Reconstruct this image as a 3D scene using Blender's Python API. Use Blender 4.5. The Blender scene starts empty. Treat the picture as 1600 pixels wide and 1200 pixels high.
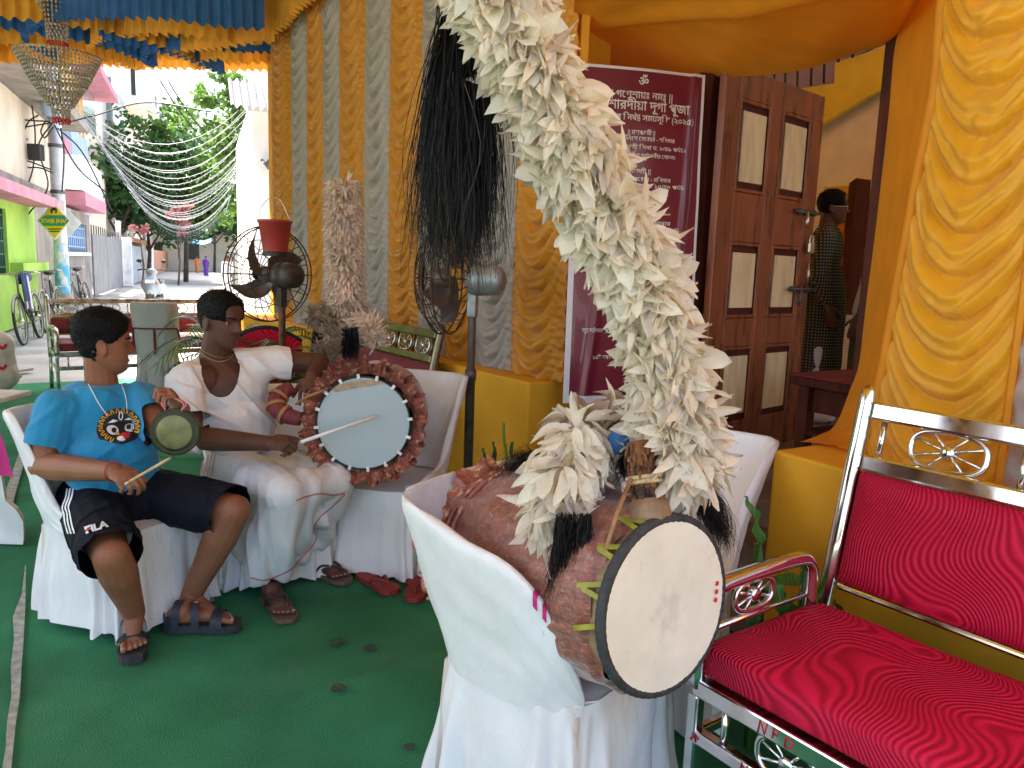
import bpy, bmesh, math, random
from mathutils import Vector, Matrix, Quaternion, noise
R_ = math.radians
random.seed(7)
SC = bpy.context.scene
COL = SC.collection

# ------------------------------------------------------------------ camera
H = 1.5
FPX, PITCH, ROLL = 1200.0, R_(8.6), R_(2.0)
FWD = Vector((0, math.cos(PITCH), -math.sin(PITCH)))
_r0 = Vector((1, 0, 0)); _u0 = _r0.cross(FWD)
RT = math.cos(ROLL) * _r0 + math.sin(ROLL) * _u0
UP = -math.sin(ROLL) * _r0 + math.cos(ROLL) * _u0
CAM = Vector((0, 0, H))
cd = bpy.data.cameras.new('camera'); cd.lens = 27.0; cd.sensor_width = 36.0
cd.sensor_fit = 'HORIZONTAL'; cd.clip_start = 0.05; cd.clip_end = 2000
co = bpy.data.objects.new('camera', cd); COL.objects.link(co)
m3 = Matrix((RT, UP, -FWD)).transposed()
co.matrix_world = Matrix.Translation(CAM) @ m3.to_4x4()
SC.camera = co

# ------------------------------------------------------------------ light
SUN_DIR = Vector((-0.35, 0.25, 0.90)).normalized()      # towards the sun
w = bpy.data.worlds.new('World'); SC.world = w; w.use_nodes = True
nt = w.node_tree; bg = nt.nodes['Background']
sky = nt.nodes.new('ShaderNodeTexSky'); sky.sky_type = 'NISHITA'; sky.sun_disc = False
sky.sun_elevation = math.asin(SUN_DIR.z)
sky.sun_rotation = math.atan2(SUN_DIR.x, SUN_DIR.y)
sky.air_density = 1.0; sky.dust_density = 5.0; sky.ozone_density = 1.0
nt.links.new(sky.outputs[0], bg.inputs[0]); bg.inputs[1].default_value = 0.15
sl = bpy.data.lights.new('sun', 'SUN'); sl.energy = 4.8; sl.angle = R_(0.6); sl.color = (1.0, 0.95, 0.87)
so = bpy.data.objects.new('sun', sl); COL.objects.link(so)
so.rotation_euler = SUN_DIR.to_track_quat('Z', 'Y').to_euler()
so.location = (0, 0, 20)
vs = SC.view_settings; vs.view_transform = 'Standard'; vs.look = 'None'; vs.gamma = 1.0
vs.use_curve_mapping = False; vs.exposure = 2.5
cy = SC.cycles
cy.use_denoising = True; cy.max_bounces = 8; cy.diffuse_bounces = 5; cy.glossy_bounces = 4
cy.transmission_bounces = 6; cy.transparent_max_bounces = 8
cy.sample_clamp_indirect = 6.0; cy.caustics_reflective = False; cy.caustics_refractive = False

# ------------------------------------------------------------------ placing helpers
def ray(x, y):
    return FWD + RT * ((x - 800) / FPX) - UP * ((y - 600) / FPX)
def P(x, y, Y):                       # point seen at photo pixel x, y at distance Y ahead
    d = ray(x, y); return CAM + d * (Y / d.y)
def G(x, y, z=0.0):                   # point seen at photo pixel x, y at height z
    d = ray(x, y); return CAM + d * ((z - H) / d.z)
class Frame:                          # a ground frame: t along a wall (away), p across it (right)
    def __init__(s, deg):
        a = R_(deg); s.n = Vector((math.cos(a), math.sin(a), 0)); s.d = Vector((-math.sin(a), math.cos(a), 0))
    def __call__(s, t, p, z=0.0):
        return s.d * t + s.n * p + Vector((0, 0, z))
    def hit(s, x, y, p):              # pixel ray against the plane at offset p
        d = ray(x, y); return CAM + d * ((p - CAM.dot(s.n)) / d.dot(s.n))
    def mat(s, t, p, z=0.0):          # matrix: local x = -d (towards the camera), y = n
        o = s(t, p, z)
        return Matrix(((-s.d.x, s.n.x, 0, o.x), (-s.d.y, s.n.y, 0, o.y), (0, 0, 1, o.z), (0, 0, 0, 1)))
EF = Frame(31)       # entrance
WF = Frame(35)       # curtain wall
SF = Frame(22)       # street

# ------------------------------------------------------------------ objects
def link(o, parent=None):
    COL.objects.link(o)
    if parent is not None: o.parent = parent
    return o
def tag(o, label, cat, group=None, kind=None):
    if label: o['label'] = label
    if cat: o['category'] = cat
    if group: o['group'] = group
    if kind: o['kind'] = kind
    return o
def thing(name, label, cat, M=None, group=None):
    o = bpy.data.objects.new(name, None); COL.objects.link(o)
    o.empty_display_size = 0.1
    if M is not None:
        o.matrix_world = M if isinstance(M, Matrix) else Matrix.Translation(M)
    return tag(o, label, cat, group)
def meshobj(name, me, mat=None, parent=None):
    o = bpy.data.objects.new(name, me)
    if mat is not None and not me.materials: me.materials.append(MAT[mat] if isinstance(mat, str) else mat)
    return link(o, parent)
def copy_tree(o, parent=None):
    c = o.copy(); COL.objects.link(c); c.parent = parent
    for ch in list(o.children): copy_tree(ch, c)
    return c
def perp(v):
    a = Vector((0, 0, 1)) if abs(v.z) < 0.9 * v.length else Vector((1, 0, 0))
    return v.cross(a).normalized()
def basis(x, y, z, o=(0, 0, 0)):
    return Matrix(((x[0], y[0], z[0], o[0]), (x[1], y[1], z[1], o[1]), (x[2], y[2], z[2], o[2]), (0, 0, 0, 1)))
def lerp(a, b, t): return a + (b - a) * t
def ss(a, b, x):
    t = min(1, max(0, (x - a) / (b - a))); return t * t * (3 - 2 * t)
def spline(pts, n):                   # Catmull-Rom through pts
    pts = [Vector(p) for p in pts]; out = []
    q = [pts[0] * 2 - pts[1]] + pts + [pts[-1] * 2 - pts[-2]]
    for i in range(len(pts) - 1):
        a, b, c, d = q[i:i + 4]
        for k in range(n):
            t = k / n
            out.append(0.5 * ((2 * b) + (c - a) * t + (2 * a - 5 * b + 4 * c - d) * t * t + (3 * b - a - 3 * c + d) * t ** 3))
    out.append(pts[-1]); return out

class MB:                             # collects shapes; build() links them as ONE mesh object
    def __init__(s): s.v = []; s.f = []; s.flat = set()
    def add(s, vs, fs, flat=False):
        b = len(s.v); s.v += [tuple(p) for p in vs]
        for f in fs:
            if flat: s.flat.add(len(s.f))
            s.f.append([i + b for i in f])
        return s
    def box(s, c, size, M=None, bev=0.0):
        c = Vector(c); hx, hy, hz = [q / 2 for q in size]
        b = min(bev, hx * .9, hy * .9, hz * .9)
        if b <= 0:
            vs = [Vector((x, y, z)) for x in (-hx, hx) for y in (-hy, hy) for z in (-hz, hz)]
            fs = [(0, 1, 3, 2), (4, 6, 7, 5), (0, 4, 5, 1), (2, 3, 7, 6), (0, 2, 6, 4), (1, 5, 7, 3)]
        else:
            bm = bmesh.new(); bmesh.ops.create_cube(bm, size=1)
            bmesh.ops.scale(bm, vec=(2 * hx, 2 * hy, 2 * hz), verts=bm.verts)
            bmesh.ops.bevel(bm, geom=bm.edges[:], offset=b, segments=2, profile=.5, affect='EDGES')
            bm.verts.index_update()
            vs = [v.co.copy() for v in bm.verts]; fs = [[v.index for v in f.verts] for f in bm.faces]; bm.free()
        vs = [(M.to_3x3() @ v if M else v) + c for v in vs]
        return s.add(vs, fs, flat=True)
    def bar(s, a, b, w_, h_, up=(0, 0, 1), bev=0.0):      # box from a to b, w_ across, h_ along up
        a, b = Vector(a), Vector(b); z = (b - a); L = z.length; z.normalize()
        u = Vector(up); u = (u - z * u.dot(z))
        u = u.normalized() if u.length > 1e-4 else perp(z)
        return s.box((a + b) / 2, (w_, h_, L), basis(u.cross(z), u, z), bev)
    def tube(s, path, r, seg=8, caps=True, closed=False, flatten=None):
        path = [Vector(p) for p in path]; n = len(path)
        rr = list(r) if isinstance(r, (list, tuple)) else [r] * n
        vs = []; fs = []; up = None
        for i in range(n):
            if closed: t = path[(i + 1) % n] - path[i - 1]
            else: t = path[min(i + 1, n - 1)] - path[max(i - 1, 0)]
            t = t.normalized() if t.length > 1e-9 else Vector((0, 0, 1))
            if up is None: up = perp(t)
            up = up - t * up.dot(t); up = up.normalized() if up.length > 1e-6 else perp(t)
            sd = t.cross(up)
            for k in range(seg):
                a = 2 * math.pi * k / seg
                vs.append(path[i] + (up * math.cos(a) + sd * math.sin(a)) * rr[i])
        m = n if closed else n - 1
        for i in range(m):
            j = (i + 1) % n
            for k in range(seg):
                l = (k + 1) % seg
                fs.append((i * seg + k, i * seg + l, j * seg + l, j * seg + k))
        if caps and not closed:
            fs.append(tuple(range(seg))[::-1]); fs.append(tuple(range((n - 1) * seg, n * seg)))
        return s.add(vs, fs)
    def lathe(s, prof, seg=24, M=None, a0=0, a1=2 * math.pi):      # (r, z) profile about z
        full = abs(a1 - a0 - 2 * math.pi) < 1e-6; k_ = seg if full else seg + 1
        vs = []; fs = []
        for (r, z) in prof:
            for k in range(k_):
                a = a0 + (a1 - a0) * k / seg
                v = Vector((r * math.cos(a), r * math.sin(a), z)); vs.append(M @ v if M else v)
        for i in range(len(prof) - 1):
            for k in range(seg):
                l = (k + 1) % k_
                fs.append((i * k_ + k, i * k_ + l, (i + 1) * k_ + l, (i + 1) * k_ + k))
        return s.add(vs, fs)
    def grid(s, fn, nu, nv, closeu=False):
        vs = [fn(i / nu, j / nv) for j in range(nv + 1) for i in range(nu + (0 if closeu else 1))]
        k = nu if closeu else nu + 1
        fs = [(j * k + i, j * k + (i + 1) % k, (j + 1) * k + (i + 1) % k, (j + 1) * k + i) for j in range(nv) for i in range(nu)]
        return s.add(vs, fs)
    def ball(s, c, r, nu=12, nv=8, M=None):
        c = Vector(c); r = Vector(r) if not isinstance(r, (int, float)) else Vector((r, r, r))
        def fn(u, v):
            a = 2 * math.pi * u; b = math.pi * v
            q = Vector((r.x * math.sin(b) * math.cos(a), r.y * math.sin(b) * math.sin(a), -r.z * math.cos(b)))
            return c + (M @ q if M else q)
        return s.grid(fn, nu, nv, True)
    def disk(s, c, nrm, r, seg=24, r2=None):
        c = Vector(c); nrm = Vector(nrm).normalized(); u = perp(nrm); v = nrm.cross(u)
        vs = [c + (u * math.cos(2 * math.pi * k / seg) * r + v * math.sin(2 * math.pi * k / seg) * (r2 or r)) for k in range(seg)]
        return s.add(vs, [tuple(range(seg))])
    def prism(s, pts, M, th):           # 2D outline in M's xy plane, th along z
        n = len(pts)
        vs = [M @ Vector((x, y, 0)) for x, y in pts] + [M @ Vector((x, y, th)) for x, y in pts]
        fs = [tuple(range(n))[::-1], tuple(range(n, 2 * n))] + [(i, (i + 1) % n, n + (i + 1) % n, n + i) for i in range(n)]
        return s.add(vs, fs, flat=True)
    def mesh(s, name, smooth=True):
        me = bpy.data.meshes.new(name); me.from_pydata(s.v, [], s.f)
        if smooth:
            me.polygons.foreach_set('use_smooth', [i not in s.flat for i in range(len(s.f))])
        me.validate(); me.update(); return me
    def build(s, name, mat, parent=None, smooth=True, normals=False):
        me = s.mesh(name, smooth)
        if normals: fixn(me)
        return meshobj(name, me, mat, parent)
def fixn(me):
    bm = bmesh.new(); bm.from_mesh(me); bmesh.ops.recalc_face_normals(bm, faces=bm.faces); bm.to_mesh(me); bm.free()
def nz(p, s=1.0, o=0.0):
    return noise.noise(Vector(p) * s + Vector((o, o * 1.7, o * 2.3)))
# ------------------------------------------------------------------ materials
MAT = {}
def mat(name, col, rough=.6, metal=0.0, spec=.5, var=.12, vs=6.0, bump=0.0, bs=40.0, col2=None, thr=(.35, .65), rnd=0.0,
        trans=0.0, sheen=0.0, stretch=None, detail=4.0, rvar=0.0, coat=0.0, fn=None, emit=None):
    m = bpy.data.materials.new(name); m.use_nodes = True
    t = m.node_tree; N = t.nodes; L = t.links; b = N['Principled BSDF']
    b.inputs['Roughness'].default_value = rough; b.inputs['Metallic'].default_value = metal
    b.inputs['Specular IOR Level'].default_value = spec
    b.inputs['Sheen Weight'].default_value = sheen
    b.inputs['Coat Weight'].default_value = coat
    tc = N.new('ShaderNodeTexCoord'); mp = N.new('ShaderNodeMapping'); L.new(tc.outputs['Object'], mp.inputs[0])
    if stretch: mp.inputs['Scale'].default_value = stretch
    nz_ = N.new('ShaderNodeTexNoise'); nz_.inputs['Scale'].default_value = vs; nz_.inputs['Detail'].default_value = detail
    L.new(mp.outputs[0], nz_.inputs['Vector'])
    cr = N.new('ShaderNodeValToRGB'); L.new(nz_.outputs[0], cr.inputs[0])
    c = Vector(col[:3])
    ca = Vector(col2[:3]) if col2 else c * (1 - var); cb = c if col2 else c * (1 + var)
    cr.color_ramp.elements[0].position = thr[0]; cr.color_ramp.elements[1].position = thr[1]
    cr.color_ramp.elements[0].color = (*ca, 1); cr.color_ramp.elements[1].color = (*[min(1, q) for q in cb], 1)
    out = cr.outputs[0]
    if rnd > 0:
        oi = N.new('ShaderNodeObjectInfo'); hv = N.new('ShaderNodeHueSaturation')
        mr = N.new('ShaderNodeMapRange'); L.new(oi.outputs['Random'], mr.inputs[0])
        mr.inputs[3].default_value = 1 - rnd; mr.inputs[4].default_value = 1 + rnd
        L.new(mr.outputs[0], hv.inputs['Value']); L.new(out, hv.inputs['Color']); out = hv.outputs[0]
    m['_'] = 0
    nd = dict(t=t, N=N, L=L, b=b, mp=mp, tc=tc, out=out, nz=nz_)
    if fn: nd['out'] = fn(nd) or out
    L.new(nd['out'], b.inputs['Base Color'])
    if bump > 0:
        bn = N.new('ShaderNodeTexNoise'); bn.inputs['Scale'].default_value = bs; bn.inputs['Detail'].default_value = 5
        L.new(mp.outputs[0], bn.inputs['Vector'])
        bp = N.new('ShaderNodeBump'); bp.inputs['Strength'].default_value = bump; bp.inputs['Distance'].default_value = .01
        L.new(bn.outputs[0], bp.inputs['Height'])
        if b.inputs['Normal'].links: L.new(b.inputs['Normal'].links[0].from_socket, bp.inputs['Normal'])
        L.new(bp.outputs[0], b.inputs['Normal'])
    if rvar > 0:
        mr = N.new('ShaderNodeMapRange'); L.new(nz_.outputs[0], mr.inputs[0])
        mr.inputs[1].default_value = .3; mr.inputs[2].default_value = .7
        mr.inputs[3].default_value = max(.02, rough - rvar); mr.inputs[4].default_value = min(1, rough + rvar)
        L.new(mr.outputs[0], b.inputs['Roughness'])
    if trans > 0:
        o = N['Material Output']; tr = N.new('ShaderNodeBsdfTranslucent'); mx = N.new('ShaderNodeMixShader')
        L.new(nd['out'], tr.inputs[0]); mx.inputs[0].default_value = trans
        if b.inputs['Normal'].links: L.new(b.inputs['Normal'].links[0].from_socket, tr.inputs['Normal'])
        L.new(b.outputs[0], mx.inputs[1]); L.new(tr.outputs[0], mx.inputs[2]); L.new(mx.outputs[0], o.inputs[0])
    del m['_']
    MAT[name] = m
    return m
def bumpwave(scale, dist, strength, rings=False, dscale=1.5, direction='X', distance=.01, wtype='SIN'):
    def fn(d):
        N, L = d['N'], d['L']; wv = N.new('ShaderNodeTexWave')
        wv.wave_type = 'RINGS' if rings else 'BANDS'; wv.wave_profile = wtype
        if rings: wv.rings_direction = direction
        else: wv.bands_direction = direction
        wv.inputs['Scale'].default_value = scale; wv.inputs['Distortion'].default_value = dist
        wv.inputs['Detail'].default_value = 1.5; wv.inputs['Detail Scale'].default_value = dscale
        L.new(d['mp'].outputs[0], wv.inputs['Vector'])
        bp = N.new('ShaderNodeBump'); bp.inputs['Strength'].default_value = strength; bp.inputs['Distance'].default_value = distance
        L.new(wv.outputs['Fac'], bp.inputs['Height']); L.new(bp.outputs[0], d['b'].inputs['Normal'])
    return fn
def mixover(col, scale, lo, hi, kind='noise', stretch=None, fac=1.0):      # a second colour in patches
    def fn(d):
        N, L = d['N'], d['L']; t = N.new('ShaderNodeTexNoise'); t.inputs['Scale'].default_value = scale; t.inputs['Detail'].default_value = 6
        t.inputs['Roughness'].default_value = .65
        mp = N.new('ShaderNodeMapping'); L.new(d['tc'].outputs['Object'], mp.inputs[0])
        if stretch: mp.inputs['Scale'].default_value = stretch
        mp.inputs['Location'].default_value = (3.1, 1.7, 5.3)
        L.new(mp.outputs[0], t.inputs['Vector'])
        mr = N.new('ShaderNodeMapRange'); L.new(t.outputs[0], mr.inputs[0]); mr.inputs[1].default_value = lo; mr.inputs[2].default_value = hi
        mr.inputs[4].default_value = fac
        mx = N.new('ShaderNodeMix'); mx.data_type = 'RGBA'
        L.new(mr.outputs[0], mx.inputs[0]); L.new(d['out'], mx.inputs[6]); mx.inputs[7].default_value = (*col, 1)
        return mx.outputs[2]
    return fn
def chain(*fns):
    def fn(d):
        for f in fns:
            o = f(d)
            if o: d['out'] = o
        return d['out']
    return fn

mat('carpet', (.040, .205, .098), .95, spec=.15, var=.22, vs=2.2, bump=.6, bs=200, detail=8,
    fn=chain(mixover((.085, .235, .135), 2.4, .5, .75, fac=.55), mixover((.16, .24, .18), 38, .66, .74, fac=.5), mixover((.020, .145, .062), 1.4, .55, .8, stretch=(1, .4, 1), fac=.6)))
mat('worn_strip', (.34, .35, .32), .9, var=.25, vs=25, bump=.3, bs=120)
mat('road', (.30, .29, .275), .9, var=.25, vs=1.3, bump=.25, bs=60, detail=8)
mat('ground', (.20, .19, .17), .95, var=.3, vs=.8, bump=.3, bs=30)
mat('stain', (.042, .075, .045), .9, var=.4, vs=60)
cloth_kw = dict(bump=.12, bs=350)
mat('gold_cloth', (.72, .295, .012), .42, var=.07, vs=9, trans=.22, sheen=.3, **cloth_kw)
mat('silver_cloth', (.46, .405, .37), .42, var=.06, vs=9, trans=.2, sheen=.3, **cloth_kw)
mat('yellow_cloth', (.86, .42, .010), .4, var=.06, vs=7, trans=.2, sheen=.3, **cloth_kw)
mat('orange_cloth', (.82, .34, .013), .7, var=.06, vs=5, trans=.28, bump=.10, bs=500)
mat('plinth_cloth', (.80, .385, .013), .75, var=.05, vs=5, bump=.12, bs=500)
mat('blue_frill', (.03, .14, .38), .55, var=.18, vs=5, trans=.4)
mat('yellow_frill', (.80, .40, .045), .55, var=.15, vs=5, trans=.4)
mat('white_cover', (.81, .795, .79), .32, spec=.5, var=.03, vs=8, bump=.75, bs=30, stretch=(1, 1, .30),
    fn=mixover((.62, .60, .55), 4.0, .58, .8, fac=.5))
mat('plastic_leg', (.62, .55, .48), .5)
mat('cover_grey', (.42, .42, .40), .7, var=.06, vs=8, bump=.2, bs=30)
mat('cover_dirty', (.78, .755, .74), .5, var=.04, vs=10, bump=.7, bs=16, stretch=(1, 1, .6), fn=mixover((.60, .585, .55), 3.0, .5, .75, fac=.6))
mat('magenta_band', (.55, .02, .16), .6)
mat('chrome', (.78, .76, .74), .13, metal=1.0, var=.08, vs=8, rvar=.08)
mat('chrome_dirty', (.55, .53, .50), .28, metal=1.0, var=.2, vs=12, rvar=.12)
mat('gold_metal', (.21, .17, .11), .36, metal=1.0, var=.2, vs=10)
mat('red_pen', (.45, .012, .03), .6)
def swirl(d):
    N, L = d['N'], d['L']
    wv = N.new('ShaderNodeTexWave'); wv.wave_type = 'BANDS'; wv.bands_direction = 'X'; wv.wave_profile = 'SIN'
    wv.inputs['Scale'].default_value = 18; wv.inputs['Distortion'].default_value = 90; wv.inputs['Detail'].default_value = 0; wv.inputs['Detail Scale'].default_value = .20
    L.new(d['mp'].outputs[0], wv.inputs['Vector'])
    bp = N.new('ShaderNodeBump'); bp.inputs['Strength'].default_value = .7; bp.inputs['Distance'].default_value = .006
    L.new(wv.outputs['Fac'], bp.inputs['Height']); L.new(bp.outputs[0], d['b'].inputs['Normal'])
    mr = N.new('ShaderNodeMapRange'); L.new(wv.outputs['Fac'], mr.inputs[0]); mr.inputs[1].default_value = 0; mr.inputs[2].default_value = .7
    mx = N.new('ShaderNodeMix'); mx.data_type = 'RGBA'; L.new(mr.outputs[0], mx.inputs[0])
    mx.inputs[6].default_value = (.40, .006, .028, 1); mx.inputs[7].default_value = (.63, .012, .055, 1)
    return mx.outputs[2]
mat('red_velvet', (.5, .01, .05), .6, sheen=0, spec=.15, fn=swirl)
mat('maroon_fabric', (.16, .012, .02), .7, var=.2, vs=12)
mat('banner_maroon', (.18, .015, .037), .28, spec=.5, var=.06, vs=3, coat=.3, bump=.06, bs=5)
mat('banner_white', (.74, .70, .74), .4, var=.04)
mat('banner_text', (.80, .74, .70), .5, var=.03)
mat('wood_door', (.235, .056, .017), .32, var=.35, vs=3, stretch=(6, 6, .8), bump=.18, bs=18, spec=.6, rvar=.12, coat=.1)
mat('wood_frame', (.085, .018, .010), .6, spec=.2, var=.3, vs=4, stretch=(6, 6, .8), bump=.1, bs=20)
mat('ply_panel', (.80, .62, .36), .45, var=.12, vs=4, stretch=(5, 5, 1), bump=.12, bs=14)
mat('interior_wall', (.78, .77, .73), .8, var=.06)
mat('interior_yellow', (.74, .56, .04), .7, var=.06)
mat('interior_purple', (.33, .26, .34), .8, var=.1)
mat('interior_floor', (.22, .16, .13), .6, var=.2)
mat('black_iron', (.012, .012, .014), .5, var=.2)
mat('iron_grey', (.10, .10, .10), .45, metal=.6, var=.3)
mat('step_stone', (.16, .10, .07), .8, var=.25, vs=5, bump=.2, bs=30)
mat('brass', (.42, .29, .09), .38, metal=1.0, var=.35, vs=14, rvar=.15)
mat('steel_lock', (.62, .58, .5), .3, metal=1.0)
mat('gong_metal', (.045, .042, .022), .5, metal=.6, var=.3, vs=20, rvar=.15)
mat('gong_centre', (.17, .165, .072), .45, metal=.55, var=.25, vs=18, bump=.1, bs=40, fn=mixover((.16, .18, .07), 16, .5, .75, fac=.5))
mat('feather_white', (.90, .825, .69), .6, var=.06, vs=5, rnd=.07, trans=.4, bump=.08, bs=60, stretch=(1, 8, 1))
mat('feather_cream', (.80, .70, .56), .65, var=.08, vs=5, rnd=.1, trans=.3)
mat('feather_dull', (.52, .40, .30), .75, var=.15, vs=9, rnd=.12, trans=.25)
mat('feather_bg', (.82, .68, .56), .75, var=.15, vs=12, trans=.25)
mat('feather_bg_dark', (.46, .36, .27), .8, var=.25, vs=12, trans=.2)
mat('black_hair', (.007, .006, .006), .5, spec=.2, var=.3, vs=30)
mat('brown_hair', (.10, .075, .05), .55, var=.4, vs=30)
mat('copper_cloth', (.235, .074, .045), .36, spec=.5, var=.30, vs=40, stretch=(1, 1, 1), bump=.35, bs=90, sheen=.35, detail=8,
    fn=mixover((.52, .24, .165), 55, .52, .70, stretch=(1, 2, 1), fac=.75))  # paler patches paint bright highlights into the velvet's colour
mat('copper_ruffle', (.34, .105, .075), .35, spec=.6, var=.35, vs=20, bump=.3, bs=60, fn=mixover((.72, .42, .26), 38, .53, .64, fac=.9))
mat('drum_wood', (.28, .17, .09), .6, var=.3, vs=8, stretch=(3, 3, 1))
mat('drum_strap', (.30, .28, .035), .55, var=.25, vs=20)
mat('drum_rim', (.035, .036, .038), .7, var=.35, vs=30, bump=.3, bs=90)
mat('drum_skin', (.80, .755, .63), .65, var=.05, vs=5, bump=.12, bs=18,
    fn=chain(mixover((.60, .54, .42), 4.2, .52, .78, fac=.7), mixover((.40, .36, .28), 11, .66, .78, fac=.5)))
mat('drum_skin_blue', (.40, .48, .52), .38, spec=.5, var=.04, vs=3)
mat('drum_mark', (.40, .30, .21), .8, var=.2, vs=30)
mat('drum_clip', (.75, .76, .76), .4)
mat('bindi', (.62, .012, .03), .5)
mat('stick_white', (.84, .84, .84), .35)
mat('cane', (.30, .15, .065), .5, var=.3, vs=30)
mat('feather_orange', (.34, .12, .03), .7, var=.5, vs=30, col2=(.04, .03, .03))
mat('jute', (.52, .38, .2), .8, var=.2, vs=30)
mat('blue_cloth', (.03, .14, .36), .7)
mat('strap_band', (.17, .03, .04), .7, fn=bumpwave(12, 0, .4))
mat('strap_gold', (.34, .17, .06), .7)
# ------------------------------------------------------------------ ground, road, carpet
def sheet(name, pts, z, mat_, label=None, cat=None, kind='structure'):
    m = MB().add([(p[0], p[1], z) for p in pts], [tuple(range(len(pts)))])
    o = m.build(name, mat_, smooth=False)
    if label: o['label'] = label
    if cat: o['category'] = cat
    if kind: o['kind'] = kind
    return o
sheet('ground', [(-300, -60), (300, -60), (300, 400), (-300, 400)], -.03, 'ground')
sheet('road', [SF(-20, -3.4), SF(-20, 9), SF(14, 9), SF(14, 2.6), SF(140, 2.6), SF(140, -3.4)], -.022, 'road')
def carpet_fn(u, v):
    t = lerp(-3.2, 10.35, v); p = lerp(-5.2, 2.6, u)
    q = WF(t, p); z = .0
    z += .004 * nz(q, 1.3) + .003 * nz((q.x * 1.2, q.y * 5, 0), 1.0, 3)
    for (a, b, hgt, wd) in seams:
        ab = b - a; s = max(0, min(1, (Vector(q) - a).dot(ab) / ab.length_squared))
        c = a + ab * s; dd = (Vector((q.x, q.y, 0)) - c).length + .012 * nz(q, 5, 9) * 0
        side = ab.cross(Vector((q.x, q.y, 0)) - c).z
        z += 1.5 * hgt * math.exp(-(dd / wd) ** 2) * (1 if side > 0 else .5) * min(1, 6 * s, 6 * (1 - s))
    return Vector((q.x, q.y, z - .008))
def G0(x, y): v = G(x, y, 0); v.z = 0; return v
seams = [(G0(200, 1165), G0(480, 1090), .006, .03), (G0(440, 1100), G0(720, 1010), .013, .03), (G0(540, 945), G0(720, 900), .006, .04),
         (G0(30, 700), G0(130, 690), .012, .06), (G0(20, 660), G0(130, 668), .012, .06), (G0(220, 715), G0(330, 725), .02, .05), (G0(600, 1195), G0(720, 1130), .006, .03)]
cm = MB(); cm.grid(carpet_fn, 230, 440)
tag(cm.build('carpet', 'carpet'), None, None, kind='structure')
# pale worn gap between two carpet lengths
def strip(pts, name, mat_, z=.004, parent=None):
    vs = []; fs = []
    for i, (x0, x1, y) in enumerate(pts):
        a, b = G(x0, y, 0), G(x1, y, 0); vs += [(a.x, a.y, z), (b.x, b.y, z)]
        if i: fs.append((2 * i - 2, 2 * i - 1, 2 * i + 1, 2 * i))
    return MB().add(vs, fs).build(name, mat_, parent, smooth=False)
o = strip([(39.5, 40.5, 884), (34, 40, 930), (20, 39, 965), (22, 37, 1000), (17, 34, 1040), (18, 31, 1090), (11, 25, 1130), (9, 21, 1170), (4, 18, 1200), (-4, 12, 1260)], 'carpet_seam', 'worn_strip')
tag(o, None, None, kind='structure')
o = strip([(36, 43, 692), (22, 36, 730), (10, 26, 765), (-2, 17, 800), (-12, 9, 835)], 'carpet_seam', 'worn_strip'); tag(o, None, None, kind='structure')
for i, (x, y, r) in enumerate([(526, 1006, .030), (577, 1015, .026), (528, 1078, .028), (640, 1170, .02)]):
    c = G(x, y, 0); pts = []
    for k in range(14):
        a = k / 14 * 2 * math.pi; q = r * (1 + .3 * nz((math.cos(a), math.sin(a), i * 3.1), 1.4))
        pts.append((c.x + q * math.cos(a), c.y + q * math.sin(a)))
    o = sheet('stain', pts, .0085, 'stain', ['small dark water stain nearest the white man\'s foot on the green carpet', 'dark stain right beside another on the green carpet', 'lone dark stain below the pair on the green carpet', 'faint small stain by the front chair on green carpet'][i], 'stain', None)

# ------------------------------------------------------------------ plinths
PZ = .866
def plinth(name, F, t0, t1, p0, p1, z, label):
    m = MB(); pts = [F(t0, p0), F(t1, p0), F(t1, p1), F(t0, p1)]
    c = (F(t0, p0) + F(t1, p1)) / 2
    M = basis(-F.d, F.n, Vector((0, 0, 1)))
    m.box((c.x, c.y, z / 2 - .01), (abs(t1 - t0), abs(p1 - p0), z + .02), M, .012)
    o = m.build(name, 'plinth_cloth')
    return tag(o, label, 'plinth')
plinth('cloth_covered_plinth', WF, 3.436, 9.3, 2.522, 3.9, PZ, 'long plinth wrapped in mustard cloth under the striped curtain')
plinth('cloth_covered_plinth', EF, -1.4, 1.885, 2.274, 3.19, PZ, 'plinth wrapped in mustard cloth behind the red sofa')

# ------------------------------------------------------------------ pleated curtain
def swag(name, F, p, ta, tb, z0, z1, period, sag, amp, mat_, parent, seed, nu=26, nv=None, taL=None, depth=0.0):
    nv = nv or int((z1 - z0) / .0095)
    rnd = random.Random(seed); W_ = abs(tb - ta)
    def fn(u, v):
        z = lerp(z0, z1, v)
        a = taL(z) if taL else ta
        s = 4 * u * (1 - u)
        q = Vector((u * 1.5, z, seed))
        ph = (z + sag * s ** .8 + .022 * nz(q, 1.6) + .005 * nz(q, 6)) / period
        k = math.floor(ph); fr = ph - k
        ak = .7 + .6 * abs(nz((k * 7.13, seed * 3.1, 0), 1.0))
        rg = math.sin(math.pi * fr ** .7) ** .75
        rg2 = .16 * math.sin(2 * math.pi * fr * 2 + 3 * nz(q, 3)) * rg
        dep = amp * (rg * ak + rg2) * (s ** .55) + .004 * nz(q, 9)
        edge = .012 * (.5 + .5 * math.sin(2 * math.pi * (z / (period * .8)) + seed)) * (1 - s) ** 6
        t = lerp(a, tb, u) + .006 * nz(Vector((z * 3, u, seed)), 1.0)
        return F(t, p - dep - edge - depth * s, z)
    m = MB(); m.grid(fn, nu, nv); return m.build(name, mat_, parent)
cur = thing('striped_curtain', 'pleated curtain of gold and silver satin stripes along the wall', 'curtain', WF(6, 2.71, PZ))
inv = cur.matrix_world.inverted()
def into(o, th):                      # world-space mesh made a child of a thing
    o.parent = th; o.matrix_parent_inverse = th.matrix_world.inverted(); return o
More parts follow.
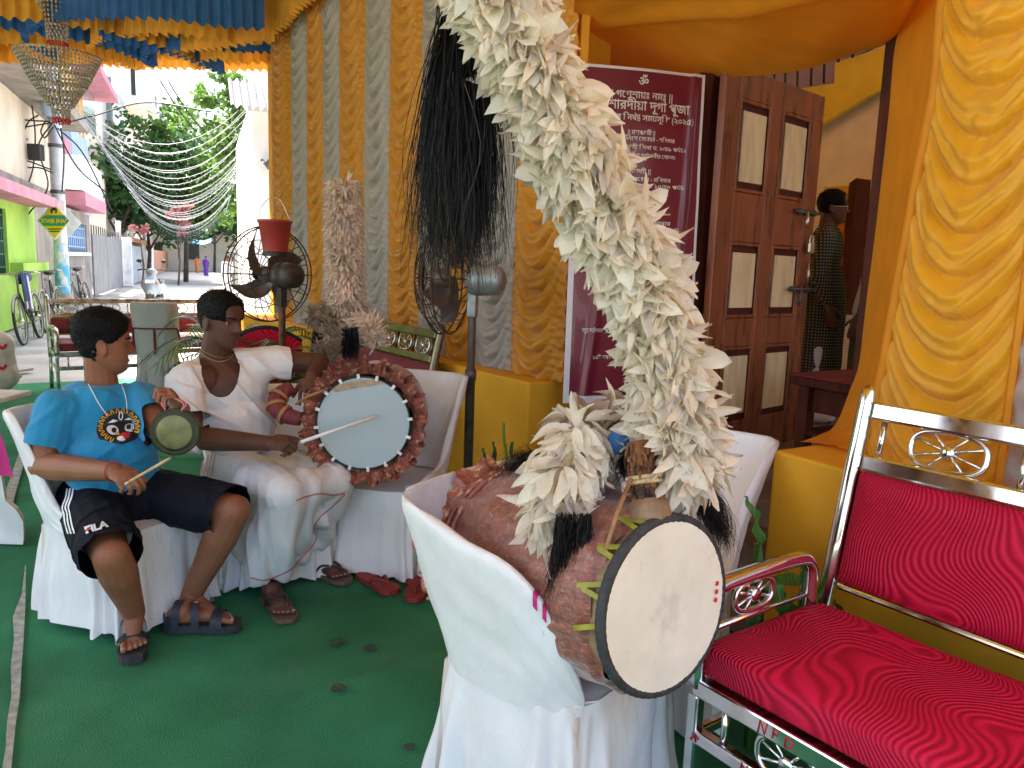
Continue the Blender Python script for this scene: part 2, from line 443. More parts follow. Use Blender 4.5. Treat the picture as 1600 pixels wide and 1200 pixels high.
CP = 2.71
ed = [WF.hit(x, 300, CP).dot(WF.d) for x in (428, 460, 484, 509, 533, 572, 610, 659, 704, 750, 809, 893)]
for i in range(11):
    gold = i % 2 == 0
    o = swag('curtain_stripe', WF, CP, ed[i], ed[i + 1] - .004, PZ + .004, 4.1, .112 + .012 * (i % 3), .34 * (ed[i] - ed[i + 1]) / .42 * .8 + .03, .082, 'gold_cloth' if gold else 'silver_cloth', None, i * 1.37 + 2)
    into(o, cur)
# plain edge strip of cloth between the curtain and the banner
m = MB(); m.grid(lambda u, v: WF(lerp(ed[-1] - .004, ed[-1] - .075, u), CP + .01 * math.sin(v * 9) + .02, lerp(PZ + .004, 4.1, v)), 3, 30)
into(m.build('edge_strip', 'orange_cloth'), cur)
# backing wall behind the curtain
m = MB(); M = basis(-WF.d, WF.n, Vector((0, 0, 1))); c = WF(6.4, 3.0)
m.box((c.x, c.y, 2.3), (5.7, .2, 4.6), M); tag(m.build('wall', 'plinth_cloth'), None, None, kind='structure')

# right hand yellow panel beside the red sofa
pan = thing('yellow_drape', 'shiny yellow pleated satin drape above the plinth behind the red sofa', 'drape', EF(1.2, 2.45, PZ))
pl_px = [(1477, 0), (1467, 135), (1435, 295), (1405, 460), (1374, 630), (1362, 670)]
PPN = 2.45
plz = []
for x, y in pl_px:
    q = EF.hit(x, y, PPN); plz.append((q.z, q.dot(EF.d)))
plz.sort()
def plT(z):
    if z <= plz[0][0]: return plz[0][1]
    for (za, ta), (zb, tb) in zip(plz, plz[1:]):
        if z <= zb: return lerp(ta, tb, (z - za) / (zb - za))
    return plz[-1][1] + (z - plz[-1][0]) * .08 * -1
tR = EF.hit(1581, 620, PPN).dot(EF.d)
o = swag('pleated_panel', EF, PPN, 0, tR, PZ + .005, 3.1, .135, .22, .055, 'yellow_cloth', None, 4.4, nu=70, taL=plT); into(o, pan)
m = MB(); m.grid(lambda u, v: EF(lerp(tR + .012, tR - .012, u), PPN - .015 - .012 * math.sin(math.pi * u), lerp(PZ + .01, 3.1, v)), 6, 40); into(m.build('seam_cord', 'orange_cloth'), pan)
o = swag('pleated_panel', EF, PPN, tR - .012, tR - .62, PZ + .005, 3.1, .15, .2, .05, 'silver_cloth', None, 8.8, nu=40); into(o, pan)
m = MB()
def piping(u, v):
    z = lerp(PZ + .1, 3.1, v); t = plT(z) + .01; a = u * math.pi
    return EF(t + .018 * math.cos(a), PPN - .018 * math.sin(a), z)
m.grid(piping, 6, 60); into(m.build('edge_piping', 'orange_cloth'), pan)

# orange cloth over the entrance pillar, flaring onto the plinth
lf = [(1432, -10, 3.17), (1397, 60, 3.17), (1385, 175, 3.17), (1371, 300, 3.17), (1355, 440, 3.16), (1344, 560, 3.12), (1327, 612, 3.02), (1306, 661, 2.85), (1280, 684, 2.66), (1250, 690, 2.45)]
rf = [(1478, -10), (1474, 60), (1461, 175), (1433, 300), (1407, 440), (1386, 560), (1376, 612), (1366, 661), (1355, 690), (1338, 709)]
Ls = spline([EF.hit(x, y, p) for x, y, p in lf], 8); Rs = spline([EF.hit(x, y, 2.49) if y < 600 else EF.hit(x, y, 2.49 - .0006 * (y - 600)) for x, y in rf], 8)
def drape(u, v):
    k = v * (len(Ls) - 1); i = min(int(k), len(Ls) - 2); f = k - i
    a = Ls[i].lerp(Ls[i + 1], f); b = Rs[i].lerp(Rs[i + 1], f)
    q = a.lerp(b, u)
    low = ss(.6, 1, v)
    q += EF.n * (.05 * math.sin(math.pi * u) + .012 * nz((u * 8, v * 3, 1), 1.0) + low * .02 * nz((u * 6 + v * 9, v * 3, 4), 1.5))
    q.z = max(q.z, PZ + .006)
    return q
m = MB(); m.grid(drape, 30, 72); tag(m.build('pillar_drape', 'orange_cloth'), 'plain orange cloth over the doorway pillar, flaring out at its foot', 'drape')
# sagging cloth ceiling in front of the door
hem = [(895, 84), (935, 103), (1000, 108), (1100, 119), (1160, 121), (1250, 107), (1330, 88), (1397, 60), (1440, -12)]
Hs = spline([EF.hit(x, y, 3.17) for x, y in hem], 6)
Fs = spline([EF.hit(x, y, 1.9) for x, y in ((899, -60), (935, -80), (1000, -90), (1100, -100), (1160, -100), (1250, -110), (1330, -120), (1397, -130), (1470, -140))], 6)
def ceil_fn(u, v):
    k = u * (len(Hs) - 1); i = min(int(k), len(Hs) - 2); f = k - i
    q = Hs[i].lerp(Hs[i + 1], f).lerp(Fs[i].lerp(Fs[i + 1], f), v)
    q.z += .05 * math.sin(math.pi * v) * math.sin(math.pi * u) + .02 * nz((u * 5, v * 2, 2), 1.4) - .035 * math.exp(-((v - .42 - .25 * u) / .05) ** 2) * ss(0, .3, u)
    return q
m = MB(); m.grid(ceil_fn, 60, 40); tag(m.build('entrance_canopy', 'orange_cloth'), 'plain orange cloth stretched overhead in front of the wooden door', 'canopy')

# ------------------------------------------------------------------ door wall, interior
DW = 3.2
DT0, DT1 = EF.hit(1372, 300, DW).dot(EF.d), EF.hit(1113, 300, DW).dot(EF.d)
FLZ = .42
ME = basis(-EF.d, EF.n, Vector((0, 0, 1)))
def ebox(mb, t0, t1, p0, p1, z0, z1, bev=0):
    c = EF((t0 + t1) / 2, (p0 + p1) / 2, (z0 + z1) / 2)
    return mb.box(c, (abs(t1 - t0), abs(p1 - p0), z1 - z0), ME, bev)
wl = MB(); ebox(wl, DT1 + .1, 5.6, DW, DW + .2, 0, 4.2); ebox(wl, -6, DT0 - .1, DW, DW + .2, 0, 4.2); ebox(wl, DT0 - .1, DT1 + .1, DW, DW + .2, 2.72, 4.2)
tag(wl.build('wall', 'plinth_cloth'), None, None, kind='structure')
fr = thing('door_frame', 'dark brown wooden door frame around the entrance', 'door frame', EF(DT1, DW, FLZ))
for (a, b) in ((DT1, DT1 + .1), (DT0 - .1, DT0)):
    into(ebox(MB(), a, b, DW - .06, DW + .1, 0, 2.72, .008).build('jamb', 'wood_frame'), fr)
into(ebox(MB(), DT0, DT1, DW - .05, DW + .09, 2.62, 2.72, .006).build('lintel', 'wood_frame'), fr)
st = thing('entrance_steps', 'dark stone steps leading up to the wooden door', 'steps', EF(2.6, 2.8))
for i in range(3):
    into(ebox(MB(), 1.89, 3.42, 2.42 + .26 * i, DW + (.1 if i == 2 else -.002 * i), .0 if i == 0 else .14 * i + .001, .14 * (i + 1), .01).build('step', 'step_stone'), st)
sheet('interior_floor', [EF(-2, DW + .1), EF(6, DW + .1), EF(6, 8.5), EF(-2, 8.5)], FLZ, 'interior_floor')
BW = 6.3
def ipoly(name, px_, p, mat_, th=.03):
    pts = [EF.hit(x, y, p) for x, y in px_]
    vs = pts + [q + EF.n * th for q in pts]; n = len(pts)
    fs = [tuple(range(n)), tuple(range(2 * n - 1, n - 1, -1))] + [(i, n + i, n + (i + 1) % n, (i + 1) % n) for i in range(n)]
    m = MB().add(vs, fs, True); o = m.build(name, mat_, smooth=False); return o
m = MB(); ebox(m, -3, 7.5, BW, BW + .15, FLZ, 4.6); tag(m.build('interior_wall', 'interior_wall'), None, None, kind='structure')
m = MB(); ebox(m, 7.2, 7.35, DW + .2, BW, FLZ, 4.6); tag(m.build('interior_wall', 'interior_wall'), None, None, kind='structure')
m = MB(); ebox(m, -3, 7.35, DW + .2, BW + .15, 4.62, 4.7); tag(m.build('interior_ceiling', 'interior_wall'), None, None, kind='structure')
sr = thing('staircase', 'yellow stair stringer with black bars against a purple wall inside', 'staircase', EF.hit(1300, 200, BW - .1))
into(ipoly('stair_wall', [(1130, 60), (1360, -10), (1362, 75), (1305, 105), (1300, 140), (1255, 150), (1250, 175), (1180, 190), (1120, 190)], BW - .05, 'interior_purple'), sr)
into(ipoly('stringer', [(1130, 120), (1180, 118), (1178, 155), (1252, 165), (1253, 138), (1303, 130), (1305, 98), (1420, 60), (1420, 110), (1340, 160), (1265, 205), (1130, 200)], BW - .12, 'interior_yellow', .06), sr)
for x, y0, y1 in ((1190, 60, 158), (1209, 60, 160), (1226, 60, 163), (1245, 60, 165), (1267, 60, 134), (1287, 60, 130), (1310, 40, 97), (1332, 30, 90)):
    m = MB(); a, b = EF.hit(x + 2, y0, BW - .2), EF.hit(x, y1, BW - .2); m.tube([a, b], .011, 6); into(m.build('bar', 'black_iron'), sr)
cab = thing('cupboard', 'orange and yellow cupboard standing inside the doorway', 'cupboard', EF.hit(1310, 560, 6.0))
into(ipoly('upper_panel', [(1288, 292), (1326, 290), (1320, 345), (1282, 345)], 6.0, 'interior_yellow', .3), cab)
into(ipoly('lower_panel', [(1283, 348), (1320, 348), (1310, 480), (1272, 480)], 6.0, 'orange_cloth', .3), cab)
into(ipoly('side_post', [(1327, 286), (1338, 278), (1325, 490), (1310, 492)], 5.95, 'wood_frame', .2), cab)
MAT_keep = 0

# table inside the door with a red cloth
tb = thing('side_table', 'dark wooden table with a red patterned cloth inside the doorway', 'table', EF(2.35, 3.95, FLZ))
tc = [EF.hit(x, y, 3.9) for x, y in ((1236, 548), (1340, 540))]
TZ = .95
ta, tb_ = EF.hit(1240, 552, 3.62).dot(EF.d), EF.hit(1360, 552, 3.62).dot(EF.d)
into(ebox(MB(), ta, tb_ - .4, 3.6, 4.3, TZ - .05, TZ, .006).build('table_top', 'wood_frame'), tb)
into(ebox(MB(), ta + .01, tb_ - .42, 3.585, 4.31, TZ + .001, TZ + .012, .004).build('table_cloth', 'maroon_fabric'), tb)
for a in (ta - .05, tb_ + .02):
    for p in (3.66, 4.24):
        into(ebox(MB(), a, a - .07, p - .035, p + .035, FLZ, TZ - .05, .004).build('leg', 'wood_frame'), tb)
into(ebox(MB(), ta - .05, tb_, 3.64, 4.2, FLZ + .2, FLZ + .22, .004).build('shelf', 'wood_frame'), tb)
into(ebox(MB(), ta - .12, tb_, 3.67, 3.69, TZ - .2, TZ - .06, .004).build('apron', 'wood_frame'), tb)

# ------------------------------------------------------------------ wooden door leaf, standing open
hinge = P(1110, 400, 4.31); free_ = P(1262, 400, 5.03)
dx = Vector((free_.x - hinge.x, free_.y - hinge.y, 0)); DL = dx.length; dx.normalize(); dn = Vector((dx.y, -dx.x, 0))   # dn faces the camera
DZ0, DZ1 = FLZ + .015, 2.62
dr = thing('wooden_door', 'varnished brown panelled door with cream insets standing open', 'door', basis(dx, -dn, Vector((0, 0, 1)), (hinge.x, hinge.y, DZ0)))
DH = DZ1 - DZ0
cols = [(0, .12), (.44, .56), (.90, 1.0)]
rows = [0, .065, .27, .36, .54, .615, .80, .86, 1.0]    # up the leaf: rail, panel, rail, panel ...
rows = [(0, .09), (.295, .365), (.585, .655), (.705 - .04, .71 - .04), (.93, 1.0)]
prow = [(.09, .30), (.37, .585), (.655, .655), (.72, .93)]
rails = [(0, .085), (.30, .375), (.575, .70), (.93, 1.0)]
pans = [(.085, .30), (.375, .575), (.70, .93)]
for a, b in ((0, .14), (.44, .56), (.87, 1.0)):
    MB().box(((a + b) / 2 * DL, 0, DH / 2), ((b - a) * DL, .045, DH), None, .004).build('stile', 'wood_door', dr)
for a, b in rails:
    for c, d in ((.14, .44), (.56, .87)):
        MB().box(((c + d) / 2 * DL, 0, (a + b) / 2 * DH), ((d - c) * DL - .001, .042, (b - a) * DH), None, .004).build('rail', 'wood_door', dr)
for a, b in pans:
    for c, d in ((.14, .44), (.56, .87)):
        cx, cz = (c + d) / 2 * DL, (a + b) / 2 * DH; w_, h_ = (d - c) * DL, (b - a) * DH
        pn = MB().box((cx, .004, cz), (w_ - .002, .018, h_ - .002), None, 0).build('panel', 'wood_frame', dr)
        pn2 = MB().box((cx + .01, -.008, cz), (w_ - .085, .012, h_ - .12), None, .004).build('inset', 'ply_panel', pn)
        m = MB()
        for sx in (-1, 1):
            m.bar((cx + sx * (w_ / 2 - .012), -.017, cz - h_ / 2), (cx + sx * (w_ / 2 - .012), -.017, cz + h_ / 2), .02, .012, (0, 1, 0), .004)
        for sz in (-1, 1):
            m.bar((cx - w_ / 2, -.0165, cz + sz * (h_ / 2 - .012)), (cx + w_ / 2, -.0165, cz + sz * (h_ / 2 - .012)), .02, .012, (0, 1, 0), .004)
        m.build('moulding', 'wood_door', pn)
def bolt(z, x0=.74, x1=1.06):
    o = MB().tube([(x0 * DL, -.045, z), (x1 * DL, -.045, z)], .009, 8).build('bolt', 'iron_grey', dr)
    m = MB()
    for x in (.8, .88, .96): m.box((x * DL, -.035, z), (.03, .03, .035), None, .003)
    m.build('keeper', 'iron_grey', o); return o
for z in (.673 * DH, .455 * DH):
    o = bolt(z); MB().tube([(.86 * DL, -.05, z), (.855 * DL, -.06, z - .05), (.85 * DL, -.05, z - .1)], [.012, .013, .01], 8).build('hasp', 'steel_lock' if z > 1 else 'iron_grey', o)
pd = MB().box((.93 * DL, -.055, .575 * DH), (.065, .025, .075), None, .02).build('padlock', 'steel_lock', dr)
MB().tube(spline([(.93 * DL - .022, -.055, .575 * DH + .03), (.93 * DL - .02, -.055, .575 * DH + .06), (.93 * DL, -.055, .575 * DH + .075), (.93 * DL + .02, -.055, .575 * DH + .06), (.93 * DL + .022, -.055, .575 * DH + .03)], 4), .006, 6).build('shackle', 'steel_lock', pd)
MB().tube([(.94 * DL, -.04, .46 * DH), (.94 * DL, -.05, .50 * DH), (.94 * DL, -.04, .53 * DH)], .01, 8).build('handle', 'steel_lock', dr)

# ------------------------------------------------------------------ banner with Bengali text
BL, BR_, TL, TR = P(886, 621, 4.16), P(1073, 620, 4.27), P(907, 100, 4.16), P(1100, 119, 4.27)
bn = thing('festival_banner', 'maroon vinyl banner with white Bengali lettering beside the door', 'banner', BL)
bnn = (BR_ - BL).cross(TL - BL).normalized()
if bnn.dot(CAM - BL) < 0: bnn = -bnn
def ban(u, v, off=0.0):               # u right, v up
    q = BL.lerp(BR_, u).lerp(TL.lerp(TR, u), v)
    k = .006 * math.sin(u * 7 + v * 5) + .008 * nz((u * 2.5, v * 5, 1), 1.0)
    k += .02 * math.exp(-((u - .14 - .25 * v) / .035) ** 2) * ss(.55, .1, v) + .015 * math.exp(-((u - .93 + .1 * (1 - v)) / .02) ** 2) * ss(.2, .6, v)
    return q + bnn * (k + off)
m = MB(); m.grid(lambda u, v: ban(u, v), 60, 110); into(m.build('sheet', 'banner_maroon'), bn)
m = MB()
for (u0, u1, v0, v1) in ((-.035, .012, -.018, 1.006), (.012, 1.01, -.018, .006), (.99, 1.012, .006, 1.004), (.012, .99, .996, 1.004)):
    m.grid(lambda u, v: ban(lerp(u0, u1, u), lerp(v0, v1, v), .003), 30 if u1 - u0 > .5 else 3, 60 if v1 - v0 > .5 else 3)
into(m.build('border', 'banner_white'), bn)
# Bengali text: the built-in font has the letters; vowel order, reph, ra-phala and stacked conjuncts are laid out here
PRE, HAL = '\u09bf\u09c7\u09c8', '\u09cd'
SPL = {'\u09cb': ('\u09c7', '\u09be'), '\u09cc': ('\u09c7', '\u09d7')}
def clusters(s):
    out = []; i = 0; isc = lambda c: '\u0995' <= c <= '\u09b9' or c in '\u09dc\u09dd\u09df'
    while i < len(s):
        if isc(s[i]):
            cons = [s[i]]; i += 1
            while i + 1 < len(s) and s[i] == HAL and isc(s[i + 1]): cons.append(s[i + 1]); i += 2
            marks = ''
            while i < len(s) and (s[i] in '\u09be\u09bf\u09c0\u09c1\u09c2\u09c3\u09c7\u09c8\u09cb\u09cc\u0981\u0982\u0983\u09bc' or s[i] == HAL):
                if s[i] != HAL: marks += s[i]
                i += 1
            pre = ''; post = ''
            for c in marks:
                if c in SPL: pre += SPL[c][0]; post += SPL[c][1]
                elif c in PRE: pre += c
                else: post += c
            out.append((pre, cons, post))
        else: out.append(('', [s[i]], '')); i += 1
    return out
GL = {}
def glyphs(strings):
    todo = [q for q in strings if q not in GL]; objs = []
    for q in ['|'] + todo:
        for z in (q, q + '|'):
            cu = bpy.data.curves.new('txt', 'FONT'); cu.body = z; cu.resolution_u = 2; cu.offset = .012
            o = bpy.data.objects.new('txt', cu); COL.objects.link(o); objs.append((q, z, o))
    dg = bpy.context.evaluated_depsgraph_get(); tmp = {}
    for q, z, o in objs:
        me = bpy.data.meshes.new_from_object(o.evaluated_get(dg)); tmp[(q, z)] = ([v.co.copy() for v in me.vertices], [tuple(p.vertices) for p in me.polygons]); bpy.data.meshes.remove(me)
    bM = max(v.x for v in tmp[('|', '|')][0])
    for q in todo: GL[q] = (*tmp[(q, q)], max(v.x for v in tmp[(q, q + '|')][0]) - bM)
    for q, z, o in objs: cu = o.data; bpy.data.objects.remove(o); bpy.data.curves.remove(cu)
def needed(s):
    r = set()
    for pre, cons, post in clusters(s):
        for c in pre: r.add(c)
        if len(cons) == 1: r.add(cons[0] + ''.join(c for c in post if c in '\u09c1\u09c2\u09c3\u0981\u09bc'))
        else:
            for c in cons: r.add(c)
        for c in post: r.add(c)
    return {q for q in r if q.strip()}
def bengali(s):
    vs = []; fs = []; x = 0.0
    def put(q, x, sx=1.0, sy=1.0, dy=0.0):
        V, F, A = GL[q]; b = len(vs); vs.extend(Vector((x + v.x * sx, v.y * sy + dy, 0)) for v in V); fs.extend(tuple(i + b for i in f) for f in F); return A * sx
    def stroke(pts, w_):
        for a, b in zip(pts, pts[1:]):
            a, b = Vector((*a, 0)), Vector((*b, 0)); n = (b - a).normalized(); n = Vector((-n.y, n.x, 0)) * w_ / 2; k = len(vs); vs.extend([a - n, b - n, b + n, a + n]); fs.append((k, k + 1, k + 2, k + 3))
    for pre, cons, post in clusters(s):
        if cons[0] == ' ': x += .27; continue
        for c in pre: x += put(c, x)
        x0 = x; low = ''.join(c for c in post if c in '\u09c1\u09c2\u09c3\u0981\u09bc'); rest = [c for c in post if c not in low]
        reph = len(cons) > 1 and cons[0] == '\u09b0'; core = cons[1:] if reph else cons[:]
        raph = len(core) > 1 and core[-1] == '\u09b0'; core = core[:-1] if raph else core
        yap = len(core) > 1 and core[-1] == '\u09af'; core = core[:-1] if yap else core
        if len(core) == 1:
            q = core[0] + low; x += put(q if q in GL else core[0], x)
            if q not in GL:
                for c in low: put(c, x) if c in GL else None
        else:
            w_ = put(core[0], x, .72, .62, .30); w2 = put(core[1], x + .06, .72, .60, -.10); x += max(w_, w2 + .06)
        if yap: x += put('\u09af', x, .7) if '\u09af' in GL else 0
        if raph: stroke([(x0 + .05, -.16), (x0 + .25, -.10), (x - .12, -.02), (x - .05, -.16)], .06)
        for c in rest: x += put(c, x)
        if reph: stroke([(x - .30, .88), (x - .05, .70)], .075)
    return vs, fs
def text_mesh(s, size=1.0, bold=0.0):
    if any('\u0980' <= c <= '\u09ff' for c in s):
        glyphs(needed(s)); v, f = bengali(s); me = bpy.data.meshes.new('txt'); me.from_pydata(v, [], f); return me
    cu = bpy.data.curves.new('txt', 'FONT'); cu.body = s; cu.size = size; cu.resolution_u = 2; cu.align_x = 'LEFT'; cu.offset = bold
    o = bpy.data.objects.new('txt', cu); COL.objects.link(o)
    dg = bpy.context.evaluated_depsgraph_get(); me = bpy.data.meshes.new_from_object(o.evaluated_get(dg))
    bpy.data.objects.remove(o); bpy.data.curves.remove(cu); return me
WBN, HBN = (BR_ - BL).length, (TL - BL).length
def puttext(s, px_, py_, hpx, align='c', bold=.012, wpx=None):
    me = text_mesh(s, 1.0, bold)
    if not me.vertices: return
    xs = [v.co.x for v in me.vertices]; x0, x1 = min(xs), max(xs)
    # photo pixel -> banner u, v
    def uv(x, y):
        v = 1 - (y - 108) / (620 - 108)
        for _ in range(4):
            l = lerp(886, 907, v); r = lerp(1073, 1100, v); u = (x - l) / (r - l)
            yt = lerp(100, 119, u); yb = lerp(621, 620, u); v = 1 - (y - yt) / (yb - yt)
        return u, v
    u0, v0 = uv(px_, py_)
    sc = hpx / 516 * HBN
    wd = (x1 - x0) * sc; fx = 1.0
    if wpx: fx = (wpx / 193 * WBN) / wd; wd *= fx
    bx = u0 * WBN - (wd / 2 if align == 'c' else (wd if align == 'r' else 0))
    for v in me.vertices:
        u = (bx + (v.co.x - x0) * sc * fx) / WBN; vv = v0 + v.co.y * sc / HBN
        v.co = ban(u, vv, .006)
    o = meshobj('lettering', me, 'banner_text'); into(o, bn)
puttext('\u0950', 1003, 133, 19, bold=.02)
puttext('|| গণেশায়ঃ নমঃ ||', 1000, 152, 15, wpx=98, bold=.02)
puttext('শ্রী শ্রী শারদীয়া দূর্গা পূজা', 1077, 176, 20, 'r', wpx=170, bold=.03)
puttext('১৪৩২ বঙ্গাব্দের নির্ঘন্ট সময়সূচি (২০২৫)', 1082, 192, 13, 'r', wpx=178, bold=.012)
puttext('|| মহাপঞ্চমী ||', 1000, 206, 9.5, wpx=42)
for y, s, xr, w__ in ((219, '১০ই আশ্বিন, ২৭শে সেপ্টেম্বর - শনিবার', 1053, 118), (233, 'মহাপঞ্চমী দিবা ঘ. ৮/৪৯ পর্যন্ত।', 1070, 112), (244, 'শ্রী শ্রী শারদীয়া দূর্গাদেবীর বোধন।', 1053, 100),
                     (279, '১১ই আশ্বিন, সেপ্টেম্বর - রবিবার', 1046, 105), (290, 'মহাষষ্ঠী দিবা ঘ. ১০/৪০ পর্যন্ত', 1067, 112), (299, 'আমন্ত্রণ ও অধিবাস,', 1042, 70), (309, 'সায়ং ৬/৩০ ঘটিকায়', 1028, 60),
                     (345, 'সেপ্টেম্বর - সোমবার', 1046, 80), (356, 'মহাসপ্তমী দিবা ঘ. ১২/২৭ পর্যন্ত', 1060, 110)):
    puttext(s, xr, y, 8.6, 'r', wpx=w__)
puttext('|| মহাষষ্ঠী ||', 995, 264, 9.5, wpx=38)
puttext('সূর্যোদয় প্রাতঃ ঘ. ৫/৩১', 908, 513, 9, 'l', wpx=90)
puttext('১৫ই আশ্বিন ২রা অক্টোবর', 924, 557, 9, 'l', wpx=90)

# ------------------------------------------------------------------ tent ceiling with ruffled bands
CZ = 3.95
cn = thing('tent_canopy', 'tent ceiling with blue and yellow ruffled bands hanging from it', 'canopy', Vector((-3, 6, CZ)))
m = MB()
pts = [WF(-.9, -5.4), Vector((-9.5, 9.75, 0)), Vector((-2.1, 9.75, 0)), WF(6.5, 4.6), WF(-.9, 4.6)]; n_ = len(pts)  # unseen part over the entrance is added to shut out the sun
m.add([(p.x, p.y, CZ + .02) for p in pts] + [(p.x, p.y, CZ + .06) for p in pts], [tuple(range(n_))[::-1], tuple(range(n_, 2 * n_))] + [(i, (i + 1) % n_, n_ + (i + 1) % n_, n_ + i) for i in range(n_)])
into(m.build('roof_sheet', 'plinth_cloth', smooth=False), cn)
def frill(path, drop, mat_, closed=False, z=None):
    z = z if z is not None else CZ + .015
    path = [Vector(p) for p in path]; L = 0; S = [0]
    for a, b in zip(path, path[1:]): L += (b - a).length; S.append(L)
    n = max(8, int(L / .018)); vs = []; fs = []
    rnd = random.random() * 50
    for i in range(n + 1):
        s = L * i / n; k = 0
        while k < len(S) - 2 and S[k + 1] < s: k += 1
        f = (s - S[k]) / max(1e-6, S[k + 1] - S[k]); q = path[k].lerp(path[k + 1], f); tg = (path[k + 1] - path[k]).normalized(); sd = Vector((tg.y, -tg.x, 0))
        a = math.sin(s * 2 * math.pi / .10 + 2.2 * nz((s * 3, rnd, 0), 1.0)); dz = drop * (1 + .12 * nz((s * 1.5, rnd, 3), 1.0))
        for j in range(5):
            v = j / 4; vs.append((q.x + sd.x * a * .026 * (.25 + v), q.y + sd.y * a * .026 * (.25 + v), z - dz * v + .012 * v * a))
    for i in range(n):
        for j in range(4): fs.append((i * 5 + j, i * 5 + j + 1, (i + 1) * 5 + j + 1, (i + 1) * 5 + j))
    return into(MB().add(vs, fs).build('frill', mat_), cn)
def cz(x, y, z=CZ): q = G(x, y, z); return Vector((q.x, q.y, 0))
def ringpath(c, rx, ry, ang, a0=0, a1=360, n=60):
    out = []
    for i in range(n + 1):
        a = R_(lerp(a0, a1, i / n)); v = Vector((rx * math.cos(a), ry * math.sin(a), 0)); v.rotate(Quaternion((0, 0, 1), R_(ang))); out.append(c + v)
    return out
def ringfrill(pts, drop, col):
    run = []
    for q in pts + [None]:
        if q is not None and q.y < 9.2 and q.dot(WF.n) < 2.55: run.append(q)
        else:
            if len(run) > 3: frill(run, drop, col)
            run = []
c1 = cz(372, 60)
for i, (r, col) in enumerate(((.42, 'yellow_frill'), (.85, 'blue_frill'), (1.3, 'yellow_frill'), (1.8, 'blue_frill'))):
    ringfrill(ringpath(c1, r * 1.15, r * 1.0, 20, 0, 360), .36, col)
c2 = cz(60, 40)
for i, (r, col) in enumerate(((.6, 'yellow_frill'), (1.2, 'blue_frill'), (1.8, 'yellow_frill'))):
    ringfrill(ringpath(c2, r, r * .9, 10, 0, 360), .36, col)
for k, (px_, col) in enumerate(((((150, -10), (300, 40), (440, 100)), 'blue_frill'), (((110, 20), (230, 60), (330, 110)), 'yellow_frill'), (((0, 45), (120, 55), (230, 95), (300, 118)), 'yellow_frill'),
                              (((0, 68), (80, 66), (170, 90)), 'blue_frill'), (((-20, 84), (60, 88), (150, 100)), 'yellow_frill'), (((280, 20), (420, 0), (470, 40)), 'yellow_frill'), (((440, -20), (500, 20)), 'blue_frill'))):
    ringfrill(spline([cz(x, y) for x, y in px_], 12), .40, col)
for k in range(4):                    # straight rows along the street side
    yy = 9.6 - k * .45
    frill([Vector((-9, yy, 0)), Vector((-5.5, yy, 0)), Vector((max(-2.5, (2.62 - .574 * yy) / .819) if k > 1 else -2.5, yy, 0))], .26, ['yellow_frill', 'yellow_frill', 'blue_frill', 'yellow_frill'][k])
frill([WF(t, 2.5 + .04 * math.sin(t * 7)) for t in (8.4, 8, 7.5, 7, 6, 5, 4.5)], .3, 'yellow_frill')
